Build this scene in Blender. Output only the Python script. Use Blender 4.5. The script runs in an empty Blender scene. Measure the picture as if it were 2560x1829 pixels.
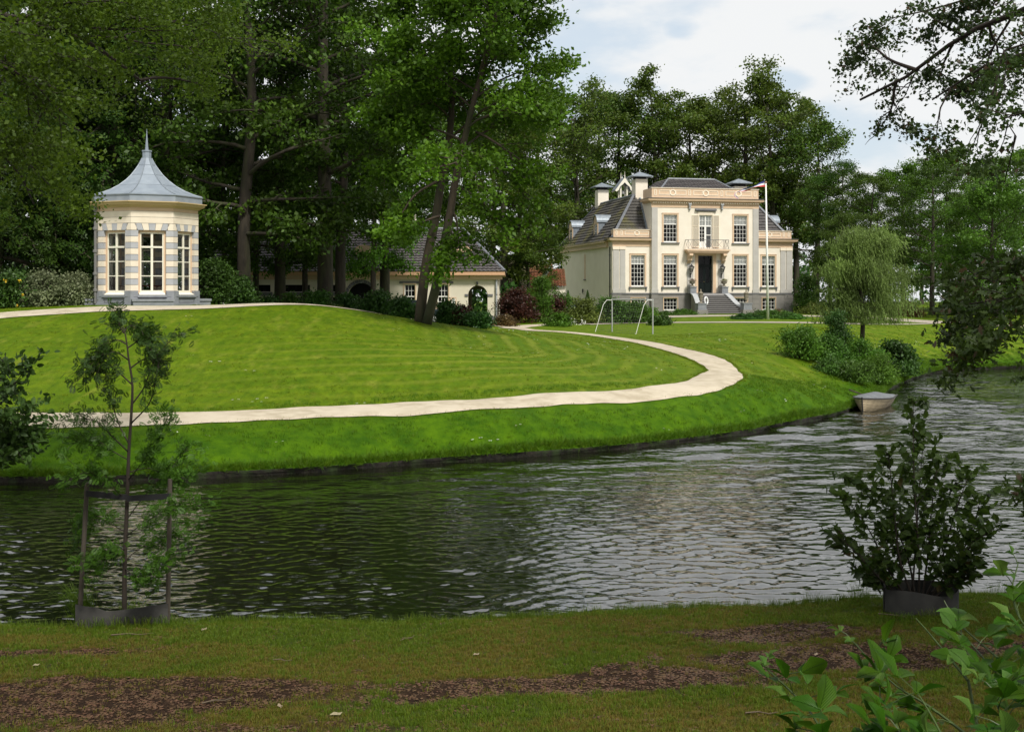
import bpy, math, random
import numpy as np
from mathutils import Vector, Matrix
from mathutils.bvhtree import BVHTree
S = bpy.context.scene
COL = S.collection
R = math.radians
# ------------------------------------------------------------------ camera, sky, sun, exposure
FPX, HZ, CX, CAMZ = 3000.0, 732.0, 1280.0, 4.67      # focal length and horizon in photo pixels
cam_d = bpy.data.cameras.new('camera'); cam = bpy.data.objects.new('camera', cam_d); COL.objects.link(cam)
cam.location = (0, 0, CAMZ); cam.rotation_euler = (R(90), 0, 0)
cam_d.sensor_width = 36; cam_d.lens = 36 * FPX / 2560; cam_d.shift_y = -(914.5 - HZ) / 2560
cam_d.clip_start = .05; cam_d.clip_end = 3000
S.camera = cam
S.view_settings.view_transform = 'Standard'; S.view_settings.look = 'None'
S.view_settings.exposure = 0.55; S.view_settings.gamma = 1; S.view_settings.use_curve_mapping = False
S.render.engine = 'CYCLES'
S.cycles.max_bounces = 6; S.cycles.diffuse_bounces = 3; S.cycles.glossy_bounces = 3
S.cycles.transmission_bounces = 4; S.cycles.transparent_max_bounces = 12
SUN_EL, SUN_AZ = 52, 150          # azimuth clockwise from +Y: behind the viewer, to the right
W = bpy.data.worlds.new('World'); S.world = W; W.use_nodes = True
nt = W.node_tree; N = nt.nodes; L = nt.links; N.clear()
out = N.new('ShaderNodeOutputWorld'); bg = N.new('ShaderNodeBackground'); bg.inputs['Strength'].default_value = .1
sky = N.new('ShaderNodeTexSky'); sky.sky_type = 'NISHITA'; sky.sun_disc = False
sky.sun_elevation = R(SUN_EL); sky.sun_rotation = R(SUN_AZ); sky.air_density = 1.0; sky.dust_density = 1.5
tc = N.new('ShaderNodeTexCoord')
mp = N.new('ShaderNodeMapping'); mp.inputs['Scale'].default_value = (1, 1, 2.6); mp.inputs['Location'].default_value = (3.1, .4, 7.3)
L.new(tc.outputs['Generated'], mp.inputs['Vector'])
ns = N.new('ShaderNodeTexNoise'); ns.inputs['Scale'].default_value = 5.5; ns.inputs['Detail'].default_value = 6; ns.inputs['Roughness'].default_value = .55
L.new(mp.outputs['Vector'], ns.inputs['Vector'])
def blob(u, v, rad, sx=1.0):     # a gap in the cloud, as a soft lobe round a direction
    d = Vector(((u - CX) / FPX, 1, (HZ - v) / FPX)).normalized()
    a = N.new('ShaderNodeVectorMath'); a.operation = 'SUBTRACT'; L.new(tc.outputs['Generated'], a.inputs[0]); a.inputs[1].default_value = d
    b = N.new('ShaderNodeVectorMath'); b.operation = 'MULTIPLY'; L.new(a.outputs[0], b.inputs[0]); b.inputs[1].default_value = (1 / sx, 1, 1)
    c = N.new('ShaderNodeVectorMath'); c.operation = 'LENGTH'; L.new(b.outputs[0], c.inputs[0])
    m = N.new('ShaderNodeMapRange'); m.inputs['From Min'].default_value = rad; m.inputs['From Max'].default_value = 0
    L.new(c.outputs['Value'], m.inputs['Value']); m.interpolation_type = 'SMOOTHSTEP'
    return m.outputs[0]
acc = None
for u, v, r_, sx in [(1490, 175, .085, 2.2), (1600, 210, .035, 2), (1700, 80, .02, 1.6), (2190, 345, .05, 2.4), (1960, 200, .022, 1.8), (2300, 330, .03, 2.0), (1400, 130, .03, 1.4)]:
    o_ = blob(u, v, r_, sx)
    if acc is None: acc = o_
    else:
        m = N.new('ShaderNodeMath'); m.operation = 'MAXIMUM'; L.new(acc, m.inputs[0]); L.new(o_, m.inputs[1]); acc = m.outputs[0]
m1 = N.new('ShaderNodeMath'); m1.operation = 'MULTIPLY_ADD'; L.new(acc, m1.inputs[0]); m1.inputs[1].default_value = .27; L.new(ns.outputs['Fac'], m1.inputs[2])
ramp = N.new('ShaderNodeMapRange'); ramp.interpolation_type = 'SMOOTHSTEP'
ramp.inputs['From Min'].default_value = .54; ramp.inputs['From Max'].default_value = .72
ramp.inputs['To Min'].default_value = 0; ramp.inputs['To Max'].default_value = .5
L.new(m1.outputs[0], ramp.inputs['Value'])
skyb = N.new('ShaderNodeMixRGB'); skyb.blend_type = 'MIX'; skyb.inputs[0].default_value = .55
L.new(sky.outputs['Color'], skyb.inputs[1]); skyb.inputs[2].default_value = (3.0, 4.4, 5.6, 1)
mix = N.new('ShaderNodeMixRGB'); L.new(ramp.outputs[0], mix.inputs[0])
mix.inputs[1].default_value = (6.15, 6.25, 6.3, 1); L.new(skyb.outputs[0], mix.inputs[2])
L.new(mix.outputs[0], bg.inputs['Color']); L.new(bg.outputs[0], out.inputs['Surface'])
sd = bpy.data.lights.new('sun', 'SUN'); so = bpy.data.objects.new('sun', sd); COL.objects.link(so)
sd.energy = 2.9; sd.angle = R(10); sd.color = (1, .96, .88)
sdir = Vector((math.sin(R(SUN_AZ)) * math.cos(R(SUN_EL)), math.cos(R(SUN_AZ)) * math.cos(R(SUN_EL)), math.sin(R(SUN_EL))))
so.rotation_euler = (-sdir).to_track_quat('-Z', 'Y').to_euler(); so.location = (0, 0, 60)

def P(u, v, Y):                  # a photo pixel and a distance -> a point in the place
    return Vector(((u - CX) / FPX * Y, Y, CAMZ + (HZ - v) / FPX * Y))
# ------------------------------------------------------------------ helpers
def tag(o, label=None, cat=None, group=None, kind=None):
    for k, v in (('label', label), ('category', cat), ('group', group), ('kind', kind)):
        if v: o[k] = v
    return o
def empty(name, loc=(0, 0, 0), rz=0, label=None, cat=None, group=None):
    o = bpy.data.objects.new(name, None); COL.objects.link(o); o.location = loc; o.rotation_euler = (0, 0, rz)
    o.empty_display_size = .2
    return tag(o, label, cat, group)
def link(name, me, parent=None, loc=(0, 0, 0), rot=(0, 0, 0), scale=(1, 1, 1)):
    o = bpy.data.objects.new(name, me); COL.objects.link(o)
    o.location = loc; o.rotation_euler = rot; o.scale = scale
    if parent: o.parent = parent
    return o
class MB:
    def __init__(s, M=None): s.v = []; s.f = []; s.M = M
    def add(s, vs, fs):
        b = len(s.v)
        s.v += [tuple(s.M @ Vector(p)) for p in vs] if s.M is not None else [tuple(p) for p in vs]
        s.f += [tuple(b + i for i in f) for f in fs]
        return s
    def box(s, x0, x1, y0, y1, z0, z1):
        return s.add([(x0, y0, z0), (x1, y0, z0), (x1, y1, z0), (x0, y1, z0), (x0, y0, z1), (x1, y0, z1), (x1, y1, z1), (x0, y1, z1)],
                     [(0, 3, 2, 1), (4, 5, 6, 7), (0, 1, 5, 4), (1, 2, 6, 5), (2, 3, 7, 6), (3, 0, 4, 7)])
    def cbox(s, x, y, z, w, d, h): return s.box(x - w / 2, x + w / 2, y - d / 2, y + d / 2, z, z + h)
    def prism(s, poly, y0, y1):          # polygon in x,z run through y
        n = len(poly)
        return s.add([(x, y0, z) for x, z in poly] + [(x, y1, z) for x, z in poly],
                     [tuple(range(n)), tuple(reversed(range(n, 2 * n)))] + [(i, n + i, n + (i + 1) % n, (i + 1) % n) for i in range(n)])
    def column(s, poly, z0, z1):         # polygon in x,y run through z
        n = len(poly)
        return s.add([(x, y, z0) for x, y in poly] + [(x, y, z1) for x, y in poly],
                     [tuple(reversed(range(n))), tuple(range(n, 2 * n))] + [(i, (i + 1) % n, n + (i + 1) % n, n + i) for i in range(n)])
    def tube(s, pts, rad, n=6, cap=True):
        pts = [Vector(p) for p in pts]; m = len(pts)
        if not hasattr(rad, '__len__'): rad = [rad] * m
        vs = []; up = Vector((0, 0, 1))
        for i, p in enumerate(pts):
            t = (pts[min(i + 1, m - 1)] - pts[max(i - 1, 0)]).normalized()
            a = t.cross(up if abs(t.z) < .95 else Vector((1, 0, 0))).normalized()
            if i and a.dot(pa) < 0: a = -a
            b = t.cross(a); pa = a
            for k in range(n):
                q = 2 * math.pi * k / n
                vs.append(p + (a * math.cos(q) + b * math.sin(q)) * rad[i])
        fs = [(i * n + k, i * n + (k + 1) % n, (i + 1) * n + (k + 1) % n, (i + 1) * n + k) for i in range(m - 1) for k in range(n)]
        if cap: fs += [tuple(reversed(range(n))), tuple(range((m - 1) * n, m * n))]
        return s.add(vs, fs)
    def lathe(s, prof, n=12, c=(0, 0), ph=0):  # (r, z) pairs
        vs = [(c[0] + r * math.cos(2 * math.pi * k / n + ph), c[1] + r * math.sin(2 * math.pi * k / n + ph), z) for r, z in prof for k in range(n)]
        m = len(prof)
        fs = [(i * n + k, i * n + (k + 1) % n, (i + 1) * n + (k + 1) % n, (i + 1) * n + k) for i in range(m - 1) for k in range(n)]
        fs += [tuple(reversed(range(n))), tuple(range((m - 1) * n, m * n))]
        return s.add(vs, fs)
    def wall(s, x0, x1, z0, z1, holes, y0, y1):  # a wall in the x,z plane with real openings; front at y0, back at y1
        xs = sorted({x0, x1, *[h[0] for h in holes], *[h[1] for h in holes]}); zs = sorted({z0, z1, *[h[2] for h in holes], *[h[3] for h in holes]})
        inh = lambda x, z: any(h[0] < x < h[1] and h[2] < z < h[3] for h in holes)
        for y, fl in ((y0, 0), (y1, 1)):
            for i in range(len(xs) - 1):
                for j in range(len(zs) - 1):
                    if not inh((xs[i] + xs[i + 1]) / 2, (zs[j] + zs[j + 1]) / 2):
                        s.add([(xs[i], y, zs[j]), (xs[i + 1], y, zs[j]), (xs[i + 1], y, zs[j + 1]), (xs[i], y, zs[j + 1])], [(0, 1, 2, 3) if not fl else (3, 2, 1, 0)])
        for a, b, c, d in list(holes) + [(x0, x1, z0, z1)]:
            q = [(a, y0, c), (b, y0, c), (b, y0, d), (a, y0, d), (a, y1, c), (b, y1, c), (b, y1, d), (a, y1, d)]
            s.add(q, [(0, 4, 5, 1), (1, 5, 6, 2), (2, 6, 7, 3), (3, 7, 4, 0)])
        return s
    def mesh(s, name, m=None, smooth=False):
        me = bpy.data.meshes.new(name); me.from_pydata(s.v, [], s.f)
        if m: me.materials.append(m)
        if smooth: me.polygons.foreach_set('use_smooth', [True] * len(me.polygons))
        me.update(); return me
    def build(s, name, m, parent=None, smooth=False, **kw):
        o = link(name, s.mesh(name, m, smooth), parent)
        return tag(o, **kw) if kw else o
def bevel(o, w=.01, seg=1):
    b = o.modifiers.new('b', 'BEVEL'); b.width = w; b.segments = seg; b.limit_method = 'ANGLE'; return o
def sm(pts, n):                       # Catmull-Rom through points, resampled to n
    p = np.array(pts, float); k = len(p); q = np.vstack([2 * p[0] - p[1], p, 2 * p[-1] - p[-2]]); o = []
    for i in range(k - 1):
        a, b, c, d = q[i:i + 4]
        for t in np.linspace(0, 1, 24, endpoint=False):
            o.append(.5 * (2 * b + (c - a) * t + (2 * a - 5 * b + 4 * c - d) * t * t + (3 * b - a - 3 * c + d) * t ** 3))
    o.append(p[-1]); o = np.array(o)
    L_ = np.r_[0, np.cumsum(np.linalg.norm(np.diff(o, axis=0), axis=1))]
    t = np.linspace(0, L_[-1], n)
    return np.stack([np.interp(t, L_, o[:, j]) for j in range(o.shape[1])], 1)
# ------------------------------------------------------------------ materials
def mat(name, col, rough=.8, col2=None, scale=4., detail=4, bump=0., bscale=40., metal=0., spec=.4, thr=(.35, .65), stretch=None, coat=0., col3=None, scale3=1.):
    m = bpy.data.materials.new(name); m.use_nodes = True; t = m.node_tree; n = t.nodes; l = t.links
    b = n['Principled BSDF']; b.inputs['Roughness'].default_value = rough; b.inputs['Metallic'].default_value = metal
    b.inputs['Specular IOR Level'].default_value = spec; b.inputs['Coat Weight'].default_value = coat
    b.inputs['Base Color'].default_value = (*col, 1)
    c = n.new('ShaderNodeTexCoord'); vec = c.outputs['Object']
    if stretch:
        mm = n.new('ShaderNodeMapping'); mm.inputs['Scale'].default_value = stretch; l.new(vec, mm.inputs[0]); vec = mm.outputs[0]
    if col2:
        x = n.new('ShaderNodeTexNoise'); x.inputs['Scale'].default_value = scale; x.inputs['Detail'].default_value = detail; l.new(vec, x.inputs['Vector'])
        r = n.new('ShaderNodeMapRange'); r.inputs['From Min'].default_value = thr[0]; r.inputs['From Max'].default_value = thr[1]; l.new(x.outputs['Fac'], r.inputs['Value'])
        k = n.new('ShaderNodeMixRGB'); l.new(r.outputs[0], k.inputs[0]); k.inputs[1].default_value = (*col, 1); k.inputs[2].default_value = (*col2, 1); last = k.outputs[0]
        if col3:
            x = n.new('ShaderNodeTexNoise'); x.inputs['Scale'].default_value = scale3; x.inputs['Detail'].default_value = 5; l.new(vec, x.inputs['Vector'])
            r = n.new('ShaderNodeMapRange'); r.inputs['From Min'].default_value = .48; r.inputs['From Max'].default_value = .68; l.new(x.outputs['Fac'], r.inputs['Value'])
            k = n.new('ShaderNodeMixRGB'); l.new(r.outputs[0], k.inputs[0]); l.new(last, k.inputs[1]); k.inputs[2].default_value = (*col3, 1); last = k.outputs[0]
        l.new(last, b.inputs['Base Color'])
    if bump:
        x = n.new('ShaderNodeTexNoise'); x.inputs['Scale'].default_value = bscale; x.inputs['Detail'].default_value = 5; l.new(vec, x.inputs['Vector'])
        u = n.new('ShaderNodeBump'); u.inputs['Distance'].default_value = bump; u.inputs['Strength'].default_value = 1; l.new(x.outputs['Fac'], u.inputs['Height']); l.new(u.outputs[0], b.inputs['Normal'])
    return m
def leafmat(name, c1, c2, trans=.35, spec=.3, c3=None, rough=.5, vein=False):
    m = bpy.data.materials.new(name); m.use_nodes = True; t = m.node_tree; n = t.nodes; l = t.links; n.clear()
    o = n.new('ShaderNodeOutputMaterial'); p = n.new('ShaderNodeBsdfPrincipled'); tr = n.new('ShaderNodeBsdfTranslucent'); mx = n.new('ShaderNodeMixShader')
    p.inputs['Roughness'].default_value = rough; p.inputs['Specular IOR Level'].default_value = spec
    g = n.new('ShaderNodeNewGeometry'); k = n.new('ShaderNodeMixRGB'); l.new(g.outputs['Random Per Island'], k.inputs[0])
    k.inputs[1].default_value = (*c1, 1); k.inputs[2].default_value = (*c2, 1); last = k.outputs[0]
    c = n.new('ShaderNodeTexCoord'); x = n.new('ShaderNodeTexNoise'); x.inputs['Scale'].default_value = .45; x.inputs['Detail'].default_value = 3; l.new(c.outputs['Object'], x.inputs['Vector'])
    r = n.new('ShaderNodeMapRange'); r.inputs['From Min'].default_value = .35; r.inputs['From Max'].default_value = .65; r.inputs['To Min'].default_value = .62; r.inputs['To Max'].default_value = 1.3
    l.new(x.outputs['Fac'], r.inputs['Value']); h = n.new('ShaderNodeHueSaturation'); l.new(last, h.inputs['Color']); l.new(r.outputs[0], h.inputs['Value']); last = h.outputs[0]
    oi = n.new('ShaderNodeObjectInfo'); r2 = n.new('ShaderNodeMapRange'); r2.inputs['To Min'].default_value = .485; r2.inputs['To Max'].default_value = .515; l.new(oi.outputs['Random'], r2.inputs['Value']); l.new(r2.outputs[0], h.inputs['Hue'])
    if c3:
        y = n.new('ShaderNodeMath'); y.operation = 'GREATER_THAN'; y.inputs[1].default_value = .93
        q = n.new('ShaderNodeMath'); q.operation = 'FRACT'; q2 = n.new('ShaderNodeMath'); q2.operation = 'MULTIPLY'; q2.inputs[1].default_value = 37.3
        l.new(g.outputs['Random Per Island'], q2.inputs[0]); l.new(q2.outputs[0], q.inputs[0]); l.new(q.outputs[0], y.inputs[0])
        k = n.new('ShaderNodeMixRGB'); l.new(y.outputs[0], k.inputs[0]); l.new(last, k.inputs[1]); k.inputs[2].default_value = (*c3, 1); last = k.outputs[0]
    if vein:
        uv = n.new('ShaderNodeUVMap'); sx = n.new('ShaderNodeSeparateXYZ'); l.new(uv.outputs[0], sx.inputs[0])
        ab = n.new('ShaderNodeMath'); ab.operation = 'ABSOLUTE'; l.new(sx.outputs['Y'], ab.inputs[0])
        a1 = n.new('ShaderNodeMath'); a1.operation = 'MULTIPLY_ADD'; a1.inputs[1].default_value = -1.1; l.new(ab.outputs[0], a1.inputs[0]); l.new(sx.outputs['X'], a1.inputs[2])
        a2 = n.new('ShaderNodeMath'); a2.operation = 'MULTIPLY'; a2.inputs[1].default_value = 9 * 6.283; l.new(a1.outputs[0], a2.inputs[0])
        a3 = n.new('ShaderNodeMath'); a3.operation = 'SINE'; l.new(a2.outputs[0], a3.inputs[0])
        a4 = n.new('ShaderNodeMapRange'); a4.inputs['From Min'].default_value = .75; a4.inputs['From Max'].default_value = 1; a4.inputs['To Max'].default_value = .8; l.new(a3.outputs[0], a4.inputs['Value'])
        a5 = n.new('ShaderNodeMapRange'); a5.inputs['From Min'].default_value = .03; a5.inputs['From Max'].default_value = 0; a5.inputs['To Max'].default_value = .6; l.new(ab.outputs[0], a5.inputs['Value'])
        a6 = n.new('ShaderNodeMath'); a6.operation = 'MAXIMUM'; l.new(a4.outputs[0], a6.inputs[0]); l.new(a5.outputs[0], a6.inputs[1])
        k = n.new('ShaderNodeMixRGB'); k.blend_type = 'MIX'; l.new(a6.outputs[0], k.inputs[0]); l.new(last, k.inputs[1]); k.inputs[2].default_value = (c1[0] * .35, c1[1] * .4, c1[2] * .4, 1); last = k.outputs[0]
        bu = n.new('ShaderNodeBump'); bu.inputs['Distance'].default_value = .004; bu.invert = True; l.new(a6.outputs[0], bu.inputs['Height']); l.new(bu.outputs[0], p.inputs['Normal'])
    l.new(last, p.inputs['Base Color']); l.new(last, tr.inputs['Color']); mx.inputs[0].default_value = trans
    l.new(p.outputs[0], mx.inputs[1]); l.new(tr.outputs[0], mx.inputs[2]); l.new(mx.outputs[0], o.inputs[0])
    return m
def glassmat(name, tint=.85):
    m = bpy.data.materials.new(name); m.use_nodes = True; t = m.node_tree; n = t.nodes; l = t.links; n.clear()
    o = n.new('ShaderNodeOutputMaterial'); g = n.new('ShaderNodeBsdfGlossy'); g.inputs['Roughness'].default_value = .01; tr = n.new('ShaderNodeBsdfTransparent')
    tr.inputs['Color'].default_value = (tint, tint, tint, 1); mx = n.new('ShaderNodeMixShader'); f = n.new('ShaderNodeFresnel'); f.inputs['IOR'].default_value = 1.28
    a = n.new('ShaderNodeMath'); a.operation = 'MULTIPLY'; a.inputs[1].default_value = 1.05; l.new(f.outputs[0], a.inputs[0]); l.new(a.outputs[0], mx.inputs[0])
    l.new(tr.outputs[0], mx.inputs[1]); l.new(g.outputs[0], mx.inputs[2]); l.new(mx.outputs[0], o.inputs[0]); return m
cream = mat('cream_render', (.78, .715, .61), .9, (.73, .665, .56), 1.2, bump=.002, bscale=30)
peach = mat('peach_paint', (.64, .47, .32), .7, (.60, .43, .29), 2.)
peachl = mat('pale_peach_paint', (.80, .70, .56), .7)
greyp = mat('grey_pilaster_paint', (.46, .44, .41), .8, (.42, .40, .37), 1.5)
greys = mat('grey_plinth_render', (.23, .215, .20), .9, (.19, .18, .165), 1.3, bump=.003)
greyd = mat('dark_grey_stone', (.15, .15, .155), .8, (.12, .12, .125), 3.)
blue = mat('blue_grey_stone', (.25, .26, .28), .75, (.20, .21, .23), 4., bump=.001)
white = mat('white_paint', (.80, .79, .75), .5)
ivory = mat('ivory_paint', (.76, .72, .60), .5)
tile = mat('dark_roof_tile', (.075, .07, .062), .85, (.05, .047, .045), 3., col3=(.095, .088, .028), scale3=.5)
tileg = mat('grey_roof_tile', (.10, .09, .088), .8, (.065, .06, .06), 3.)
lead = mat('lead_sheet', (.20, .21, .23), .5, (.15, .16, .18), 4., metal=.3)
zinc = mat('zinc_sheet', (.27, .31, .355), .62, (.21, .245, .29), 2.5, metal=.1, thr=(.3, .7))
zincd = mat('weathered_zinc', (.17, .20, .235), .5, (.25, .28, .31), 5, metal=.3)
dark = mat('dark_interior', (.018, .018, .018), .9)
blackp = mat('black_door_paint', (.006, .010, .009), .4, spec=.15)
iron = mat('black_iron', (.02, .02, .02), .5)
irong = mat('weathered_grey_iron', (.16, .155, .15), .5)
glass = glassmat('window_glass', .95)
glassl = glassmat('lantern_glass', .95)
blindm = mat('window_blind_cloth', (.80, .80, .78), .9)
shutm = mat('shutter_paint', (.52, .46, .36), .7)
stone = mat('weathered_sandstone', (.27, .23, .17), .95, (.14, .13, .10), 9, bump=.01, bscale=25)
stepm = mat('step_stone', (.30, .29, .28), .85, (.25, .24, .235), 4)
capm = mat('pale_stone_coping', (.40, .41, .42), .8, (.34, .35, .36), 3)
bark = mat('bark', (.050, .040, .028), .95, (.028, .024, .018), 6, bump=.03, bscale=9, stretch=(1, 1, .25), col3=(.05, .06, .02), scale3=1.2)
barkr = mat('reddish_bark', (.075, .055, .038), .95, (.045, .035, .026), 6, bump=.03, bscale=9, stretch=(1, 1, .25), col3=(.035, .045, .018), scale3=.8)
barkd = mat('dark_twig_bark', (.03, .022, .016), .9)
woodm = mat('weathered_wood', (.075, .06, .045), .9, (.05, .042, .032), 6, stretch=(1, 1, .15))
rubber = mat('black_rubber_strap', (.012, .012, .013), .6)
guardm = mat('grey_guard_sheet', (.036, .034, .030), .8, (.020, .019, .017), 5)
# ------------------------------------------------------------------ the ground
def XY(u, v, z): Y = (CAMZ - z) * FPX / (v - HZ); return ((u - CX) / FPX * Y, Y)
wl = [XY(u, v, 0) for u, v in [(0, 1206), (340, 1201), (788, 1181), (1126, 1155), (1464, 1131), (1689, 1109), (1858, 1086), (1950, 1068), (2083, 1040), (2140, 1020), (2190, 1000), (2225, 975), (2286, 947), (2365, 930), (2560, 919)]]
wl = [(-75, 34), (-45, 31.5), (-25, 30.3)] + wl + [(50, 82), (85, 90)]
WLINE = sm(wl, 420)
zc = []                                  # (X, Y, z) of points whose level is known
def c1(u, v, Y): p = P(u, v, Y); zc.append(tuple(p))
OUTL = [(0, 1064, 1.07), (300, 1064, 1.07), (600, 1053, 1.10), (900, 1039, 1.14), (1172, 1024, 1.2), (1458, 1004, 1.22), (1687, 987, 1.26), (1801, 973, 1.30), (1850, 955, 1.4), (1863, 939.5, 1.5), (1834, 911, 1.62), (1763, 883, 1.85), (1658, 860, 2.03), (1552, 844.5, 2.15), (1446, 832, 2.26), (1341, 826, 2.33)]
INL = [(0, 1036, 1.2), (300, 1036, 1.2), (600, 1030, 1.2), (900, 1016, 1.24), (1172, 1003, 1.3), (1458, 986, 1.36), (1600, 974, 1.4), (1700, 958, 1.42), (1763, 930, 1.55), (1757, 918, 1.62), (1710, 894, 1.85), (1622, 867, 2.0), (1552, 852, 2.1), (1482, 841, 2.2), (1411, 833, 2.27), (1322, 826.5, 2.32)]
zc += [(*XY(*q), q[2]) for q in OUTL + INL]
for i in range(0, 420, 14): zc.append((*WLINE[i], .18))
for u, v, Y in [(-300, 1050, 33.4),
                (1400, 880, 52), (1200, 880, 46.2), (1000, 880, 44), (800, 880, 43), (400, 880, 42.5), (0, 880, 42), (0, 960, 38), (800, 960, 38.6), (1400, 930, 43), (1600, 900, 49), (1500, 860, 58),
                (600, 820, 46.5), (200, 820, 46.3), (900, 830, 48), (1100, 850, 50), (800, 768, 52), (900, 778, 54), (1000, 793, 56), (1130, 812, 60), (1230, 822, 68), (0, 789, 48.5), (-250, 815, 47), (640, 766, 51),
                (1530, 829, 74), (1632, 835, 72.2), (2155, 850, 65.3), (2170, 962, 53.5), (1950, 892, 56.4), (2060, 930, 54.6), (2285, 935, 66.5), (2230, 930, 62), (2200, 895, 62), (2120, 890, 59), (2350, 900, 74), (2350, 850, 80), (2350, 812, 90), (2500, 850, 82), (1900, 945, 45.6), (2000, 980, 46.4),
                (1500, 807, 88), (2000, 807, 88), (2400, 806, 88), (1700, 794, 100), (2200, 793, 100), (1300, 807, 84), (1250, 815, 78), (1700, 835, 72), (1950, 835, 70), (1900, 870, 60), (1800, 808, 87)]: c1(u, v, Y)
GZ0 = P(367, 732, 55)                    # pavilion centre
for a in range(0, 360, 45): zc.append((GZ0.x + 3.4 * math.cos(R(a)), GZ0.y + 3.4 * math.sin(R(a)), 4.10))
zc += [(-16, 64, 3.8), (-16, 72, 3.2), (-8, 68, 3.1), (-26, 60, 3.8), (-40, 60, 3.2), (-30, 48, 3.5), (-45, 45, 2.5), (-60, 40, 1.5), (-20, 85, 2.7), (-40, 90, 2.8), (0, 85, 2.62), (-70, 70, 2.8),
       (9, 110, 2.78), (26, 114, 2.78), (18, 108, 2.78), (10, 128, 2.8), (40, 110, 2.7), (55, 115, 2.6), (70, 105, 2.2), (60, 92, 1.4)]
zc += [(x, y, 2.9 + .004 * (y - 130)) for x in (-220, -120, -50, 10, 70, 140, 230) for y in (140, 190)]
zc = np.array(zc); A_ = zc[:, :2]
def kern(d): return np.sqrt(d * d + 2.0 ** 2)
_K = kern(np.linalg.norm(A_[:, None] - A_[None], axis=2)); n_ = len(zc)
_M = np.zeros((n_ + 1, n_ + 1)); _M[:n_, :n_] = _K - np.eye(n_) * .02; _M[:n_, n_] = 1; _M[n_, :n_] = 1
_w = np.linalg.solve(_M, np.r_[zc[:, 2], 0])
def zland(x, y):
    x = np.asarray(x, float); y = np.asarray(y, float); o = np.full(x.shape, _w[n_])
    for i in range(n_): o = o + _w[i] * kern(np.hypot(x - A_[i, 0], y - A_[i, 1]))
    return o
def gz(x, y): return float(zland(np.array([x]), np.array([y]))[0])
# path centre lines
_OUT = sm([(-60, 39), (-40, 35), (-25, 33.2)] + [XY(*q) for q in OUTL] + [(.6, 77), (-1.6, 79.8)], 500); _INN = sm([(-60, 41), (-40, 36.8), (-25, 34.9)] + [XY(*q) for q in INL] + [(-.3, 76.4), (-2.4, 79)], 500)
PATH = (_OUT + _INN) / 2
PWID = np.maximum(np.linalg.norm(_OUT - _INN, axis=1) * .88, 1.05)
BRANCH = sm([(-.2, 75.7), (.4, 77.5), (1.4, 80), (3, 83)], 40)
GPATH = sm([(-48, 40), (-36, 42.5), (-27, 45.6), (-20.6, 48.6), (-17.5, 50.2), (-15, 50.9), (-11.5, 51.7), (-8, 54.5), (-7, 58)], 120)
def grid_mesh(name, X, Y, Z, m, attrs=None):
    h, w = X.shape; me = bpy.data.meshes.new(name)
    co = np.stack([X, Y, Z], 2).reshape(-1, 3); idx = np.arange(h * w).reshape(h, w)
    f = np.stack([idx[:-1, :-1], idx[:-1, 1:], idx[1:, 1:], idx[1:, :-1]], 2).reshape(-1, 4)
    me.vertices.add(len(co)); me.vertices.foreach_set('co', co.ravel()); me.loops.add(f.size); me.loops.foreach_set('vertex_index', f.ravel())
    me.polygons.add(len(f)); me.polygons.foreach_set('loop_start', np.arange(len(f)) * 4)
    me.update(calc_edges=True); me.polygons.foreach_set('use_smooth', np.ones(len(f), bool)); me.materials.append(m)
    for k, a in (attrs or {}).items():
        t = me.attributes.new(k, 'FLOAT', 'POINT'); t.data.foreach_set('value', np.asarray(a, np.float32).ravel())
    me.validate(); return me
t_ = np.r_[0, .12, np.arange(.4, 50, .33), 50 + np.cumsum(np.linspace(.5, 3.2, 76))]; t_ = t_ / t_[-1]
Pw = WLINE; Qx = np.interp(Pw[:, 0], [-75, -45, -13, 0, 8, 14, 20, 32, 60, 85], [-235, -150, -70, -10, 12, 26, 45, 85, 150, 230])
dirs = np.stack([Qx - Pw[:, 0], 200 - Pw[:, 1]], 1)
GX = Pw[None, :, 0] + t_[:, None] * dirs[None, :, 0]; GY = Pw[None, :, 1] + t_[:, None] * dirs[None, :, 1]
GZ = zland(GX, GY)
def mind(X, Y, line, step=1):
    o = np.full(X.shape, 1e9)
    for p in line[::step]: o = np.minimum(o, (X - p[0]) ** 2 + (Y - p[1]) ** 2)
    return np.sqrt(o)
bankd = mind(GX, GY, WLINE, 2); pathd = mind(GX, GY, PATH, 2)
rng = np.random.default_rng(5)
_sb = np.clip(bankd / 1.1, 0, 1); _sb = _sb * (2 - _sb); GZ = .15 + (np.maximum(GZ, .2) - .15) * _sb; GZ[0] = .15
GZ[2:] += (.012 * np.sin(GX * 2.1 + 1.3 * np.sin(GY * 1.7)) * np.sin(GY * 2.6 + GX))[2:] * (bankd[2:] < 6)
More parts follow.
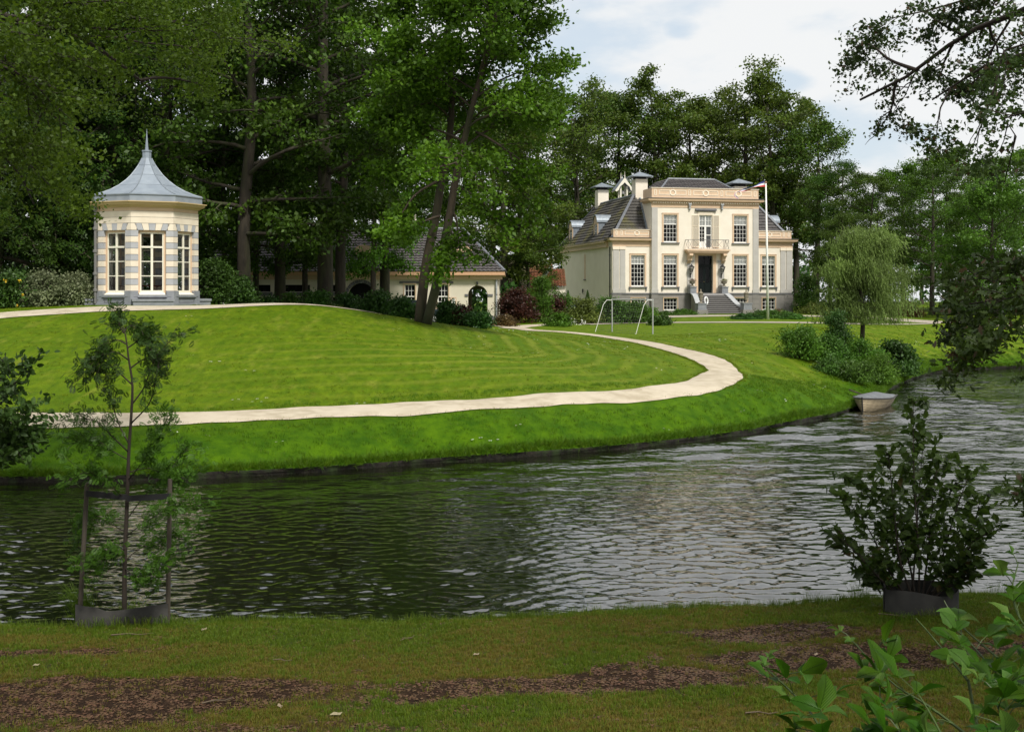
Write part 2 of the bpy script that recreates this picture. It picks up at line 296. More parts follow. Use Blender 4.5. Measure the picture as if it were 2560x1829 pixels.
def lawnmat():
    m = bpy.data.materials.new('lawn_grass'); m.use_nodes = True; t = m.node_tree; n = t.nodes; l = t.links; b = n['Principled BSDF']
    b.inputs['Roughness'].default_value = .8; b.inputs['Specular IOR Level'].default_value = .06
    c = n.new('ShaderNodeTexCoord').outputs['Object']
    def noise(s, d=4, st=None, ro=.5):
        v = c
        if st: mm = n.new('ShaderNodeMapping'); mm.inputs['Scale'].default_value = st; l.new(c, mm.inputs[0]); v = mm.outputs[0]
        x = n.new('ShaderNodeTexNoise'); x.inputs['Scale'].default_value = s; x.inputs['Detail'].default_value = d; x.inputs['Roughness'].default_value = ro; l.new(v, x.inputs['Vector']); return x.outputs['Fac']
    def rng_(v, a, b_, c_=0, d=1):
        r = n.new('ShaderNodeMapRange'); r.inputs['From Min'].default_value = a; r.inputs['From Max'].default_value = b_; r.inputs['To Min'].default_value = c_; r.inputs['To Max'].default_value = d; l.new(v, r.inputs['Value']); return r.outputs[0]
    def mixc(f, a, b_, mode='MIX'):
        k = n.new('ShaderNodeMixRGB'); k.blend_type = mode
        if isinstance(f, float): k.inputs[0].default_value = f
        else: l.new(f, k.inputs[0])
        for i, q in ((1, a), (2, b_)):
            if isinstance(q, tuple): k.inputs[i].default_value = (*q, 1)
            else: l.new(q, k.inputs[i])
        return k.outputs[0]
    def at(nm): a = n.new('ShaderNodeAttribute'); a.attribute_name = nm; return a.outputs['Fac']
    col = mixc(rng_(noise(.5, 6), .35, .65), (.080, .132, .003), (.112, .165, .005))
    col = mixc(rng_(noise(2.6, 6, (1, .5, 1), .7), .40, .66), col, (.056, .110, .003))
    col = mixc(rng_(noise(1.3, 6, (1.5, .5, 1)), .58, .72, 0, .55), col, (.18, .20, .025))
    sp = n.new('ShaderNodeHueSaturation'); l.new(rng_(noise(4.5, 6, (1, .35, 1), .8), .32, .68, .70, 1.26), sp.inputs['Value']); l.new(col, sp.inputs['Color']); col = sp.outputs[0]
    w = n.new('ShaderNodeMath'); w.operation = 'MULTIPLY_ADD'; l.new(noise(.35, 3), w.inputs[0]); w.inputs[1].default_value = .6; l.new(at('pathd'), w.inputs[2])
    s = n.new('ShaderNodeMath'); s.operation = 'MULTIPLY'; s.inputs[1].default_value = 5.2; l.new(w.outputs[0], s.inputs[0])
    s2 = n.new('ShaderNodeMath'); s2.operation = 'SINE'; l.new(s.outputs[0], s2.inputs[0])
    st = rng_(s2.outputs[0], .2, 1, 0, .75); msk = n.new('ShaderNodeMath'); msk.operation = 'MULTIPLY'; l.new(st, msk.inputs[0]); l.new(at('mow'), msk.inputs[1])
    col = mixc(msk.outputs[0], col, (.19, .225, .03))
    st = rng_(s2.outputs[0], -.3, -1, 0, .6); msk = n.new('ShaderNodeMath'); msk.operation = 'MULTIPLY'; l.new(st, msk.inputs[0]); l.new(at('mow'), msk.inputs[1])
    col = mixc(msk.outputs[0], col, (.07, .15, .010))
    lush = mixc(rng_(noise(1.6, 6, (1, 1, 1), .7), .35, .62), (.066, .140, .002), (.028, .078, .002))
    col = mixc(rng_(at('bankd'), 5.2, 1.6), col, lush)
    l.new(col, b.inputs['Base Color'])
    u = n.new('ShaderNodeBump'); u.inputs['Distance'].default_value = .05; l.new(noise(14, 6, (1, 1, 1), .75), u.inputs['Height']); l.new(u.outputs[0], b.inputs['Normal'])
    return m
lawn = lawnmat()
mow = np.clip((GX + 14) / 13, .12, 1) * np.clip(1 - np.abs(pathd - 7.5) / 8.5, 0, 1)
inside = np.zeros(GX.shape)                       # the part of the lawn enclosed by the path
for i in range(GX.shape[0]):
    yy = GY[i]; xx = GX[i]
    xp = np.interp(yy, PATH[330:, 1], PATH[330:, 0]); ylow = np.interp(xx, PATH[:340, 0], PATH[:340, 1])
    inside[i] = (yy > ylow) & (xx < xp + .4) & (yy < 74)
bd = np.where(inside > 0, 9., np.where(GX > 9.5, bankd * 1.7, bankd))
land_me = grid_mesh('lawn', GX, GY, GZ, lawn, {'bankd': bd, 'pathd': pathd, 'mow': mow * inside * .75 + .35 * (1 - inside) * (GY > 48)})
land = link('lawn', land_me); tag(land, kind='structure')
bvh = BVHTree.FromPolygons([tuple(v.co) for v in land_me.vertices], [tuple(p.vertices) for p in land_me.polygons])
def hit(x, y):
    h = bvh.ray_cast(Vector((x, y, 60)), Vector((0, 0, -1)))
    return h[0].z if h[0] else gz(x, y)
# cut earth edge of the bank
soil = mat('bank_soil', (.018, .015, .009), .95, (.008, .007, .005), 5, bump=.04, bscale=12, col3=(.02, .035, .008), scale3=2)
X = []; 
for k, (off, z) in enumerate([(0, None), (.02, .16), (-.05, .06), (.02, -.25)]):
    row = []
    for i, p in enumerate(WLINE):
        d = WLINE[min(i + 1, 419)] - WLINE[max(i - 1, 0)]; nrm = np.array([d[1], -d[0]]) / np.linalg.norm(d)
        j = .05 * math.sin(i * 1.7) + .04 * math.sin(i * .61 + k)
        o_ = off + (j if k in (1, 2) else 0)
        row.append((p[0] + nrm[0] * o_, p[1] + nrm[1] * o_, GZ[0, i] if z is None else z))
    X.append(row)
X = np.array(X); tag(link('bank_edge', grid_mesh('bank_edge', X[..., 0], X[..., 1], X[..., 2], soil)), kind='structure')
# gravel paths
grav = mat('pale_gravel', (.47, .41, .31), .95, (.36, .305, .22), 2.2, thr=(.38, .62), bump=.012, bscale=45, col3=(.48, .42, .325), scale3=.35)
def strip(name, line, wid, m, off=.045, cross=12):
    line = np.asarray(line); n = len(line); wid = np.broadcast_to(wid, (n,)); d = np.gradient(line, axis=0); nr = np.stack([d[:, 1], -d[:, 0]], 1) / np.linalg.norm(d, axis=1)[:, None]
    X = np.zeros((n, cross + 1)); Y = X.copy(); Z = X.copy()
    for j in range(cross + 1):
        k = (j / cross - .5); wob = .02 * np.sin(np.arange(n) * .9 + j) * (j in (0, cross))
        X[:, j] = line[:, 0] + nr[:, 0] * (k * wid + wob); Y[:, j] = line[:, 1] + nr[:, 1] * (k * wid + wob)
        for i in range(n): Z[i, j] = hit(X[i, j], Y[i, j]) + off * (1 if 0 < j < cross else .6)
    return tag(link(name, grid_mesh(name, X, Y, Z, m)), kind='structure')
strip('gravel_path', PATH, PWID, grav)
strip('gravel_path', BRANCH, 1.3, grav, .034)
strip('gravel_path', GPATH, 1.7, grav)
drive = mat('drive_gravel', (.36, .32, .26), .95, (.30, .26, .205), 1.2, bump=.01)
strip('driveway', sm([(5, 84), (8.5, 87.5), (16, 88.2), (30, 88), (45, 90), (62, 97)], 200), np.interp(np.arange(200), [0, 70, 110, 199], [1.4, 1.5, 2.2, 4.5]), drive)
strip('driveway', sm([(8, 92), (12, 101), (20, 103.5), (27, 101), (34, 95), (44, 93.2), (60, 101)], 200), 3.2, drive, .036)
def vnoise(x, y, seed, sc, oct=4):
    r = np.random.default_rng(seed); o = 0; a = 1; tot = 0
    for k in range(oct):
        T = r.random((256, 256)); xx = np.asarray(x) * sc * 2 ** k + 50; yy = np.asarray(y) * sc * 2 ** k + 50; xi = np.floor(xx).astype(int); yi = np.floor(yy).astype(int); fx = xx - xi; fy = yy - yi
        fx = fx * fx * (3 - 2 * fx); fy = fy * fy * (3 - 2 * fy); g = lambda i, j: T[(xi + i) % 256, (yi + j) % 256]
        o = o + a * ((g(0, 0) * (1 - fx) + g(1, 0) * fx) * (1 - fy) + (g(0, 1) * (1 - fx) + g(1, 1) * fx) * fy); tot += a; a *= .55
    return o / tot
# pond
def watermat():
    m = bpy.data.materials.new('pond_water'); m.use_nodes = True; t = m.node_tree; n = t.nodes; l = t.links; b = n['Principled BSDF']
    b.inputs['Base Color'].default_value = (.006, .007, .003, 1); b.inputs['Roughness'].default_value = .04; b.inputs['IOR'].default_value = 2.6; b.inputs['Specular IOR Level'].default_value = .5
    c = n.new('ShaderNodeTexCoord').outputs['Object']
    def noise(scale, st, rz=0, d=2, ro=.5, dist=0):
        mm = n.new('ShaderNodeMapping'); mm.inputs['Scale'].default_value = st; mm.inputs['Rotation'].default_value = (0, 0, rz); l.new(c, mm.inputs[0])
        x = n.new('ShaderNodeTexNoise'); x.inputs['Scale'].default_value = scale; x.inputs['Detail'].default_value = d; x.inputs['Roughness'].default_value = ro; x.inputs['Distortion'].default_value = dist
        l.new(mm.outputs[0], x.inputs['Vector']); return x.outputs['Fac']
    a = noise(3.6, (.7, 1.25, 1), R(12), 2, .4, .5); b2 = noise(1.7, (.7, 1.2, 1), R(-8), 1, .4, .3); f = noise(9, (.7, 1.1, 1), R(20), 1)
    g = noise(.16, (1, 1, 1), 0, 3)
    s = n.new('ShaderNodeMath'); s.operation = 'MULTIPLY_ADD'; l.new(b2, s.inputs[0]); s.inputs[1].default_value = 1.3; l.new(a, s.inputs[2])
    s1 = n.new('ShaderNodeMath'); s1.operation = 'MULTIPLY_ADD'; l.new(f, s1.inputs[0]); s1.inputs[1].default_value = .22; l.new(s.outputs[0], s1.inputs[2])
    r = n.new('ShaderNodeMapRange'); r.inputs['From Min'].default_value = .35; r.inputs['From Max'].default_value = .65; r.inputs['To Min'].default_value = .55; r.inputs['To Max'].default_value = 1.15; l.new(g, r.inputs['Value'])
    fa = n.new('ShaderNodeAttribute'); fa.attribute_name = 'far'; fm = n.new('ShaderNodeMath'); fm.operation = 'MULTIPLY_ADD'; fm.inputs[1].default_value = .030; fm.inputs[2].default_value = WAVE; l.new(fa.outputs['Fac'], fm.inputs[0])
    u = n.new('ShaderNodeBump'); l.new(fm.outputs[0], u.inputs['Distance']); l.new(r.outputs[0], u.inputs['Strength']); l.new(s1.outputs[0], u.inputs['Height']); l.new(u.outputs[0], b.inputs['Normal'])
    return m
WAVE = .019
wmat = watermat()
_iy = np.linspace(1 / 13.6, 1 / 96, 430); _r = np.linspace(-.52, .52, 510); WY_ = np.repeat((1 / _iy)[:, None], 510, 1); WX_ = WY_ * _r[None]; WZ_ = np.zeros_like(WX_); _cell = WY_ ** 2 / 14010 * 2.1
_q = np.random.default_rng(14); _wl = .12 * (.44 / .12) ** _q.random(64)
for lam in _wl:
    th = R(96) + _q.normal() * .42 + (_q.random() < .25) * _q.normal() * .6; k = 2 * math.pi / lam; amp = .0037 * lam; fade = np.clip((lam / _cell - 2.2) / 2.5, 0, 1)
    WZ_ += amp * fade * np.sin(k * (math.cos(th) * WX_ + math.sin(th) * WY_) + _q.uniform(0, 6.28))
_fw = np.clip((WY_ - 25) / 14, 0, 1)
for lam in .55 * (2.2 / .55) ** _q.random(36):
    th = R(98) + _q.normal() * .45; k = 2 * math.pi / lam
    WZ_ += .0052 * lam * _fw * np.clip((lam / _cell - 1.8) / 2, 0, 1) * np.sin(k * (math.cos(th) * WX_ + math.sin(th) * WY_) + _q.uniform(0, 6.28))
_pt = vnoise(WX_ * .9 + 20, WY_ * .5, 51, .35, 3); WZ_ *= .42 + 1.05 * np.clip((_pt - .3) / .35, 0, 1)
link('pond_water', grid_mesh('pond_water', WX_, WY_, WZ_, wmat, {'far': np.clip((WY_ - 26) / 30, 0, 1)}))['kind'] = 'structure'
MB().add([(-140, 8, -.05), (140, 8, -.05), (140, 110, -.05), (-140, 110, -.05)], [(0, 1, 2, 3)]).build('pond_water', wmat, kind='structure')
# near bank
NED = sm([(-60, 14), (-25, 14.9), (-6.6, 15.5), (-1.4, 15.7), (2.2, 16.25), (4.8, 16.75), (7.3, 17.05), (12, 17.3), (30, 19), (60, 24)], 300)
def znear(x, y):
    e = np.interp(x, NED[:, 0], NED[:, 1]); d = e - y
    z = .45 + .07 * np.clip(d, -5, 6.6) + .235 * np.clip(d - 6.6, 0, 9) + .02 * np.clip(d - 15.6, 0, 60)
    z = z + .02 * np.sin(x * 1.3 + .7 * np.sin(y * 1.9)) + .012 * np.sin(x * 3.1 + y * 2.3)
    return np.where(d < .5, z - .35 * ((.5 - d) / .5) ** 2 * (d < .5) * .45, z)
def zn(x, y): return float(znear(np.array([float(x)]), np.array([float(y)]))[0])
xs = np.r_[np.linspace(-60, -12, 40), np.linspace(-11.8, 12, 180), np.linspace(13, 60, 40)]; dd = np.r_[-.02, 0, .06, .15, .3, np.arange(.45, 9, .1), np.arange(9.2, 16, .4), np.linspace(17, 70, 20)]
NX = np.broadcast_to(xs, (len(dd), len(xs))).copy(); NY = np.interp(NX, NED[:, 0], NED[:, 1]) - dd[:, None]; NZ = znear(NX, NY); NZ[0] = -.3; NZ[1] -= .1
def bare(x, y):                       # 0 grass .. 1 bare soil with litter
    e = np.interp(x, NED[:, 0], NED[:, 1]); d = e - y
    b = vnoise(x * .55, y * 1.25, 11, 1.0, 5)
    band = np.exp(-((d - 3.6) / .62) ** 2) * .255 * np.clip((2.6 - x) / 1.5, .25, 1)
    for px_, py_, r1, r2, k in [(3.05, 14.5, .95, .5, .5), (3.4, 13.1, 1.1, .45, .4), (-4.2, 14.35, .55, .22, .33), (-1.6, 12.9, .5, .2, .2), (-4.5, 12.3, 1.3, .35, .2), (.6, 12.0, 1.5, .4, .22)]:
        band = band + k * np.exp(-((x - px_) / r1) ** 2 - ((y - py_) / r2) ** 2)
    green = .20 * np.exp(-((d - .7) / 1.1) ** 2)
    f = vnoise(x * 3.2, y * 5.5, 41, 1.0, 3) - .5
    return np.clip((b + band - green + f * .22 - .59) / .15, 0, 1)
def dry(x, y):
    e = np.interp(x, NED[:, 0], NED[:, 1]); d = e - y
    return np.clip((vnoise(x * .8, y * 1.2, 21, 1.1, 4) - .42) / .2 + np.clip((d - 1.3) / 1.4, -.7, .45), 0, 1)
def nearmat():
    m = bpy.data.materials.new('near_bank_ground'); m.use_nodes = True; t = m.node_tree; n = t.nodes; l = t.links; b = n['Principled BSDF']; b.inputs['Roughness'].default_value = .95; b.inputs['Specular IOR Level'].default_value = .1
    c = n.new('ShaderNodeTexCoord').outputs['Object']
    def noise(s, d=5): x = n.new('ShaderNodeTexNoise'); x.inputs['Scale'].default_value = s; x.inputs['Detail'].default_value = d; x.inputs['Roughness'].default_value = .65; l.new(c, x.inputs['Vector']); return x.outputs['Fac']
    def mixc(f, a, b_):
        k = n.new('ShaderNodeMixRGB'); l.new(f, k.inputs[0])
        for i, q in ((1, a), (2, b_)):
            if isinstance(q, tuple): k.inputs[i].default_value = (*q, 1)
            else: l.new(q, k.inputs[i])
        return k.outputs[0]
    def mr(v, a, b_): r = n.new('ShaderNodeMapRange'); r.inputs['From Min'].default_value = a; r.inputs['From Max'].default_value = b_; l.new(v, r.inputs['Value']); return r.outputs[0]
    def at(nm): a = n.new('ShaderNodeAttribute'); a.attribute_name = nm; return a.outputs['Fac']
    g = mixc(at('dry'), (.045, .068, .007), (.12, .078, .018)); g = mixc(mr(noise(7), .4, .65), g, (.045, .055, .012))
    s = mixc(mr(noise(22), .42, .6), (.018, .010, .006), (.044, .024, .013)); s = mixc(mr(noise(60, 2), .64, .72), s, (.15, .085, .05))
    l.new(mixc(at('bare'), g, s), b.inputs['Base Color'])
    u = n.new('ShaderNodeBump'); u.inputs['Distance'].default_value = .03; l.new(noise(35, 6), u.inputs['Height']); l.new(u.outputs[0], b.inputs['Normal']); return m
NB = bare(NX, NY); ND = dry(NX, NY)
tag(link('near_bank', grid_mesh('near_bank', NX[::-1], NY[::-1], NZ[::-1], nearmat(), {'bare': NB[::-1], 'dry': ND[::-1]})), kind='structure')
# ------------------------------------------------------------------ scattering small growth
def gn_scatter(name, pts, rot, scl, proto, label=None):
    me = bpy.data.meshes.new(name); me.vertices.add(len(pts)); me.vertices.foreach_set('co', np.asarray(pts, np.float32).ravel())
    a = me.attributes.new('rot', 'FLOAT_VECTOR', 'POINT'); a.data.foreach_set('vector', np.asarray(rot, np.float32).ravel())
    a = me.attributes.new('scl', 'FLOAT', 'POINT'); a.data.foreach_set('value', np.asarray(scl, np.float32).ravel()); me.update()
    o = link(name, me); g = bpy.data.node_groups.new(name, 'GeometryNodeTree')
    g.interface.new_socket('Geometry', in_out='INPUT', socket_type='NodeSocketGeometry'); g.interface.new_socket('Geometry', in_out='OUTPUT', socket_type='NodeSocketGeometry')
    gi = g.nodes.new('NodeGroupInput'); go = g.nodes.new('NodeGroupOutput'); ip = g.nodes.new('GeometryNodeInstanceOnPoints'); oi = g.nodes.new('GeometryNodeObjectInfo'); oi.inputs['Object'].default_value = proto; oi.inputs['As Instance'].default_value = True
    ar = g.nodes.new('GeometryNodeInputNamedAttribute'); ar.data_type = 'FLOAT_VECTOR'; ar.inputs['Name'].default_value = 'rot'
    a2 = g.nodes.new('GeometryNodeInputNamedAttribute'); a2.data_type = 'FLOAT'; a2.inputs['Name'].default_value = 'scl'
    er = g.nodes.new('FunctionNodeEulerToRotation'); g.links.new(ar.outputs[0], er.inputs[0]); g.links.new(er.outputs[0], ip.inputs['Rotation']); g.links.new(a2.outputs[0], ip.inputs['Scale'])
    g.links.new(gi.outputs[0], ip.inputs['Points']); g.links.new(oi.outputs['Geometry'], ip.inputs['Instance']); g.links.new(ip.outputs[0], go.inputs[0])
    md = o.modifiers.new('scatter', 'NODES'); md.node_group = g
    return tag(o, label=label, kind='stuff')
def tuft_mesh(name, nb, h, w, spread, m, seed, bend=.5):
    r = random.Random(seed); mb = MB()
    for i in range(nb):
        a = r.uniform(0, 6.28); q = r.uniform(0, spread); x, y = q * math.cos(a), q * math.sin(a); hh = h * r.uniform(.5, 1.1); a2 = r.uniform(0, 6.28); bx, by = math.cos(a2) * hh * bend * r.random(), math.sin(a2) * hh * bend * r.random()
        wx, wy = -math.sin(a2) * w / 2, math.cos(a2) * w / 2
        mb.add([(x - wx, y - wy, -.005), (x + wx, y + wy, -.005), (x + wx * .7 + bx * .35, y + wy * .7 + by * .35, hh * .6), (x - wx * .7 + bx * .35, y - wy * .7 + by * .35, hh * .6), (x + bx, y + by, hh)], [(0, 1, 2, 3), (3, 2, 4)])
    return mb.mesh(name, m)
grassm = leafmat('meadow_grass_blade', (.075, .135, .008), (.125, .185, .012), .35, .2)
grassl = leafmat('bank_grass_blade', (.055, .135, .003), (.095, .185, .005), .35, .2)
grassw = leafmat('lawn_grass_blade', (.11, .17, .005), (.15, .20, .01), .35, .15)
grassd = leafmat('dry_grass_blade', (.25, .17, .028), (.13, .135, .016), .3, .2)
r_ = np.random.default_rng(8)
def put_proto(name, me, x, y, z, kind='stuff', label=None): return tag(link(name, me, loc=(x, y, z)), kind=kind, label=label)
def nearscatter(name, n, xr, dr, keep, me, smin, smax, zoff=0, tilt=.0):
    x = r_.uniform(*xr, n); d = r_.uniform(*dr, n); y = np.interp(x, NED[:, 0], NED[:, 1]) - d; k = keep(x, y, d) > r_.random(n); vis = np.abs(x) < y * .46 + .6; k &= vis; x, y = x[k], y[k]
    z = znear(x, y) + zoff; m = len(x); rot = np.stack([r_.normal(0, tilt, m), r_.normal(0, tilt, m), r_.uniform(0, 6.28, m)], 1)
    pr = put_proto(name, me, x[0], y[0], z[0]); gn_scatter(name, np.stack([x, y, z], 1)[1:], rot[1:], r_.uniform(smin, smax, m)[1:], pr)
nearscatter('green_grass', 60000, (-8.5, 9), (0, 6.8), lambda x, y, d: (1 - bare(x, y)) * (1 - .75 * dry(x, y)), tuft_mesh('green_grass', 14, .045, .0045, .05, grassm, 1, .9), .6, 1.35)
nearscatter('dry_grass', 60000, (-8.5, 9), (.2, 6.8), lambda x, y, d: (1 - .88 * bare(x, y)) * (.15 + .85 * dry(x, y)), tuft_mesh('dry_grass', 14, .036, .0045, .05, grassd, 2, 1.2), .5, 1.2)
nearscatter('bank_edge_grass', 5200, (-9, 9.5), (-.03, .35), lambda x, y, d: .35 + .65 * (vnoise(x, y, 3, 1.2) > .5), tuft_mesh('bank_edge_grass', 9, .13, .004, .04, grassm, 3, .6), .5, 1.3)
litm = leafmat('leaf_litter', (.040, .021, .011), (.14, .078, .042), .1, .2)
def litter_mesh(seed):
    r = random.Random(seed); mb = MB()
    for i in range(7):
        x, y, s = r.uniform(-.06, .06), r.uniform(-.06, .06), r.uniform(.008, .02); a = r.uniform(0, 6.28); c, q = math.cos(a), math.sin(a); h = r.uniform(.002, .012)
        mb.add([(x + c * s * 1.6, y + q * s * 1.6, h), (x - q * s, y + c * s, h * .3), (x - c * s * 1.6, y - q * s * 1.6, h * 1.3), (x + q * s, y - c * s, .001)], [(0, 1, 2), (0, 2, 3)])
    return mb.mesh('leaf_litter', litm)
nearscatter('leaf_litter', 26000, (-8.5, 9), (.2, 6.8), lambda x, y, d: .06 + .75 * bare(x, y), litter_mesh(4), .25, .95, .004)
# fallen twigs and pale leaves one can pick out
twm = mat('fallen_twig', (.12, .09, .06), .9); lfm = leafmat('fallen_pale_leaf', (.30, .24, .15), (.36, .30, .2), .1, .2)
rr = random.Random(12); k_ = 0
for (u, v, L_, a, what) in [(1478, 1512, .13, .3, 'leaf'), (2250, 1545, .55, -.6, 'twig'), (840, 1790, .12, .2, 'leaf'), (545, 1757, .3, .4, 'twig'), (2040, 1640, .07, 1, 'leaf'), (1190, 1640, .08, .3, 'leaf'), (330, 1590, .5, .05, 'twig'), (705, 1655, .22, -.3, 'twig'), (90, 1667, .08, .2, 'leaf'), (510, 1577, .09, 1, 'leaf'), (1020, 1600, .25, .8, 'twig'), (700, 1770, .09, 2, 'leaf'), (1905, 1788, .3, -.1, 'twig')]:
    Y = 14.
    for _ in range(30): Y = (CAMZ - zn((u - CX) / FPX * Y, Y)) * FPX / (v - HZ)
    x = (u - CX) / FPX * Y; z = zn(x, Y)
    if what == 'twig':
        o = MB().tube([(-L_ / 2, 0, .012), (-L_ * .1, .02, .02), (L_ * .2, -.01, .015), (L_ / 2, .03, .02)], [.009, .008, .006, .003], 5).build('fallen_twig', twm)
        tag(o, ['short grey twig lying right of the left sapling', 'thick fallen twig beside the guard sheet of the right bush', 'thin twig in the bare brown patch at the bottom'][k_ % 3] if 0 else None, 'twig')
    else:
        o = MB().add([(-L_ / 2, 0, .01), (-.1 * L_, -.3 * L_, .02), (.3 * L_, -.2 * L_, .012), (L_ / 2, 0, .03), (.25 * L_, .25 * L_, .015), (-.15 * L_, .28 * L_, .025)], [(0, 1, 2, 3), (0, 3, 4, 5)]).build('fallen_leaf', lfm)
        tag(o, None, 'leaf')
    o.location = (x, Y, z + .01); o.rotation_euler = (0, 0, a)
    side = 'left' if u < 800 else ('middle' if u < 1700 else 'right')
    o['label'] = f"{'thin dry twig' if what == 'twig' else 'pale curled leaf'} lying on near bank, " + {1478: 'nearest the water in the middle', 2250: 'beside the guard of the large-leaved bush', 840: 'lowest one left of centre', 545: 'in the brown soil, low at left', 2040: 'on the dark soil left of the brambles', 1190: 'alone on the green strip in the middle', 330: 'just below the sapling guard', 705: 'between brown patch and green grass', 90: 'farthest left', 510: 'orange spot right of the sapling guard', 1020: 'middle of the yellow grass', 700: 'on the bare patch low at left', 1905: 'under the bramble shoots at right'}[u]
    k_ += 1
# far bank: lush tufts, hanging edge, lawn blades, daisies
def landpts(n, i0, i1, dmax, keep):
    i = r_.uniform(i0, i1, n); d = r_.uniform(0, 1, n) ** 1.0 * dmax; p = np.stack([np.interp(i, np.arange(420), WLINE[:, k]) for k in (0, 1)], 1)
    ii = i.astype(int); dv = dirs[ii] / np.linalg.norm(dirs[ii], axis=1)[:, None]; q = p + dv * d[:, None]
    dp = mind(q[:, 0], q[:, 1], PATH, 2); w = 1.1
    ok = (dp > w) & keep(q, d, dp) & (np.abs(q[:, 0]) < q[:, 1] * .45 + 1); return q[ok], d[ok]
def farscatter(name, q, me, smin, smax, tilt=.1, zoff=0):
    z = np.array([hit(x, y) for x, y in q]) + zoff; m = len(q); rot = np.stack([r_.normal(0, tilt, m), r_.normal(0, tilt, m), r_.uniform(0, 6.28, m)], 1)
    pr = put_proto(name, me, q[0][0], q[0][1], z[0]); gn_scatter(name, np.stack([q[:, 0], q[:, 1], z], 1)[1:], rot[1:], r_.uniform(smin, smax, m)[1:], pr)
q, d = landpts(26000, 60, 330, 5.5, lambda q, d, dp: (vnoise(q[:, 0], q[:, 1], 6, .9) > .36) & (d < 5.5)); farscatter('bank_grass', q, tuft_mesh('bank_grass', 9, .10, .012, .12, grassl, 5, 1.0), .4, 1.15, .2)
q, d = landpts(15000, 50, 350, .25, lambda q, d, dp: d < 2); farscatter('waterside_grass', q, tuft_mesh('waterside_grass', 10, .21, .010, .07, grassl, 6, 1.4), .5, 1.3, .5)
q, d = landpts(60000, 60, 320, 30, lambda q, d, dp: (d > 2) & (vnoise(q[:, 0] * .5, q[:, 1] * 1.5, 9, .8) > .5)); farscatter('lawn_grass', q, tuft_mesh('lawn_grass', 8, .05, .014, .14, grassw, 7, 1.3), .5, 1.2)
_e = np.concatenate([_OUT[60:470], _INN[60:470]]); _i = r_.integers(0, len(_e), 9000); q = _e[_i] + r_.normal(0, .07, (9000, 2)); q = q + np.sign(r_.random((9000, 1)) - .5) * 0
q = q[np.abs(q[:, 0]) < q[:, 1] * .45 + 1]; farscatter('path_edge_grass', q, tuft_mesh('path_edge_grass', 7, .06, .012, .07, grassw, 9, 1.2), .4, 1.1, .2)
dm = MB()
for k in range(4):
    x, y = random.Random(k).uniform(-.15, .15), random.Random(k + 9).uniform(-.15, .15); dm.add([(x + .018 * math.cos(a), y + .018 * math.sin(a), .05) for a in np.linspace(0, 6.28, 7)[:-1]], [tuple(range(6))])
q, d = landpts(1500, 40, 350, 34, lambda q, d, dp: vnoise(q[:, 0], q[:, 1], 17, .5, 3) > .56); farscatter('white_daisy', q, dm.mesh('white_daisy', white), .7, 1.5)
# ------------------------------------------------------------------ trees and plants
def T(verts, faces, uv=None): return (np.array(verts, float), [tuple(f) for f in faces], uv)
DIAM = T([(-.5, 0, 0), (0, -.32, .05), (.5, 0, 0), (.05, .32, .05)], [(0, 1, 2, 3)])
OVAL = T([(-.5, 0, 0), (-.2, -.24, .06), (.2, -.22, .05), (.5, 0, -.03), (.2, .22, .05), (-.2, .24, .06)], [(0, 1, 2, 3), (0, 3, 4, 5)])
MAPLE = T([(-.5, 0, 0), (-.25, -.35, .04), (-.02, -.28, 0), (.12, -.48, .05), (.2, -.16, 0), (.5, 0, -.03), (.2, .16, 0), (.12, .48, .05), (-.02, .28, 0), (-.25, .35, .04)], [(0, 1, 2, 8, 9), (2, 3, 4, 6, 7, 8), (4, 5, 6)])
OAK = T([(-.5, 0, 0), (-.3, -.14, .02), (-.22, -.08, 0), (-.05, -.27, .03), (.03, -.13, 0), (.22, -.27, .03), (.27, -.12, 0), (.5, 0, -.04), (.27, .12, 0), (.22, .27, .03), (.03, .13, 0), (-.05, .27, .03), (-.22, .08, 0), (-.3, .14, .02)],
        [(0, 1, 2, 12, 13), (2, 3, 4, 10, 11, 12), (4, 5, 6, 8, 9, 10), (6, 7, 8)])
def frond(nl=9, w=.11, l=.34, sweep=.5):
    v = []; f = []
    for k in range(nl):
        x = -.45 + .9 * k / nl; ll = l * math.sin(math.pi * (k + 1.2) / (nl + 1.6)) + .05
        for sgn in (-1, 1):
            b = len(v); v += [(x, 0, 0), (x + ll * sweep * .5 - w / 2, sgn * ll * .5, .01), (x + ll * sweep, sgn * ll, -.02), (x + ll * sweep * .5 + w / 2, sgn * ll * .5, .01)]; f.append((b, b + 1, b + 2, b + 3))
    return T(v, f)
FROND = frond(6, .16, .36)
SPRAY = frond(2, .3, .4, .7)
SLOBE = T([(-.5, 0, 0), (-.1, -.4, .04), (.1, -.12, 0), (.5, 0, -.04), (.12, .14, 0), (-.12, .4, .04)], [(0, 1, 2, 4, 5), (2, 3, 4)])
PINNA = frond(5, .2, .3, .6)
WILLOW = T([(-.5, 0, 0), (0, -.09, .02), (.5, 0, -.05), (0, .09, .02)], [(0, 1, 2, 3)])
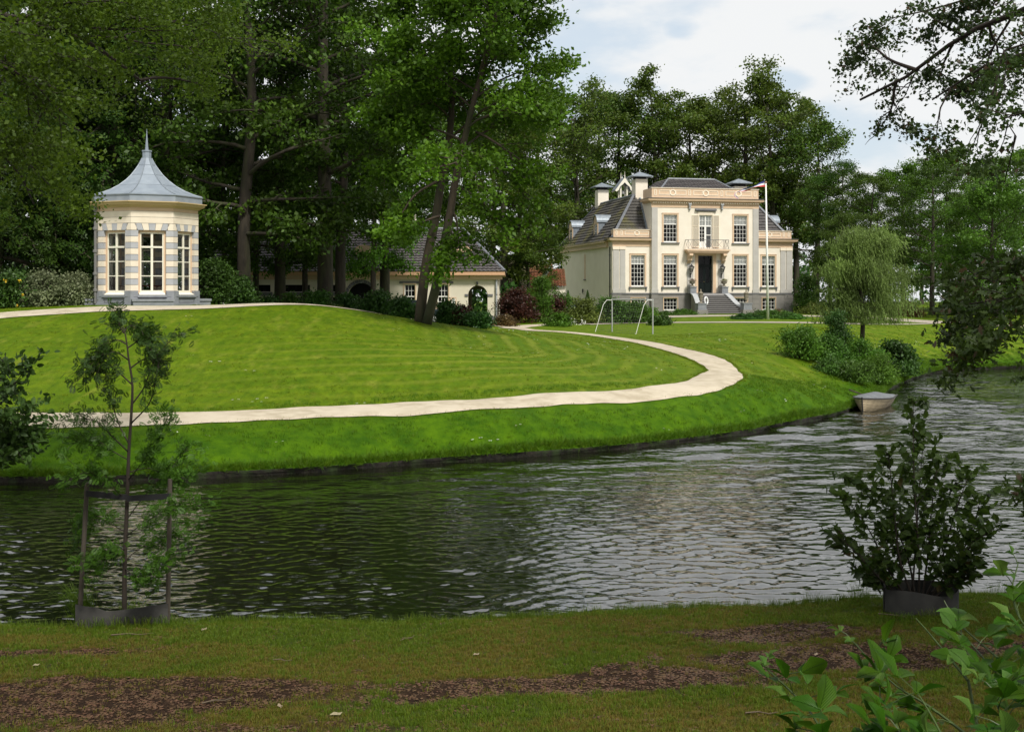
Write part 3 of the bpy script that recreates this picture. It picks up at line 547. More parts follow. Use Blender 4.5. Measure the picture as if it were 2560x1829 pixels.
def leafmesh(name, C, size, tpl, m, rs, up=.6, droop=0., along=None, smooth=False):
    V, Fs, _ = tpl; n = len(C); k = len(V)
    nz = rs.normal(size=(n, 3)); nz /= np.linalg.norm(nz, axis=1)[:, None]; nz[:, 2] += up; nz /= np.linalg.norm(nz, axis=1)[:, None]
    t = rs.normal(size=(n, 3)) if along is None else along + rs.normal(size=(n, 3)) * .45
    t[:, 2] -= droop; t -= nz * (t * nz).sum(1)[:, None]; t /= np.linalg.norm(t, axis=1)[:, None] + 1e-9
    if droop > 1.5: t[:, 2] -= droop * .5; t /= np.linalg.norm(t, axis=1)[:, None]
    s = np.cross(nz, t); s /= np.linalg.norm(s, axis=1)[:, None] + 1e-9
    sz = (size * rs.uniform(.65, 1.25, n))[:, None, None]
    co = C[:, None] + (V[None, :, :1] * t[:, None] + V[None, :, 1:2] * s[:, None] + V[None, :, 2:] * nz[:, None]) * sz
    me = bpy.data.meshes.new(name); me.vertices.add(n * k); me.vertices.foreach_set('co', co.astype(np.float32).ravel())
    fl = [len(f) for f in Fs]; base = np.concatenate([np.array(f) for f in Fs]); L_ = len(base)
    li = (base[None] + np.arange(n)[:, None] * k).ravel(); me.loops.add(n * L_); me.loops.foreach_set('vertex_index', li.astype(np.int32))
    st = np.r_[0, np.cumsum(fl)[:-1]]; me.polygons.add(n * len(Fs)); me.polygons.foreach_set('loop_start', (st[None] + np.arange(n)[:, None] * L_).ravel().astype(np.int32))
    me.update(calc_edges=True); me.materials.append(m); return me
class Plant:
    minr = .012
    def __init__(s, seed): s.r = random.Random(seed); s.rs = np.random.default_rng(seed); s.mb = MB(); s.c = []; s.tw = []
    def stem(s, pts, r0, r1, n=10, k=14, pw=.8):
        p = sm(pts, k); rad = [r1 + (r0 - r1) * (1 - i / (k - 1)) ** pw for i in range(k)]; s.mb.tube(p, rad, n); return p, rad
    def limb(s, a, d, L_, r, lev, droop=.0, wig=.25, sub=5, spread=.9, cl=(40, .35), minlev=0):
        n = 6; p = Vector(a); d = Vector(d).normalized(); pts = [p.copy()]; dr = [d.copy()]
        for i in range(n):
            d = (d + Vector((s.r.uniform(-wig, wig), s.r.uniform(-wig, wig), s.r.uniform(-wig, wig) * .6 - droop))).normalized(); p = p + d * L_ / n; pts.append(p.copy()); dr.append(d.copy())
        if r > s.minr: s.mb.tube(pts, [max(r * (1 - .8 * i / n), .003) for i in range(n + 1)], 6 if r > .08 else (4 if r > .03 else 3), cap=False)
        if lev <= minlev:
            for i in (2, 4, 6): s.c.append((pts[i], cl[1], cl[0], dr[i]))
            return
        for k in range(sub):
            t = .28 + .72 * (k + s.r.random() * .8) / sub; i = min(int(t * n), n - 1); q = pts[i].lerp(pts[i + 1], t * n - i)
            ax = s.r.choice((-1, 1)) * s.r.uniform(.5, 1.1) * spread; e = dr[i].cross(Vector((0, 0, 1)));
            e = e.normalized() if e.length > .1 else Vector((1, 0, 0)); f = e.cross(dr[i]).normalized()
            dd = dr[i] * math.cos(ax) + e * math.sin(ax) + f * s.r.uniform(-.35, .5)
            s.limb(q, dd, L_ * s.r.uniform(.38, .6) * (1.15 - .45 * t), r * .45, lev - 1, droop, wig, max(3, sub - 1), spread, cl, minlev)
        s.c.append((pts[-1], cl[1], cl[0], dr[-1]))
    def crown(s, name, size, tpl, m, up=.6, droop=0., flat=.6, parent=None, follow=False, **kw):
        rs = s.rs; C = []; A = []
        for c, sd_, n, d in s.c:
            q = rs.normal(size=(int(n), 3)) * sd_; q[:, 2] *= flat; q[:, 2] -= np.abs(rs.normal(size=int(n))) * droop * sd_ * .6; C.append(np.array(c) + q); A.append(np.tile(np.array(d), (int(n), 1)))
        C = np.concatenate(C); s.n = len(C)
        return leafmesh(name, C, size, tpl, m, rs, up, droop, np.concatenate(A) if follow else None)
L_dark = leafmat('dark_tree_leaf', (.032, .072, .006), (.064, .128, .010), .30, .25)
L_mid = leafmat('green_tree_leaf', (.054, .128, .006), (.098, .19, .011), .40, .25)
L_oak = leafmat('olive_green_tree_leaf', (.052, .096, .010), (.088, .145, .014), .33, .25, c3=(.10, .12, .02))
L_beech = leafmat('beech_leaf', (.046, .098, .005), (.088, .160, .009), .5, .3)
L_oakn = leafmat('near_oak_leaf', (.028, .058, .009), (.048, .086, .012), .32, .3, c3=(.07, .045, .02))
L_con = leafmat('conifer_needle', (.020, .052, .007), (.042, .088, .010), .2, .2)
L_bright = leafmat('bright_green_leaf', (.060, .140, .012), (.10, .20, .02), .38, .25)
L_willow = leafmat('willow_leaf', (.15, .24, .05), (.22, .32, .085), .35, .3)
L_copper = leafmat('copper_leaf', (.035, .016, .010), (.075, .028, .014), .25, .3)
def tree_meshes(kind, seed, H, R0, base, Rc, nl, cl, size, m, tpl=DIAM, trunk=bark, shape='round', droop=.03, flat=.55, top=.92, elev=(.15, .9), sub=5):
    t = Plant(seed); r = t.r; w = [(0, 0, -.6), (r.uniform(-.15, .15), r.uniform(-.15, .15), H * .2), (r.uniform(-.4, .4), r.uniform(-.4, .4), H * .5), (r.uniform(-.6, .6), r.uniform(-.6, .6), H * top)]
    p, rad = t.stem(w, R0, R0 * .12, 10, 18, .75)
    t.mb.tube([(0, 0, -.5), (0, 0, .15), (w[1][0] * .1, w[1][1] * .1, .8)], [R0 * 1.7, R0 * 1.35, R0 * .98], 10)
    for i in range(nl):
        f = (i + r.random() * .7) / nl; z = base + (top * H - base) * f; k = z / (top * H) * (len(p) - 1); j = min(int(k), len(p) - 2); a = Vector(p[j]).lerp(Vector(p[j + 1]), k - j)
        if shape == 'round': prof = math.sin(math.pi * min(max(.12 + .83 * f, 0), 1)) ** .6
        elif shape == 'cone': prof = 1.05 - f
        elif shape == 'vase': prof = .45 + .75 * f if f < .7 else 1.3 - .7 * f
        else: prof = 1.
        L_ = Rc * max(prof, .22) * r.uniform(.75, 1.15); az = i * 2.4 + r.uniform(-.4, .4); el = elev[0] + (elev[1] - elev[0]) * f + r.uniform(-.12, .12)
        t.limb(a, (math.cos(az) * math.cos(el), math.sin(az) * math.cos(el), math.sin(el)), L_, max(rad[j] * .42, .05), 2, droop, .22, sub, .95, cl)
    return t.mb.mesh('trunk', trunk, True), t.crown('crown', size, tpl, m, .6, 0, flat)
PRO = {
 'broad': [tree_meshes('b', 11, 25, .42, 5, 6.5, 26, (13, .42), .26, L_dark), tree_meshes('b', 12, 24, .38, 6, 6, 24, (13, .42), .26, L_dark, shape='vase')],
 'low': [tree_meshes('b', 14, 22, .36, 3.8, 6.2, 28, (13, .42), .25, L_dark, droop=.05)],
 'mid': [tree_meshes('m', 21, 20, .36, 4, 6, 24, (14, .42), .27, L_mid)],
 'oak': [tree_meshes('o', 31, 24, .5, 6, 7, 20, (12, .50), .34, L_oak, shape='vase', flat=.7, elev=(.2, 1.1)), tree_meshes('o', 32, 23, .45, 5.5, 6.5, 18, (12, .5), .34, L_oak, flat=.7, elev=(.1, 1.2)), tree_meshes('o', 33, 25, .45, 8, 6, 18, (12, .46), .34, L_oak, shape='vase', elev=(.3, 1.15))],
 'conifer': [tree_meshes('c', 41, 20, .34, 1.2, 4.2, 44, (8, .30), .42, L_con, SPRAY, shape='cone', droop=.13, flat=.35, elev=(-.15, .3), sub=4)],
 'bright': [tree_meshes('g', 51, 13, .25, 1.5, 5.0, 26, (15, .40), .25, L_bright)],
}
TREES = []
def tree(proto, vi, u, Y, name, label, group, scale=1., rz=None, z=None, sc2=None):
    x = (u - CX) / FPX * Y; t, c = PRO[proto][vi % len(PRO[proto])]; rz = rz if rz is not None else random.Random(int(u * 7 + Y)).uniform(0, 6.28)
    e = empty(name, (x, Y, gz(x, Y) if z is None else z), rz, label, 'tree', group); e.scale = (scale, scale, sc2 or scale)
    link('trunk', t, e); link('crown', c, e); TREES.append(e); return e
G1, G2, G3, G4 = 'dark trees round the pavilion and coach house', 'tall trees behind the villa', 'trees along the right side of the park', 'trees filling the far background'
for i, (k, vi, u, Y, s, lab) in enumerate([
    ('broad', 0, 402, 68, 1.05, 'tall dark tree with thick trunk behind the pavilion spire'),
    ('broad', 1, 330, 76, 1.05, 'dark tree whose trunk stands left of the pavilion spire'),
    ('low', 0, 612, 62, 1.05, 'dark tree with a slim trunk just right of the pavilion'),
    ('broad', 0, 812, 65, 1.1, 'big dark tree with forked trunk before the coach house garage doors'),
    ('broad', 1, 852, 70, .9, 'dark tree with straight trunk left of the coach house arch'),
    ('broad', 0, 700, 76, .95, 'green tree standing between two dark trunks before the coach house'),
    ('broad', 1, 500, 80, 1.1, 'tall dark tree seen over the right edge of the pavilion roof'),
    ('broad', 1, 960, 80, 1.0, 'dark tree rising behind the left side of the two-stemmed maple'),
    ('oak', 0, 1262, 98, .72, 'tree on an ivy-clad trunk right beside the coach house'),
    ('oak', 1, 1292, 100, .70, 'second ivy-clad tree, in the middle of three beside the coach house'),
    ('low', 0, 1322, 99, .46, 'dark ivy-clad tree nearest the villa side wall'),
    ('mid', 0, 640, 78, .62, 'smaller tree hanging over the left garage doors'), ('mid', 0, 765, 79, .60, 'smaller tree over the coach house roof left of the arch'), ('mid', 0, 935, 78, .58, 'smaller tree hanging over the carriage arch'), ('mid', 0, 560, 76, .6, 'smaller tree between the pavilion and the garages'),
    ('broad', 0, 40, 74, 1.0, 'dark broadleaf tree at the far left behind the conifers')]):
    tree(k, vi, u, Y, 'broadleaf_tree', lab, G1, s, sc2=(s * 1.5 if lab.startswith('smaller tree') else None))
for i, (u, Y, s, lab) in enumerate([(120, 61, 1.0, 'dark drooping conifer at the far left behind the hedge'), (262, 62, 1.02, 'dark drooping conifer close behind the left of the pavilion'), (-10, 58, 1.0, 'dark conifer cut by the left edge of the view'), (190, 72, 1.1, 'taller conifer between and behind two others at left')]):
    tree('conifer', 0, u, Y, 'conifer_tree', lab, 'conifers left of the pavilion', s)
for i, (vi, u, Y, s, lab) in enumerate([
    (0, 1440, 132, .96, 'olive oak above the left end of the villa roof, spreading limbs'), (1, 1545, 138, 1.06, 'dark oak behind the bell turret of the villa'), (2, 1640, 136, 1.02, 'tall oak behind the villa parapet, left part'),
    (1, 1720, 141, 1.05, 'oak behind the middle of the villa roof'), (0, 1860, 138, 1.06, 'highest round oak behind the flagpole'), (2, 1925, 134, .98, 'oak with straight trunk just right of the flagpole'),
    (1, 2040, 132, .88, 'oak with a limb leaning far out to the right'), (0, 1350, 140, 1.0, 'oak seen between the maple and the villa roof'), (2, 1990, 145, .95, 'thin oak in the gap right of the villa'), (1, 1790, 150, 1.08, 'oak behind the right half of the villa parapet'), (2, 1490, 150, 1.02, 'oak farther back above the left chimney')]):
    tree('oak', vi, u, Y, 'oak_tree', lab, G2, s)
for i, (k, vi, u, Y, s, lab) in enumerate([
    ('broad', 1, 2100, 118, .60, 'dark tree behind the weeping willow, left side'), ('low', 0, 2180, 112, .60, 'dark bushy tree behind the weeping willow crown'), ('mid', 0, 2260, 118, .72, 'mid green tree right of the weeping willow'),
    ('mid', 0, 2370, 125, .84, 'round green tree high at the right skyline'), ('broad', 0, 2330, 108, .56, 'dark tree behind the overhanging oak twigs at right'), ('bright', 0, 2490, 98, .86, 'light green tree at the right edge of the park'),
    ('mid', 0, 2540, 128, .86, 'green tree at the far right skyline'), ('low', 0, 2440, 118, .66, 'dark tree behind the light green one'), ('broad', 1, 2075, 120, .56, 'dark tree behind the lawn right of the villa corner'), ('low', 0, 2110, 108, .42, 'low dark tree between villa corner and willow'), ('mid', 0, 2620, 110, .8, 'green tree cut by the right edge of the view')]):
    tree(k, vi, u, Y, 'broadleaf_tree', lab, G3, s)
rb = random.Random(77); far_lab = 'dark tree far back in the wood behind everything'
for i in range(26):
    u = -150 + i * 116 + rb.uniform(-30, 30); Y = rb.uniform(162, 190) if u > 1300 else rb.uniform(98, 125)
    s = (.92 if u < 1300 else (.92 if u < 2000 else .70)) * rb.uniform(.92, 1.08)
    tree(rb.choice(['broad', 'low', 'oak', 'mid']), i, u, Y, 'broadleaf_tree', far_lab, G4, s)
# two-stemmed maple
def custom(name, loc, label, cat='tree', group=None): return empty(name, loc, 0, label, cat, group)
mp_ = Plant(61); Y5 = 55.; B5 = P(1055, 800, Y5)
stA = [P(1048, 812, Y5), P(1060, 700, Y5), P(1069, 641, Y5), P(1090, 540, Y5 + .2), P(1103, 454, Y5 + .4), P(1118, 384, Y5 + .5), P(1130, 250, Y5 + .8), P(1120, 60, Y5 + .8), P(1128, -190, Y5 + .8)]
stB = [P(1066, 812, Y5 - .2), P(1094, 700, Y5 - .4), P(1104, 641, Y5 - .5), P(1124, 540, Y5 - .8), P(1142, 434, Y5 - 1), P(1185, 250, Y5 - 1.4), P(1235, 60, Y5 - 1.8), P(1255, -150, Y5 - 2)]
for st, r0, seed in ((stA, .25, 1), (stB, .23, 2)):
    p, rad = mp_.stem([tuple(q - B5) for q in st], r0, .05, 12, 26, .95)
    n = 22
    for i in range(n):
        f = .40 + .58 * (i + mp_.r.random() * .6) / n; k = f * 25; j = min(int(k), 24); a = Vector(p[j]).lerp(Vector(p[j + 1]), k - j)
        az = i * 2.4 + seed * 1.1 + mp_.r.uniform(-.3, .3); el = -.05 + 1.0 * f + mp_.r.uniform(-.15, .2); L_ = 5.4 * (1 - .35 * abs(f - .5) * 2) * mp_.r.uniform(.75, 1.1)
        if math.cos(az) < -.2: L_ *= .7
        mp_.limb(a, (math.cos(az) * math.cos(el), math.sin(az) * math.cos(el), math.sin(el)), L_, rad[j] * .45, 2, .07 if f < .6 else .02, .22, 6, .95, (16, .36))
for a, b in (((1150, 470), (1290, 560)), ((1130, 520), (1215, 640)), ((1115, 560), (1225, 690)), ((1100, 540), (960, 600)), ((1100, 450), (930, 520)), ((1180, 380), (1400, 480)), ((1190, 330), (1420, 400))):   # drooping low limbs
    A = P(*a, Y5 - .6); Bq = P(*b, Y5 - 2.2); d = Bq - A; mp_.limb(A - B5, d, d.length * .8, .07, 2, .05, .2, 5, .8, (11, .30))
e = custom('maple_tree', B5, 'green maple with two tall leaning stems on the back of the mound'); link('trunk', mp_.mb.mesh('trunk', barkr, True), e); link('crown', mp_.crown('crown', .22, DIAM, L_mid, .7, 0, .55), e)
# weeping willow
wp = Plant(71); wp.minr = .006; WX, WY = P(2155, 850, 65.3).xy; wz = gz(WX, WY)
p, rad = wp.stem([(0, 0, -.3), (.05, 0, 1.5), (-.05, .1, 3), (.1, 0, 4.6), (0, 0, 5.6)], .14, .03, 8, 14)
for i in range(40):
    f = .22 + .78 * i / 40; k = f * 13; j = min(int(k), 12); a = Vector(p[j]).lerp(Vector(p[j + 1]), k - j); az = i * 2.4; el = .35 + .6 * f
    wp.limb(a, (math.cos(az) * math.cos(el), math.sin(az) * math.cos(el), math.sin(el)), wp.r.uniform(1.3, 2.5) * (1.15 - .55 * f ** 2), .03, 1, .13, .2, 7, 1., (12, .12))
rs = wp.rs; C = []; Ad = []
for c, s_, n, d in wp.c:                     # hanging strands from every twig
    for k in range(8):
        L_ = rs.uniform(.18, .8); n = 15; t = np.linspace(0, 1, n)[:, None]; o = rs.normal(size=3) * .22; sw = rs.normal(size=3) * .15
        q = np.array(c) + o + sw * t + np.array([.12, 0, -L_]) * t; q = q[q[:, 2] > .9]
        C.append(q); Ad.append(np.tile([.2, 0, -1.], (len(q), 1)))
e = custom('weeping_willow', (WX, WY, wz), 'pale green feathery weeping tree standing on the lawn above the bank shrubs')
link('trunk', wp.mb.mesh('trunk', bark, True), e); link('crown', leafmesh('crown', np.concatenate(C), .15, WILLOW, L_willow, rs, .3, .5, np.concatenate(Ad)), e)
# near trees whose boughs hang into the view and shade this bank
def bough_tree(name, label, trunk, boughs, canopy, tpl, m, size, cl, seed, canopy_m, keepout=()):
    t = Plant(seed); t.minr = .008; b = Vector(trunk[0]); t.stem([tuple(Vector(q) - b) for q in trunk], .45, .18, 12, 16)
    for pts, r0, lev, sub, sl in boughs:
        pts = sm([tuple(Vector(q) - b) for q in pts], 16); t.mb.tube(pts, [r0 * (1 - .85 * i / 15) for i in range(16)], 7)
        k = max(int(len(pts) * sub), 6)
        for i in range(k):
            f = .25 + .75 * (i + t.r.random() * .6) / k; j = min(int(f * 15), 14); a = Vector(pts[j]).lerp(Vector(pts[j + 1]), f * 15 - j); d = (Vector(pts[j + 1]) - Vector(pts[j])).normalized()
            sd_ = d.cross(Vector((0, 0, 1))).normalized(); g = t.r.uniform(.4, 1.1); hv = t.r.uniform(-.75, .6)
            dd = (d * math.cos(g) + sd_ * math.sin(g) * t.r.choice((-1, 1)) * .9 + Vector((0, 0, hv))).normalized(); ln = sl * t.r.uniform(.6, 1.1); en = a + dd * ln * 1.1 + b
            if any(x0 < CX + en.x / en.y * FPX < x1 and y0 < HZ - (en.z - CAMZ) / en.y * FPX < y1 for x0, y0, x1, y1 in keepout): continue
            t.limb(a, dd, ln, r0 * .22, lev, .05, .3, 5, .9, cl)
    t.c = [q for q in t.c if not any(x0 < CX + (q[0].x + b.x) / (q[0].y + b.y) * FPX < x1 and y0 < HZ - (q[0].z + b.z - CAMZ) / (q[0].y + b.y) * FPX < y1 for x0, y0, x1, y1 in keepout)]
    e = empty(name, b, 0, label, 'tree'); link('trunk', t.mb.mesh('trunk', barkd, True), e); link('crown', t.crown('crown', size, tpl, m, .5, 0, .6), e)
    rs = t.rs; Cs = []
    for cx, cy, cz_, rx, ry, rz_, n in canopy:
        q = rs.normal(size=(n, 3)); q /= np.linalg.norm(q, axis=1)[:, None]; q *= rs.uniform(.35, 1, n)[:, None] ** .5; Cs.append(np.array([cx, cy, cz_]) - np.array(b) + q * np.array([rx, ry, rz_]))
    C = np.concatenate(Cs); keep = (C[:, 2] + b.z) > CAMZ + .27 * np.maximum(C[:, 1] + b.y, 0) + .8; C = C[keep]
    tag(link('crown', leafmesh('crown', C, .55, DIAM, canopy_m, rs, .6), e), label=None)
def zb(x, y): return zn(x, y)
bough_tree('beech_tree', 'beech whose leafy boughs hang into the top left corner', [(-12.5, 12, zb(-12.5, 12) - .4), (-12.6, 12.2, 5), (-12.3, 12.5, 12), (-12, 12.8, 18)], [
    ([(-12.4, 12.4, 11), P(-60, 10, 22), P(110, 60, 23), P(220, 105, 24), P(300, 160, 25), P(385, 230, 26)], .16, 2, 1.3, 2.6),
    ([(-12.4, 12.4, 9), P(-90, 130, 21), P(60, 215, 22), P(130, 290, 23), P(205, 330, 24)], .12, 2, 1.3, 2.4),
    ([(-12.4, 12.4, 12), P(-40, -60, 23), P(160, -30, 24), P(330, 40, 25), P(450, 130, 26)], .13, 2, 1.4, 2.8),
    ([(-12.4, 12.4, 8), P(-100, 280, 20), P(0, 380, 21), P(60, 450, 22), P(85, 510, 22.5)], .09, 2, 1.2, 1.8),
    ([(-12.4, 12.4, 13), P(60, -160, 25), P(300, -130, 26), P(480, -20, 27), P(560, 60, 27.5)], .12, 2, 1.3, 2.4)],
    [(-11, 8, 15, 9, 10, 6, 1500), (-4, -2, 16, 9, 8, 5.5, 600)], DIAM, L_beech, .092, (12, .20), 91, L_beech, [(225, 330, 700, 800), (420, 240, 700, 800), (90, 540, 400, 900), (600, 120, 900, 700)])
bough_tree('oak_tree', 'oak whose dark boughs hang into the upper right of the sky', [(15, 11, zb(15, 11) - .4), (15.2, 11.3, 5), (14.8, 12, 11), (14.2, 12.5, 17)], [
    ([(14.8, 12.2, 12), P(2560, 25, 21), P(2460, 60, 21.5), P(2370, 115, 22), P(2290, 175, 22.5), P(2215, 225, 23), P(2150, 250, 23.3)], .15, 2, 1.3, 1.45),
    ([(14.8, 12.2, 11), P(2600, 120, 19), P(2490, 145, 19.5), P(2430, 185, 20), P(2380, 225, 20), P(2330, 250, 20.2)], .10, 2, .8, 1.2),
    ([(14.8, 12.2, 10), P(2600, 100, 18), P(2510, 130, 18), P(2480, 210, 18), P(2475, 290, 18), P(2430, 370, 18)], .05, 1, 1.6, 1.0),
    ([(14.8, 12.2, 13), P(2600, -60, 21), P(2480, -20, 21.5), P(2380, 10, 22), P(2310, 30, 22.3)], .10, 2, 1.3, 1.5),
    ([P(2290, 175, 22.5), P(2225, 150, 22.9), P(2170, 110, 23.2), P(2120, 130, 23.6)], .04, 1, 1., .9),
    ([(14.8, 12.2, 9), P(2640, 260, 17), P(2560, 300, 17.4), P(2530, 380, 17.6), P(2510, 460, 17.8)], .05, 1, 1.6, 1.2)],
    [(13, 8, 17, 9, 9, 6, 1400), (5, -3, 17, 9, 8, 5, 600)], SLOBE, L_oakn, .095, (5, .09), 92, L_oakn, [(1900, 440, 2420, 800), (1900, -100, 2090, 600), (1900, 300, 2180, 700)])
bough_tree('oak_tree', 'oak whose leafy twigs droop over the pond at the right edge', [(9.5, 10.5, zb(9.5, 10.5) - .4), (9.6, 10.6, 3.5), (9.4, 11, 7.5), (9, 11.5, 12)], [
    ([(9.5, 10.8, 5.6), P(2650, 720, 12.5), P(2520, 745, 13), P(2420, 760, 13.3), P(2350, 745, 13.6)], .04, 1, 1.5, .75),
    ([(9.5, 10.8, 5.2), P(2650, 800, 12), P(2540, 830, 12.4), P(2460, 850, 12.8), P(2400, 870, 13)], .035, 1, 1.5, .7),
    ([(9.5, 10.8, 6.2), P(2640, 640, 13), P(2540, 670, 13.4), P(2470, 700, 13.8), P(2410, 700, 14)], .04, 1, 1.0, .7),
    ([(9.5, 10.8, 4), P(2650, 1180, 11.5), P(2600, 1220, 11.6), P(2560, 1250, 11.8), P(2540, 1260, 11.9)], .025, 1, .8, .35)],
    [(10, 7, 12, 5, 5, 4, 600)], OAK, L_oakn, .10, (9, .10), 93, L_oakn, [(1900, 600, 2310, 1300), (1900, 400, 2440, 640), (1900, 960, 2700, 1150)])
# shrubs
def shrub_me(seed, w, d, h, n, size, m, tpl=DIAM, clumps=26, sd_=.16, spiky=0.):
    rs = np.random.default_rng(seed); C = []
    for k in range(clumps):
        a = rs.uniform(0, 6.28); q = rs.uniform(0, 1) ** .5; z = rs.uniform(.12, 1); s_ = math.sqrt(max(0, 1 - (z * .93) ** 2.2)); c = np.array([math.cos(a) * q * w / 2 * s_, math.sin(a) * q * d / 2 * s_, z * h])
        k2 = rs.normal(size=(n // clumps, 3)) * sd_ * np.array([1, 1, .7 + spiky]); C.append(c + k2)
    base = rs.normal(size=(n // 3, 3)) * np.array([w * .24, d * .24, h * .2]) + np.array([0, 0, h * .32]); C.append(base)
    C = np.concatenate(C); C[:, 2] = np.abs(C[:, 2]); mb = MB(); r = random.Random(seed)
    for k in range(9):
        a = r.uniform(0, 6.28); q = r.uniform(.2, .45); mb.tube([(0, 0, -.1), (math.cos(a) * w * q * .4, math.sin(a) * d * q * .4, h * .4), (math.cos(a) * w * q, math.sin(a) * d * q, h * .85)], [.025, .018, .008], 4)
    return mb.mesh('stem', barkd), leafmesh('foliage', C, size, tpl, m, rs, .5)
L_hedge = leafmat('hedge_leaf', (.04, .10, .010), (.075, .165, .018), .3, .3)
L_var = leafmat('variegated_leaf', (.09, .12, .05), (.22, .25, .13), .3, .3)
L_red = leafmat('reddish_leaf', (.085, .055, .018), (.13, .075, .025), .3, .3)
L_olive = leafmat('olive_shrub_leaf', (.08, .12, .02), (.13, .18, .03), .3, .3)
L_shrub = leafmat('shrub_leaf', (.028, .072, .012), (.052, .12, .018), .3, .3)
# low growth under the far wood
rs = np.random.default_rng(9)
def undergrowth(x0, x1, y0, y1, h, n, label):
    X = rs.uniform(x0, x1, n); Y = y0 + (y1 - y0) * rs.random(n); H = h * (.45 + .75 * vnoise(X * .25 + 40, Y * .1 + 9, 31, 1.)); Zq = zland(X, Y) + H * rs.random(n) ** .7
    me = leafmesh('undergrowth', np.stack([X, Y, Zq], 1), .6, DIAM, L_shrub, rs, .4); tag(link('undergrowth', me), kind='stuff')
undergrowth(-75, .5, 96, 102, 4.5, 12000, ''); undergrowth(0, 150, 150, 160, 7, 16000, ''); undergrowth(48, 90, 112, 125, 3.5, 5000, ''); undergrowth(-40, -23, 64, 70, 2.6, 3500, '')
SH = {}
def shrub(name, label, u0, u1, vt, vb, Y, m, size=.14, dens=1., tpl=DIAM, depth=None, seed=None, group='garden shrubs and bed plants', sd_=None, z=None, cat='shrub', spiky=0):
    w = (u1 - u0) / FPX * Y; x = ((u0 + u1) / 2 - CX) / FPX * Y; zg = gz(x, Y) if z is None else z; h = max(CAMZ + (HZ - vt) / FPX * Y - zg, .3); d = depth or min(w, 2.5)
    seed = seed or int(u0 + vt * 3 + Y); n = int(min(5600, 620 * dens * (w * d + w * h + h * d) * (.14 / size) ** 1.7))
    s_, f_ = shrub_me(seed, w, d, h, max(n, 150), size, m, tpl, max(14, int(5 * w * max(h, .8) + 10)), sd_ or min(.22, .16 * h + .05), spiky)
    e = empty(name, (x, Y, zg), 0, label, cat, group); link('stem', s_, e); link('foliage', f_, e); return e
shrub('rose_bush', 'green rose bush with yellow blooms at the far left edge', -60, 95, 682, 775, 53, L_shrub, .13)
shrub('variegated_shrub', 'pale variegated bushy shrub left of the rose hedge gap', 70, 165, 690, 772, 53.5, L_var, .12)
shrub('variegated_shrub', 'pale variegated shrub touching the left wall of the pavilion', 150, 240, 694, 770, 54, L_var, .12)
yel = leafmat('yellow_rose_petal', (.75, .5, .02), (.8, .6, .05), .3, .3)
k_ = 0
for u, v in ((50, 701), (14, 702), (58, 735), (42, 763)):
    q = P(u, v, 51.8); o = link('yellow_rose', leafmesh('yellow_rose', np.random.default_rng(int(u)).normal(size=(14, 3)) * .035, .09, OVAL, yel, np.random.default_rng(3), .2), loc=q)
    tag(o, ['largest yellow rose bloom in the bush at the far left', 'yellow rose bloom nearest the left edge', 'small yellow rose half way up the left bush', 'lowest yellow rose, near the grass at left'][k_], 'flower', 'yellow roses'); k_ += 1
for a in [
    ('garden_shrub', 'green shrub filling the gap right of the pavilion wall', 500, 575, 655, 765, 58, L_shrub), ('garden_shrub', 'dark shrub under the slim trunk right of the pavilion', 545, 640, 700, 770, 61, L_shrub),
    ('garden_shrub', 'low green plant before the left garage opening', 655, 705, 748, 775, 66, L_shrub), ('garden_shrub', 'upright leafy plant before the second garage opening', 715, 740, 738, 776, 66, L_hedge),
    ('garden_shrub', 'leafy shrub round the foot of the forked trunk', 760, 830, 735, 785, 64, L_hedge), ('garden_shrub', 'dark green shrub between the trunks and the arch', 835, 905, 745, 795, 64, L_shrub),
    ('garden_shrub', 'grassy shrub low before the coach house arch', 800, 870, 765, 795, 62, L_olive), ('garden_shrub', 'large leafy shrub before the right half of the arch', 895, 985, 735, 800, 62, L_shrub),
    ('garden_shrub', 'large leafy shrub left of the two-stemmed maple', 970, 1045, 752, 808, 60, L_shrub), ('garden_shrub', 'tall leafy shrub before the shuttered window', 1085, 1150, 762, 812, 62, L_shrub),
    ('garden_shrub', 'dark brown-green shrub between window and arched passage', 1120, 1185, 772, 818, 62, L_copper), ('garden_shrub', 'glossy green shrub before the arched passage', 1155, 1228, 782, 822, 61, L_shrub),
    ('heather_bush', 'low olive and rust cushion at the coach house corner', 1232, 1292, 793, 813, 78, L_red), ('copper_shrub', 'big dark copper shrub between coach house and villa', 1240, 1345, 728, 808, 84, L_copper),
    ('copper_shrub', 'dark copper shrub in front of the parked car', 1310, 1425, 745, 808, 88, L_copper), ('garden_shrub', 'bright green small tree-like shrub before the orange roof', 1325, 1378, 698, 800, 86, L_bright),
    ('garden_shrub', 'green shrub left of the cone topiary', 1370, 1432, 735, 800, 92, L_hedge), ('garden_shrub', 'low bright green shrub at the lawn edge by the white flowers', 1362, 1425, 788, 814, 80, L_bright),
    ('garden_shrub', 'big light green shrub left of the goal', 1420, 1500, 750, 815, 86, L_olive), ('garden_shrub', 'big green shrub seen through the goal', 1478, 1570, 752, 814, 87, L_hedge), ('garden_shrub', 'green shrub at the right post of the goal', 1545, 1625, 760, 812, 88, L_hedge),
    ('garden_shrub', 'yellow green shrub below the villa corner', 1590, 1650, 776, 808, 90, L_bright), ('garden_shrub', 'low grey green shrub at the drive beside the goal', 1620, 1676, 792, 812, 84, L_shrub)]:
    shrub(*a)
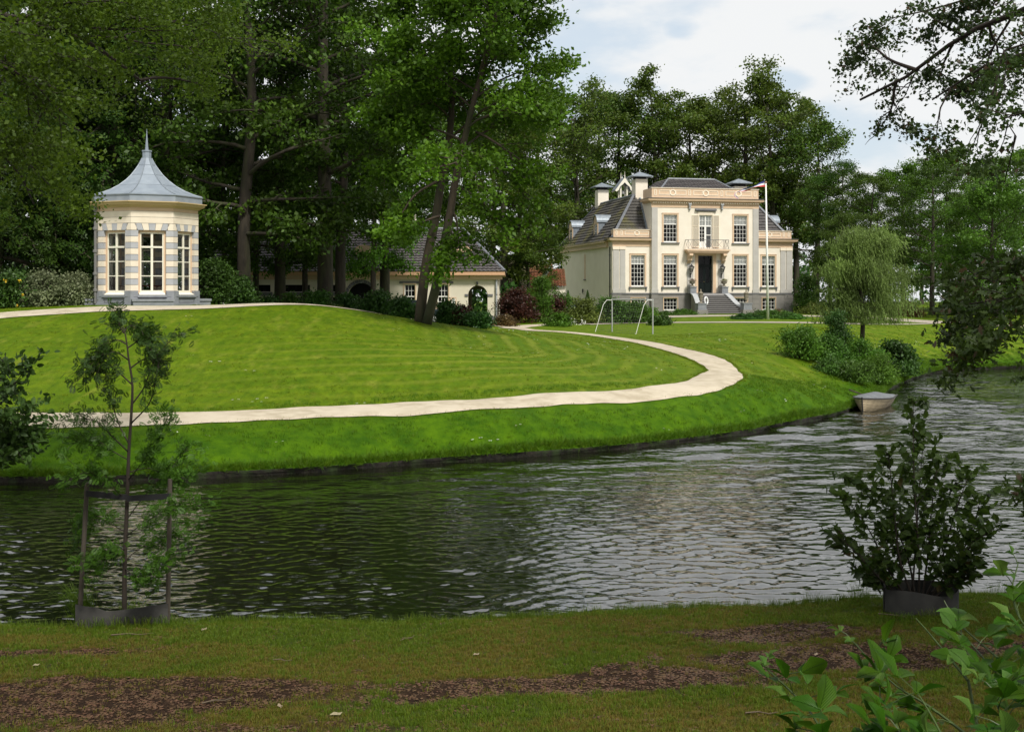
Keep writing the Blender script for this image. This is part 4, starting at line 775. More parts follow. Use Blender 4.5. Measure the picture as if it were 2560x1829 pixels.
for a in [('clipped_hedge', 'clipped low hedge along the villa front left of the steps', 1648, 1742, 776, 790, 105.2, L_hedge, .10),
          ('flower_bed', 'low rust and green bed round the foot of the flagpole', 1850, 1990, 778, 797, 97, L_hedge, .11), ('flower_bed', 'grey green ground cover left of the flagpole foot', 1825, 1905, 789, 803, 95, L_shrub, .10),
          ('flower_bed', 'dark green ground cover right of the flagpole foot', 1945, 2020, 787, 803, 95.5, L_hedge, .10), ('flower_bed', 'rust coloured plants behind the flagpole foot', 1915, 1975, 777, 792, 99, L_red, .10),
          ('garden_shrub', 'white-flowering bush beyond the right corner of the villa', 1985, 2050, 690, 785, 112, L_hedge, .16), ('garden_shrub', 'yellow green bush at the right foot of the villa', 2005, 2075, 762, 793, 108, L_olive, .14),
          ('garden_shrub', 'dark bush low behind the willow', 2070, 2160, 755, 792, 110, L_shrub, .16), ('garden_shrub', 'green border bush right of the willow trunk', 2160, 2250, 765, 797, 104, L_olive, .13), ('garden_shrub', 'rust border bush left of the oak twigs', 2225, 2300, 760, 797, 103, L_red, .13),
          ('garden_shrub', 'dark bush before the parked car at right', 2330, 2450, 745, 790, 108, L_shrub, .16), ('garden_shrub', 'purple bush at the right edge above the car', 2520, 2600, 700, 760, 112, L_copper, .16)]:
    shrub(*a[:8], size=a[8])
# the island of shrubs on the bank
for a in [('bank_shrub', 'rounded bright green shrub at the left end of the bank bed', 1948, 2060, 826, 900, 57, L_bright, .11), ('bank_shrub', 'dark green shrub in the middle of the bank bed', 2035, 2120, 845, 912, 57.5, L_hedge, .11),
          ('bank_shrub', 'slender reddish-tipped shrub before the willow trunk', 2070, 2120, 788, 880, 59, L_shrub, .10), ('bank_shrub', 'broad green shrub below the willow trunk', 2105, 2200, 858, 930, 58.5, L_bright, .10), ('bank_shrub', 'glossy dark shrub at the right end of the bank bed', 2190, 2288, 862, 930, 62, L_shrub, .17),
          ('bank_shrub', 'low loose shrub at the front of the bank bed', 2030, 2125, 898, 945, 54.6, L_hedge, .08), ('bank_shrub', 'low feathery shrub nearest the boat', 2090, 2192, 912, 966, 53.4, L_hedge, .08), ('bank_shrub', 'green clump right of the feathery shrub', 2160, 2240, 890, 955, 57, L_bright, .09)]:
    shrub(*a[:8], size=a[8], group='shrubs of the bank bed', dens=1.3)
# cone topiaries
for u0, u1, vt, lab in ((1407, 1433, 726, 'dark cone-clipped shrub at the far end of the villa side wall'), (1457, 1481, 725, 'dark cone-clipped shrub by the small side door of the villa')):
    Y = 104; w = (u1 - u0) / FPX * Y; rs = np.random.default_rng(u0); x = ((u0 + u1) / 2 - CX) / FPX * Y; zg = gz(x, Y); h = CAMZ + (HZ - vt) / FPX * Y - zg; t = rs.uniform(0, 1, 1500); a = rs.uniform(0, 6.28, 1500); q = (1 - t ** 1.6) * w / 2 * rs.uniform(.8, 1.02, 1500)
    e = empty('cone_topiary', (x, Y, zg), 0, lab, 'topiary', 'cone topiaries'); link('foliage', leafmesh('foliage', np.stack([q * np.cos(a), q * np.sin(a), t * h], 1), .11, OVAL, L_shrub, rs, .3), e); MB().tube([(0, 0, -.1), (0, 0, h * .5)], .05, 6).build('stem', barkd, e)
# white blooms
wf = leafmat('white_petal', (.75, .74, .68), (.8, .8, .76), .3, .3); rs = np.random.default_rng(4); C = []
for u, v in [(1428, 800), (1432, 806), (1437, 803), (1441, 810), (1430, 813), (1447, 812), (1455, 803), (1460, 808)]: q = P(u, v, 83); C.append(np.array(q) + rs.normal(size=(7, 3)) * np.array([.1, .1, .07]))
tag(link('white_flowers', leafmesh('white_flowers', np.concatenate(C), .12, OVAL, wf, rs, .4)), 'cluster of white blooms low at the lawn edge left of the goal', 'flowers', kind='stuff')
# sapling at left with feathery sprays
def stake(x, y, z0, x1, y1, z1, r, label):
    o = MB().tube([(0, 0, z0), ((x1 - x) * .5, (y1 - y) * .5, (z0 + z1) / 2), (x1 - x, y1 - y, z1)], [r, r * .96, r * .94], 10).build('wooden_stake', woodm); o.location = (x, y, 0); return tag(o, label, 'stake', 'wooden tree stakes')
L_saple = leafmat('feathery_sapling_leaf', (.028, .070, .012), (.060, .130, .016), .4, .25)
L_saplo = leafmat('fresh_sapling_leaf', (.035, .10, .008), (.065, .16, .012), .4, .25)
sy = 15.2; b0 = P(311, 1500, sy); b0.z = zn(b0.x, sy); sp = Plant(101); sp.minr = .002; SPL = Plant(102)
tp = [b0] + [P(u, v, sy) for u, v in ((312, 1400), (318, 1250), (322, 1130), (328, 1040), (331, 960), (322, 900), (316, 850), (308, 815))]
p, rad = sp.stem([tuple(q - b0) for q in tp], .034, .006, 8, 30, .7)
def branch(pl, pts, r0, n, L_, cl, droop=.02):
    q = sm([tuple(P(u, v, sy + dy) - b0) for u, v, dy in pts], 12); sp.mb.tube(q, [r0 * (1 - .8 * i / 11) for i in range(12)], 5)
    for i in range(n):
        f = .3 + .7 * (i + sp.r.random() * .6) / n; j = min(int(f * 11), 10); a = Vector(q[j]).lerp(Vector(q[j + 1]), f * 11 - j); d = (Vector(q[j + 1]) - Vector(q[j])).normalized(); sd_ = sp.r.choice((-1, 1))
        dd = d * .8 + Vector((sp.r.uniform(-.5, .5), sp.r.uniform(-.9, .9), sp.r.uniform(-.4, .5)))
        n_ = len(sp.mb.v); m_ = sp.limb(a, dd, L_ * sp.r.uniform(.5, 1), r0 * .3, 0, droop, .2, 3, .9, cl); pl.c += sp.c; sp.c = []
for pts in [[(330, 1010, 0), (362, 965, .1), (385, 900, -.2), (440, 835, -.3)], [(326, 1060, 0), (375, 1005, -.2), (392, 930, -.3), (405, 880, -.2)], [(323, 1110, 0), (295, 1055, .2), (275, 990, .1), (262, 940, -.1)], [(322, 1130, 0), (280, 1090, -.2), (235, 1050, -.4), (165, 1050, -.5)],
            [(329, 960, 0), (290, 925, .1), (250, 900, -.2), (205, 925, -.2)], [(326, 920, 0), (355, 900, .1), (385, 895, 0), (390, 925, -.1)], [(322, 900, 0), (290, 880, -.1), (262, 890, -.2), (225, 935, -.3)], [(318, 870, 0), (350, 850, .1), (362, 855, .2)], [(316, 860, 0), (290, 850, 0), (262, 868, -.1)], [(309, 830, 0), (325, 815, .1), (350, 830, .1)], [(309, 832, 0), (300, 815, .1), (292, 808, .1)]]:
    branch(SPL, pts, .011, 13, .36, (3, .06))
top_c = SPL.c; SPL.c = []
for pts in [[(316, 1300, 0), (360, 1240, .3), (410, 1190, .4), (470, 1120, .5)], [(314, 1340, 0), (370, 1300, -.3), (430, 1270, -.4), (490, 1270, -.4)], [(313, 1400, 0), (350, 1370, .3), (410, 1340, .4), (470, 1320, .4)], [(318, 1250, 0), (270, 1210, -.3), (215, 1180, -.4), (180, 1200, -.5)],
            [(320, 1200, 0), (360, 1150, -.3), (395, 1100, -.4), (420, 1040, -.4)], [(315, 1330, 0), (260, 1300, .3), (225, 1290, .4), (190, 1340, .4)], [(322, 1150, 0), (270, 1120, .2), (230, 1090, .3), (190, 1100, .3)], [(312, 1420, 0), (340, 1440, -.3), (380, 1430, -.5), (420, 1400, -.5)], [(323, 1180, 0), (370, 1170, .2), (430, 1190, .2), (470, 1180, .2)], [(314, 1370, 0), (280, 1380, -.3), (240, 1400, -.3)]]:
    branch(SPL, pts, .008, 13, .34, (6, .06))
e = empty('feathery_sapling', b0, 0, 'young feathery sapling tied between two stakes on the near bank at left', 'sapling')
link('trunk', sp.mb.mesh('trunk', barkd, True), e)
low_c = SPL.c; SPL.c = top_c; link('crown', SPL.crown('crown', .095, FROND, L_saple, .7, .2, .9, follow=True), e); SPL.c = low_c; tag(link('crown', SPL.crown('crown', .095, FROND, L_saplo, .7, .1, .9, follow=True), e), label='fresh light green lower sprays')
SY = 15.15
sl = [P(196, 1562, SY), P(218, 1206, SY)]; sr = [P(419, 1558, SY), P(425, 1197, SY)]
for (a, b), lab in ((sl, 'left wooden stake of the feathery sapling'), (sr, 'right wooden stake of the feathery sapling')):
    stake(a.x, a.y, zn(a.x, a.y) - .15, b.x, b.y, b.z, .030, lab)
st = MB()
for (p0, p1, z0) in ((P(214, 1233, SY - .03), P(318, 1243, SY - .05), 0), (P(318, 1246, SY - .05), P(426, 1240, SY - .03), 0)):
    q = [p0.lerp(p1, t) for t in (0, .33, .66, 1)]; h = .038
    for i in range(3): st.add([q[i] + Vector((0, 0, -h)), q[i + 1] + Vector((0, 0, -h)), q[i + 1] + Vector((0, 0, h)), q[i] + Vector((0, 0, h)), q[i] + Vector((0, .01, -h)), q[i + 1] + Vector((0, .01, -h)), q[i + 1] + Vector((0, .01, h)), q[i] + Vector((0, .01, h))], [(0, 1, 2, 3), (7, 6, 5, 4), (0, 4, 5, 1), (3, 2, 6, 7)])
st.build('rubber_strap', rubber, label='black rubber strap tying the feathery sapling to its stakes', cat='strap')
def guard(name, pts, tops, label, back=.75):
    mb = MB(); n = len(pts); lo = [(p[0], p[1], zn(p[0], p[1]) - .08) for p in pts]; hi = [(p[0], p[1], t) for p, t in zip(pts, tops)]
    mb.add(lo + hi + [(x, y + .012, z) for x, y, z in lo] + [(x, y + .012, z) for x, y, z in hi], [(i, i + 1, n + i + 1, n + i) for i in range(n - 1)] + [(2 * n + i, 3 * n + i, 3 * n + i + 1, 2 * n + i + 1) for i in range(n - 1)] + [(n + i, n + i + 1, 3 * n + i + 1, 3 * n + i) for i in range(n - 1)])
    o = mb.build(name, guardm, smooth=True); return tag(o, label, 'root guard', 'grey root guards')
gp = []; tops = []
for u, v, dy in [(188, 1510, -.02), (215, 1516, -.06), (240, 1518, -.05), (265, 1528, -.02), (290, 1526, -.05), (340, 1520, -.07), (380, 1513, -.07), (420, 1508, -.04)]:
    q = P(u, v, SY + dy); gp.append((q.x, q.y)); tops.append(q.z)
guard('root_guard', gp, tops, 'grey sagging plastic sheet round the foot of the feathery sapling')
# big-leaved bush at right
OVL = [(-.5, 0), (-.38, .13), (-.2, .24), (0, .28), (.2, .24), (.36, .13), (.5, 0)]
def leafpart(name, m, fold=.35, bend=.12, serr=0.):
    v = []; uv = []
    for i, (x, w) in enumerate(OVL):
        z = -bend * (x * 1.6) ** 2
        for k, s_ in enumerate((-1, -.5, 0, .5, 1)):
            ww = w * s_ * (1 + (serr if i % 2 else -serr) * (abs(s_) == 1)); v.append((x + .5, ww, z + abs(ww) * fold)); uv.append((x + .5, ww * 2))
    f = [(i * 5 + k, (i + 1) * 5 + k, (i + 1) * 5 + k + 1, i * 5 + k + 1) for i in range(6) for k in range(4)]
    me = bpy.data.meshes.new(name); me.from_pydata(v, [], f); me.materials.append(m); u = me.uv_layers.new(name='UVMap')
    for l_ in me.loops: u.data[l_.index].uv = uv[l_.vertex_index]
    me.polygons.foreach_set('use_smooth', [True] * len(f)); me.update(); return me
L_bush = leafmat('bush_leaf', (.034, .068, .009), (.062, .110, .013), .42, .35, vein=True)
L_brown = leafmat('bronze_bush_leaf', (.07, .06, .015), (.10, .08, .02), .4, .3, vein=True)
L_bram = leafmat('bramble_leaf', (.034, .100, .005), (.064, .165, .008), .42, .15, vein=True, rough=.42)
L_bramp = leafmat('young_bramble_leaf', (.09, .19, .025), (.13, .24, .04), .4, .2, vein=True)
lm = [leafpart('leaf', L_bush, .3, .2), leafpart('leaf', L_brown, .4, .3)]
by = 15.6; bb = P(2300, 1500, by); bb.z = zn(bb.x, by); bs = Plant(111); e = empty('large_leaved_bush', bb, 0, 'dark multi-stemmed bush with big pointed leaves in a guard on the near bank', 'bush')
stems = [[(2297, 1500, 0), (2298, 1400, 0), (2290, 1280, .05), (2284, 1150, 0), (2283, 1010, 0)], [(2285, 1500, -.1), (2250, 1400, -.1), (2235, 1270, -.1), (2222, 1140, -.1)], [(2270, 1500, .1), (2220, 1420, .1), (2170, 1320, .1), (2110, 1240, 0)], [(2310, 1500, .1), (2350, 1410, .2), (2385, 1290, .1), (2420, 1190, 0)],
         [(2320, 1500, 0), (2370, 1440, -.1), (2420, 1370, -.2), (2470, 1330, -.2)], [(2260, 1500, 0), (2195, 1440, -.2), (2140, 1380, -.3), (2100, 1345, -.3)], [(2305, 1500, 0), (2320, 1380, .2), (2330, 1260, .2), (2345, 1150, .1)], [(2290, 1500, 0), (2265, 1380, .2), (2200, 1250, .3), (2140, 1200, .2)], [(2330, 1480, 0), (2400, 1390, .2), (2440, 1290, .2), (2450, 1250, .1)], [(2280, 1500, .2), (2290, 1350, .3), (2300, 1200, .3), (2310, 1090, .2)], [(2250, 1490, .1), (2190, 1460, .2), (2170, 1430, .3)], [(2340, 1490, -.2), (2390, 1450, -.3), (2420, 1420, -.3)]]
leaves = []
for st_ in stems:
    q = sm([tuple(P(u, v, by + dy) - bb) for u, v, dy in st_], 22); bs.mb.tube(q, [.016 * (1 - .75 * i / 21) for i in range(22)], 5)
    for i in range(5, 22):
        d = Vector(q[i]) - Vector(q[i - 1]); d.normalize()
        for k in range(3 if i % 2 else 2):
            az = bs.r.uniform(0, 6.28); out_ = Vector((math.cos(az), math.sin(az) * .8, bs.r.uniform(0, .6))); L_ = bs.r.uniform(.12, .42) * (1 - .5 * i / 21) + .05; tw = [Vector(q[i]), Vector(q[i]) + (d * .4 + out_ * .6).normalized() * L_ * .5, Vector(q[i]) + (d * .5 + out_).normalized() * L_]
            bs.mb.tube(tw, [.004, .003, .002], 3, cap=False)
            for f in (.35, .6, .8, 1.0):
                c = tw[0].lerp(tw[2], f); leaves.append((c, (out_ * .8 + d * .3 + Vector((bs.r.uniform(-.7, .7), bs.r.uniform(-.7, .7), bs.r.uniform(-.7, .2)))).normalized(), bs.r.uniform(.10, .155)))
    for k in range(3): leaves.append((Vector(q[-1]), Vector((bs.r.uniform(-1, 1), bs.r.uniform(-1, 1), .6)).normalized(), .11))
link('stem', bs.mb.mesh('stem', barkd), e)
def leafrot(d, r): q = d.to_track_quat('X', 'Z'); return (q @ Matrix.Rotation(r.gauss(0, .5), 3, 'X').to_quaternion()).to_euler()
leaves.sort(key=lambda l_: l_[0].y)
for c, d, s_ in leaves[:290]: link('leaf', lm[1 if bs.r.random() < .08 else 0], e, c, leafrot(d, bs.r), (s_ * 1.05,) * 3)
rest = leaves[290:]; Cn = np.array([tuple(c + d * s_ * .4) for c, d, s_ in rest]); Dn = np.array([tuple(d) for c, d, s_ in rest])
L_bushf = leafmat('bush_leaf_back', (.034, .068, .009), (.062, .110, .013), .42, .35)
tag(link('foliage', leafmesh('foliage', Cn, .14, OVAL, L_bushf, bs.rs, .5, 0, Dn), e), kind='stuff')
gp = []; tops = []
for k in range(15):
    a = math.pi * (1.02 - 1.04 * k / 14) if k else math.pi; x = bb.x + .47 * math.cos(a) + .0; y = bb.y - .38 * math.sin(a) - .05; gp.append((x, y)); tops.append(P(2305, 1461, by).z + .03 * math.cos(a * 3) - .03 * math.sin(a))
gp += [(bb.x + .47 * math.cos(a), bb.y + .35 * math.sin(a)) for a in np.linspace(.1, math.pi, 9)]; tops += [P(2305, 1464, by).z] * 9
guard('root_guard', gp, tops, 'dark round plastic guard at the foot of the large-leaved bush')
# brambles bottom right
br = Plant(121); bx0, by0 = 2.35, 4.0; bz = zn(bx0, by0); e = empty('bramble_bush', (bx0, by0, bz), 0, 'bright green bramble shoots with big serrated leaves in the bottom right corner', 'bramble'); O = Vector((bx0, by0, bz))
bl = [leafpart('leaf', L_bram, .25, .15, .12), leafpart('leaf', L_bramp, .5, .25, .12)]
canes = [([(2120, 1960, 3.6), (2040, 1800, 3.9), (1980, 1730, 4.1), (1905, 1660, 4.3)], 0), ([(2500, 1900, 3.7), (2330, 1770, 4.0), (2230, 1705, 4.3), (2130, 1600, 4.6)], 0), ([(2620, 1800, 4), (2500, 1690, 4.4), (2420, 1600, 4.7), (2370, 1560, 4.9)], 0), ([(2640, 1760, 3.9), (2520, 1720, 4.2), (2460, 1680, 4.4), (2400, 1610, 4.6)], 0),
         ([(2300, 1960, 3.6), (2250, 1830, 3.8), (2200, 1740, 4)], 0), ([(2600, 1960, 3.5), (2520, 1830, 3.7), (2480, 1720, 3.9)], 0), ([(2640, 1620, 4.2), (2560, 1560, 4.5), (2530, 1480, 4.7), (2545, 1410, 4.8)], 0), ([(2400, 1960, 3.4), (2360, 1850, 3.6), (2330, 1790, 3.7), (2300, 1740, 3.8)], 0), ([(2560, 1700, 4.4), (2400, 1560, 4.9), (2360, 1500, 5)], 0), ([(2200, 1980, 3.5), (2120, 1880, 3.6), (2060, 1840, 3.7)], 0), ([(2420, 1700, 4.5), (2330, 1590, 4.8), (2290, 1545, 4.9)], 0)]
nl = 0
for pts, _ in canes:
    q = sm([tuple(P(u, v, y) - O) for u, v, y in pts], 14); br.mb.tube([(0, 0, -.05)] * 0 + list(map(tuple, q)), [.006 * (1 - .6 * i / 13) for i in range(14)], 5)
    if q[0][2] > -.2: br.mb.tube([tuple(q[0]), (q[0][0] * .9 + .05, q[0][1] - .3, min(q[0][2] - .5, -.05))], [.006, .008], 5)
    for i in range(1, 14, 1):
        if nl > 285: break
        tip = i > 11; d = Vector(q[i]) - Vector(q[i - 1]); d.normalize(); az = br.r.uniform(0, 6.28); o_ = (Vector((math.cos(az), math.sin(az) * .7, br.r.uniform(.1, .8)))).normalized(); L_ = br.r.uniform(.06, .13) * (.5 if tip else 1); a = Vector(q[i]); b = a + (o_ + d * .4).normalized() * L_
        br.mb.tube([a, a.lerp(b, .5) + Vector((0, 0, .006)), b], [.0025, .002, .0015], 4, cap=False)
        dd = (b - a).normalized(); sd_ = dd.cross(Vector((0, 0, 1))).normalized(); s0 = br.r.uniform(.085, .125) * (.5 if tip else 1)
        for off, sc_ in ((dd + Vector((0, 0, br.r.uniform(-.3, .5))), 1), (dd * .25 + sd_, .8), (dd * .25 - sd_, .8)):
            d2 = (off.normalized() + Vector((br.r.uniform(-.2, .2), br.r.uniform(-.3, .1), br.r.uniform(-.3, .3)))).normalized(); link('leaf', bl[1] if tip or br.r.random() < .15 else bl[0], e, b, leafrot(d2, br.r), (s0 * sc_ * br.r.uniform(.85, 1.1),) * 3); nl += 1
link('stem', br.mb.mesh('stem', leafmat('bramble_cane', (.06, .10, .02), (.05, .08, .02), .05, .3)), e)
# dark drooping-leaf shrub at the left edge
ls = Plant(131); ls.minr = .002; ly = 15.0; lb = P(-70, 1400, ly); lb.z = zn(lb.x, ly); 
for i, (u, v) in enumerate([(75, 935), (95, 985), (90, 1045), (60, 1010), (70, 1090), (20, 915), (40, 1120), (0, 960), (-20, 1050), (10, 1160), (30, 1065), (-30, 900)]):
    a = P(-70, 1130 + (v - 1020) * .4, ly) - lb; b = P(u, v, ly + (i % 3 - 1) * .3) - lb; ls.limb(a, b - a + Vector((0, 0, .08)), (b - a).length, .014, 1, .03, .2, 7, .8, (9, .06))
ls.stem([(0, 0, -.1), (0, 0, 1.2), (.02, 0, 2.9)], .05, .015, 8, 10)
e = empty('left_edge_shrub', lb, 0, 'dark shrub with layered drooping leaves reaching in from the left edge', 'shrub'); link('stem', ls.mb.mesh('stem', barkd), e); link('foliage', ls.crown('foliage', .10, OVAL, L_shrub, .6, .6, .5, follow=True), e)
# arching grass behind the left stake, and bank weeds
def grass_clump(name, u, v, Y, n, h, label, w=.006, m=grassm, lean=(-.6, 0)):
    x = (u - CX) / FPX * Y; z = zn(x, Y); r = random.Random(u); mb = MB()
    for i in range(n):
        a = r.uniform(0, 6.28); s_ = h * r.uniform(.5, 1.1); dx, dy = math.cos(a) * s_ * .45 + lean[0] * s_ * r.random(), math.sin(a) * s_ * .4 + lean[1] * s_; x0, y0 = r.uniform(-.12, .12), r.uniform(-.1, .1); nx, ny = -math.sin(a) * w / 2, math.cos(a) * w / 2
        k = [(x0, y0, -.02), (x0 + dx * .25, y0 + dy * .25, s_ * .55), (x0 + dx * .65, y0 + dy * .65, s_ * .85), (x0 + dx, y0 + dy, s_ * .72)]
        mb.add([(k[0][0] - nx, k[0][1] - ny, k[0][2]), (k[0][0] + nx, k[0][1] + ny, k[0][2]), (k[1][0] - nx, k[1][1] - ny, k[1][2]), (k[1][0] + nx, k[1][1] + ny, k[1][2]), (k[2][0] - nx * .7, k[2][1] - ny * .7, k[2][2]), (k[2][0] + nx * .7, k[2][1] + ny * .7, k[2][2]), k[3]], [(0, 1, 3, 2), (2, 3, 5, 4), (4, 5, 6)])
    o = mb.build(name, m); o.location = (x, Y, z); return tag(o, label, 'grass clump', 'tall grass clumps on the near bank')
grass_clump('arching_grass', 215, 1510, 15.35, 260, .62, 'tall arching grass clump beside the left stake', lean=(-.75, 0))
grass_clump('arching_grass', 330, 1515, 15.3, 90, .4, 'upright grass inside the root guard of the feathery sapling', lean=(0, 0))
grass_clump('arching_grass', 2150, 1490, 16.2, 90, .33, 'wispy grass at the water edge left of the big-leaved bush', w=.003, lean=(-.2, 0))
grass_clump('arching_grass', 2030, 1500, 16.4, 50, .26, 'thin grass wisps farther left of the big-leaved bush', w=.003, lean=(-.2, 0))
grass_clump('arching_grass', 2500, 1490, 16.3, 60, .26, 'thin grass wisps at the right edge by the water', w=.003, lean=(.2, 0))
for u_, v_ in ((190, 1560), (240, 1572), (300, 1570), (360, 1566), (410, 1560)): grass_clump('arching_grass', u_, v_, 15.0, 60, .16, {190: 'grass at the left stake foot', 240: 'grass before the sagging left part of the root guard', 300: 'grass hiding the middle foot of the left root guard', 360: 'grass before the right half of the left root guard', 410: 'grass at the right stake foot'}[u_], w=.005, lean=(0, 0))
for u_ in (2215, 2260, 2310, 2360, 2400): grass_clump('arching_grass', u_, 1530, 15.0, 50, .15, {2215: 'grass at the left foot of the dark round guard', 2260: 'grass tuft before the dark round guard, left of its middle', 2310: 'grass tuft at the middle foot of the dark round guard', 2360: 'grass tuft right of the middle of the dark round guard', 2400: 'grass at the right foot of the dark round guard'}[u_], w=.004, lean=(0, 0))
grass_clump('arching_grass', 745, 1540, 15.6, 24, .16, 'small pale weed at the water edge left of centre', w=.004, lean=(0, 0))
grass_clump('arching_grass', 950, 1535, 15.7, 24, .17, 'small pale weed at the water edge near the middle', w=.004, lean=(0, 0))
# ------------------------------------------------------------------ the villa
TH = R(12.2); HX, HY = 9.245, 110.5; HZ0 = 4.63          # local x along the front, y back, z = 0 at the plinth line
villa = empty('villa', (HX, HY, HZ0), TH, 'cream three-part villa with parapets, dark tiled roof and front steps beyond the lawn', 'villa')
VW, VD, PX0, PX1, PF = 17.86, 18.2, 3.67, 14.27, -.32     # width, depth, projecting centre and its front plane
GL = -1.9
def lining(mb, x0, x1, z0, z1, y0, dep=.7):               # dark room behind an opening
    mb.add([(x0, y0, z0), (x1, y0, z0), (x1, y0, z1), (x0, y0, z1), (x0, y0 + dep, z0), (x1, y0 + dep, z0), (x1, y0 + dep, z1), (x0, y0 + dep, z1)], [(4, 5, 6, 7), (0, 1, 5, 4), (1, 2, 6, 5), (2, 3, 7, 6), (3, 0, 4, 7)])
def bars(mb, x0, x1, z0, z1, cols, rows, y, w=.028, d=.03):
    for i in range(1, cols): x = x0 + (x1 - x0) * i / cols; mb.box(x - w / 2, x + w / 2, y, y + d, z0, z1)
    for j in range(1, rows):
        z = z0 + (z1 - z0) * j / rows; xs_ = [x0 + (x1 - x0) * i / cols for i in range(cols + 1)]
        for i in range(cols): mb.box(xs_[i] + (w / 2 if i else 0), xs_[i + 1] - (w / 2 if i < cols - 1 else 0), y + .002, y + d - .002, z - w / 2, z + w / 2)
def sash_window(par, cx, z0, z1, w, yf, cols, up, lo, split, trim, blind=.96, sill=True, brackets=True, M=None, name='window', sash=white):
    x0, x1 = cx - w / 2, cx + w / 2; t = .15 if sill else .07
    mb = MB(M)
    if trim:                                              # painted surround, proud of the wall
        mb.box(x0 - t, x0, yf - .05, yf + .04, z0 - .02, z1 + t); mb.box(x1, x1 + t, yf - .05, yf + .04, z0 - .02, z1 + t); mb.box(x0, x1, yf - .05, yf + .04, z1, z1 + t)
        mb.box(x0 - t - .03, x1 + t + .03, yf - .075, yf - .052, z1 + t - .03, z1 + t + .02)
    else: mb.box(x0, x1, yf + .05, yf + .12, z1 - .05, z1)
    win_ = mb.build(name, peach, par)
    f = .06; ys = yf + .10; fr = MB(M); fr.box(x0, x0 + f, ys, ys + .07, z0, z1); fr.box(x1 - f, x1, ys, ys + .07, z0, z1); fr.box(x0 + f, x1 - f, ys, ys + .07, z1 - f, z1); fr.box(x0 + f, x1 - f, ys - .02, ys + .07, z0, z0 + .10)
    if split: fr.box(x0 + f, x1 - f, ys - .015, ys + .07, split - .04, split + .04)
    fr.build('sash_frame', sash, win_)
    gb = MB(M); parts = []
    if split:
        bars(gb, x0 + f, x1 - f, split + .04, z1 - f, cols, up, ys + .015); bars(gb, x0 + f, x1 - f, z0 + .1, split - .04, cols, lo, ys + .015); parts = [(split + .04, z1 - f), (z0 + .1, split - .04)]
    else: bars(gb, x0 + f, x1 - f, z0 + .1, z1 - f, cols, lo, ys + .015); parts = [(z0 + .1, z1 - f)]
    gb.build('glazing_bars', sash, win_)
    for a, b in parts: MB(M).add([(x0 + f, ys + .05, a), (x1 - f, ys + .05, a), (x1 - f, ys + .05, b), (x0 + f, ys + .05, b)], [(0, 1, 2, 3)]).build('pane', glass, win_)
    if split and blind: MB(M).box(x0 + f + .01, x1 - f - .01, ys + .11, ys + .12, split + .02 - (blind < .9) * 0, z1).build('blind', blindm, win_)
    if sill:
        sb = MB(M); sb.box(x0 - .22, x1 + .22, yf - .14, yf + .09, z0 - .12, z0 - .02)
        if brackets:
            for x in (x0 - .14, x1 + .14): sb.prism([(x - .06, z0 - .12), (x + .06, z0 - .12), (x + .05, z0 - .38), (x - .05, z0 - .38)], yf - .10, yf - .002)
        sb.build('sill', greyd, win_)
    r = MB(M); lining(r, x0, x1, z0, z1, ys + .125); r.build('room', dark, win_); return win_
WX1 = [2.45, 5.5, 12.44, 15.41]; ww = 1.32
h1 = [(x - ww / 2, x + ww / 2, .63, 3.53) for x in WX1]; hb = [(x - ww / 2, x + ww / 2, -1.58, -.45) for x in WX1]; h2 = [(x - ww / 2, x + ww / 2, 4.73, 7.29) for x in WX1[1:3]]
DX = 8.97
# walls
mb = MB(); mb.wall(0, PX0, 0, 4.95, [h1[0]], 0, .45); mb.wall(PX1, VW, 0, 4.95, [h1[3]], 0, .45); mb.wall(PX0 + .002, PX1 - .002, 0, 8.9, [h1[1], h1[2], *h2, (DX - .74, DX + .74, .001, 3.52), (DX - .62, DX + .62, 4.28, 7.29)], PF, PF + .5)
mb.box(0, .4, .451, VD, 0, 4.95); mb.box(VW - .4, VW, .451, VD, 0, 4.95); mb.box(.401, VW - .401, VD - .4, VD - .001, 0, 4.95); mb.box(PX0, PX0 + .35, PF + .501, 4, 4.951, 8.9); mb.box(PX1 - .35, PX1, PF + .501, 4, 4.951, 8.9); mb.box(PX0 + .36, PX1 - .36, 3.6, 4, 4.951, 8.9)
mb.build('wall', cream, villa)
mb = MB(); mb.wall(-.06, PX0, GL - .2, -.003, [hb[0]], -.06, .4); mb.wall(PX1, VW + .06, GL - .2, -.003, [hb[3]], -.06, .4); mb.wall(PX0 - .04, PX1 + .04, GL - .2, -.004, [hb[1], hb[2]], PF - .06, PF + .45)
mb.box(.01, .4, .401, VD - .01, GL - .2, -.005); mb.box(VW - .4, VW - .01, .401, VD - .01, GL - .2, -.005)
mb.build('plinth', greys, villa)
mb = MB()
for a, b, y in ((-.1, PX0 - .05, 0), (PX1 + .05, VW + .1, 0), (PX0 - .08, PX1 + .08, PF)): mb.box(a, b, y - .11, y + .02, -.09, .035)
mb.build('plinth_band', greyd, villa)
MB().box(-.014, -.002, .02, VD - .02, GL, 4.28).build('side_wall_render', mat('pale_side_render', (.80, .73, .63), .9, (.75, .68, .58), .8, bump=.002), villa)
for cx, z in ((WX1[0], 0), (WX1[1], PF), (WX1[2], PF), (WX1[3], 0)):
    sash_window(villa, cx, .63, 3.53, ww, z, 4, 2, 5, 2.72, True, .8)
for cx in WX1[1:3]: sash_window(villa, cx, 4.73, 7.29, ww, PF, 4, 2, 4, 6.42, True, brackets=False)
for cx, z in ((WX1[0], 0), (WX1[1], PF), (WX1[2], PF), (WX1[3], 0)): sash_window(villa, cx, -1.58, -.45, ww, z - .06, 4, 1, 3, 0, True, sill=False, name='basement_window')
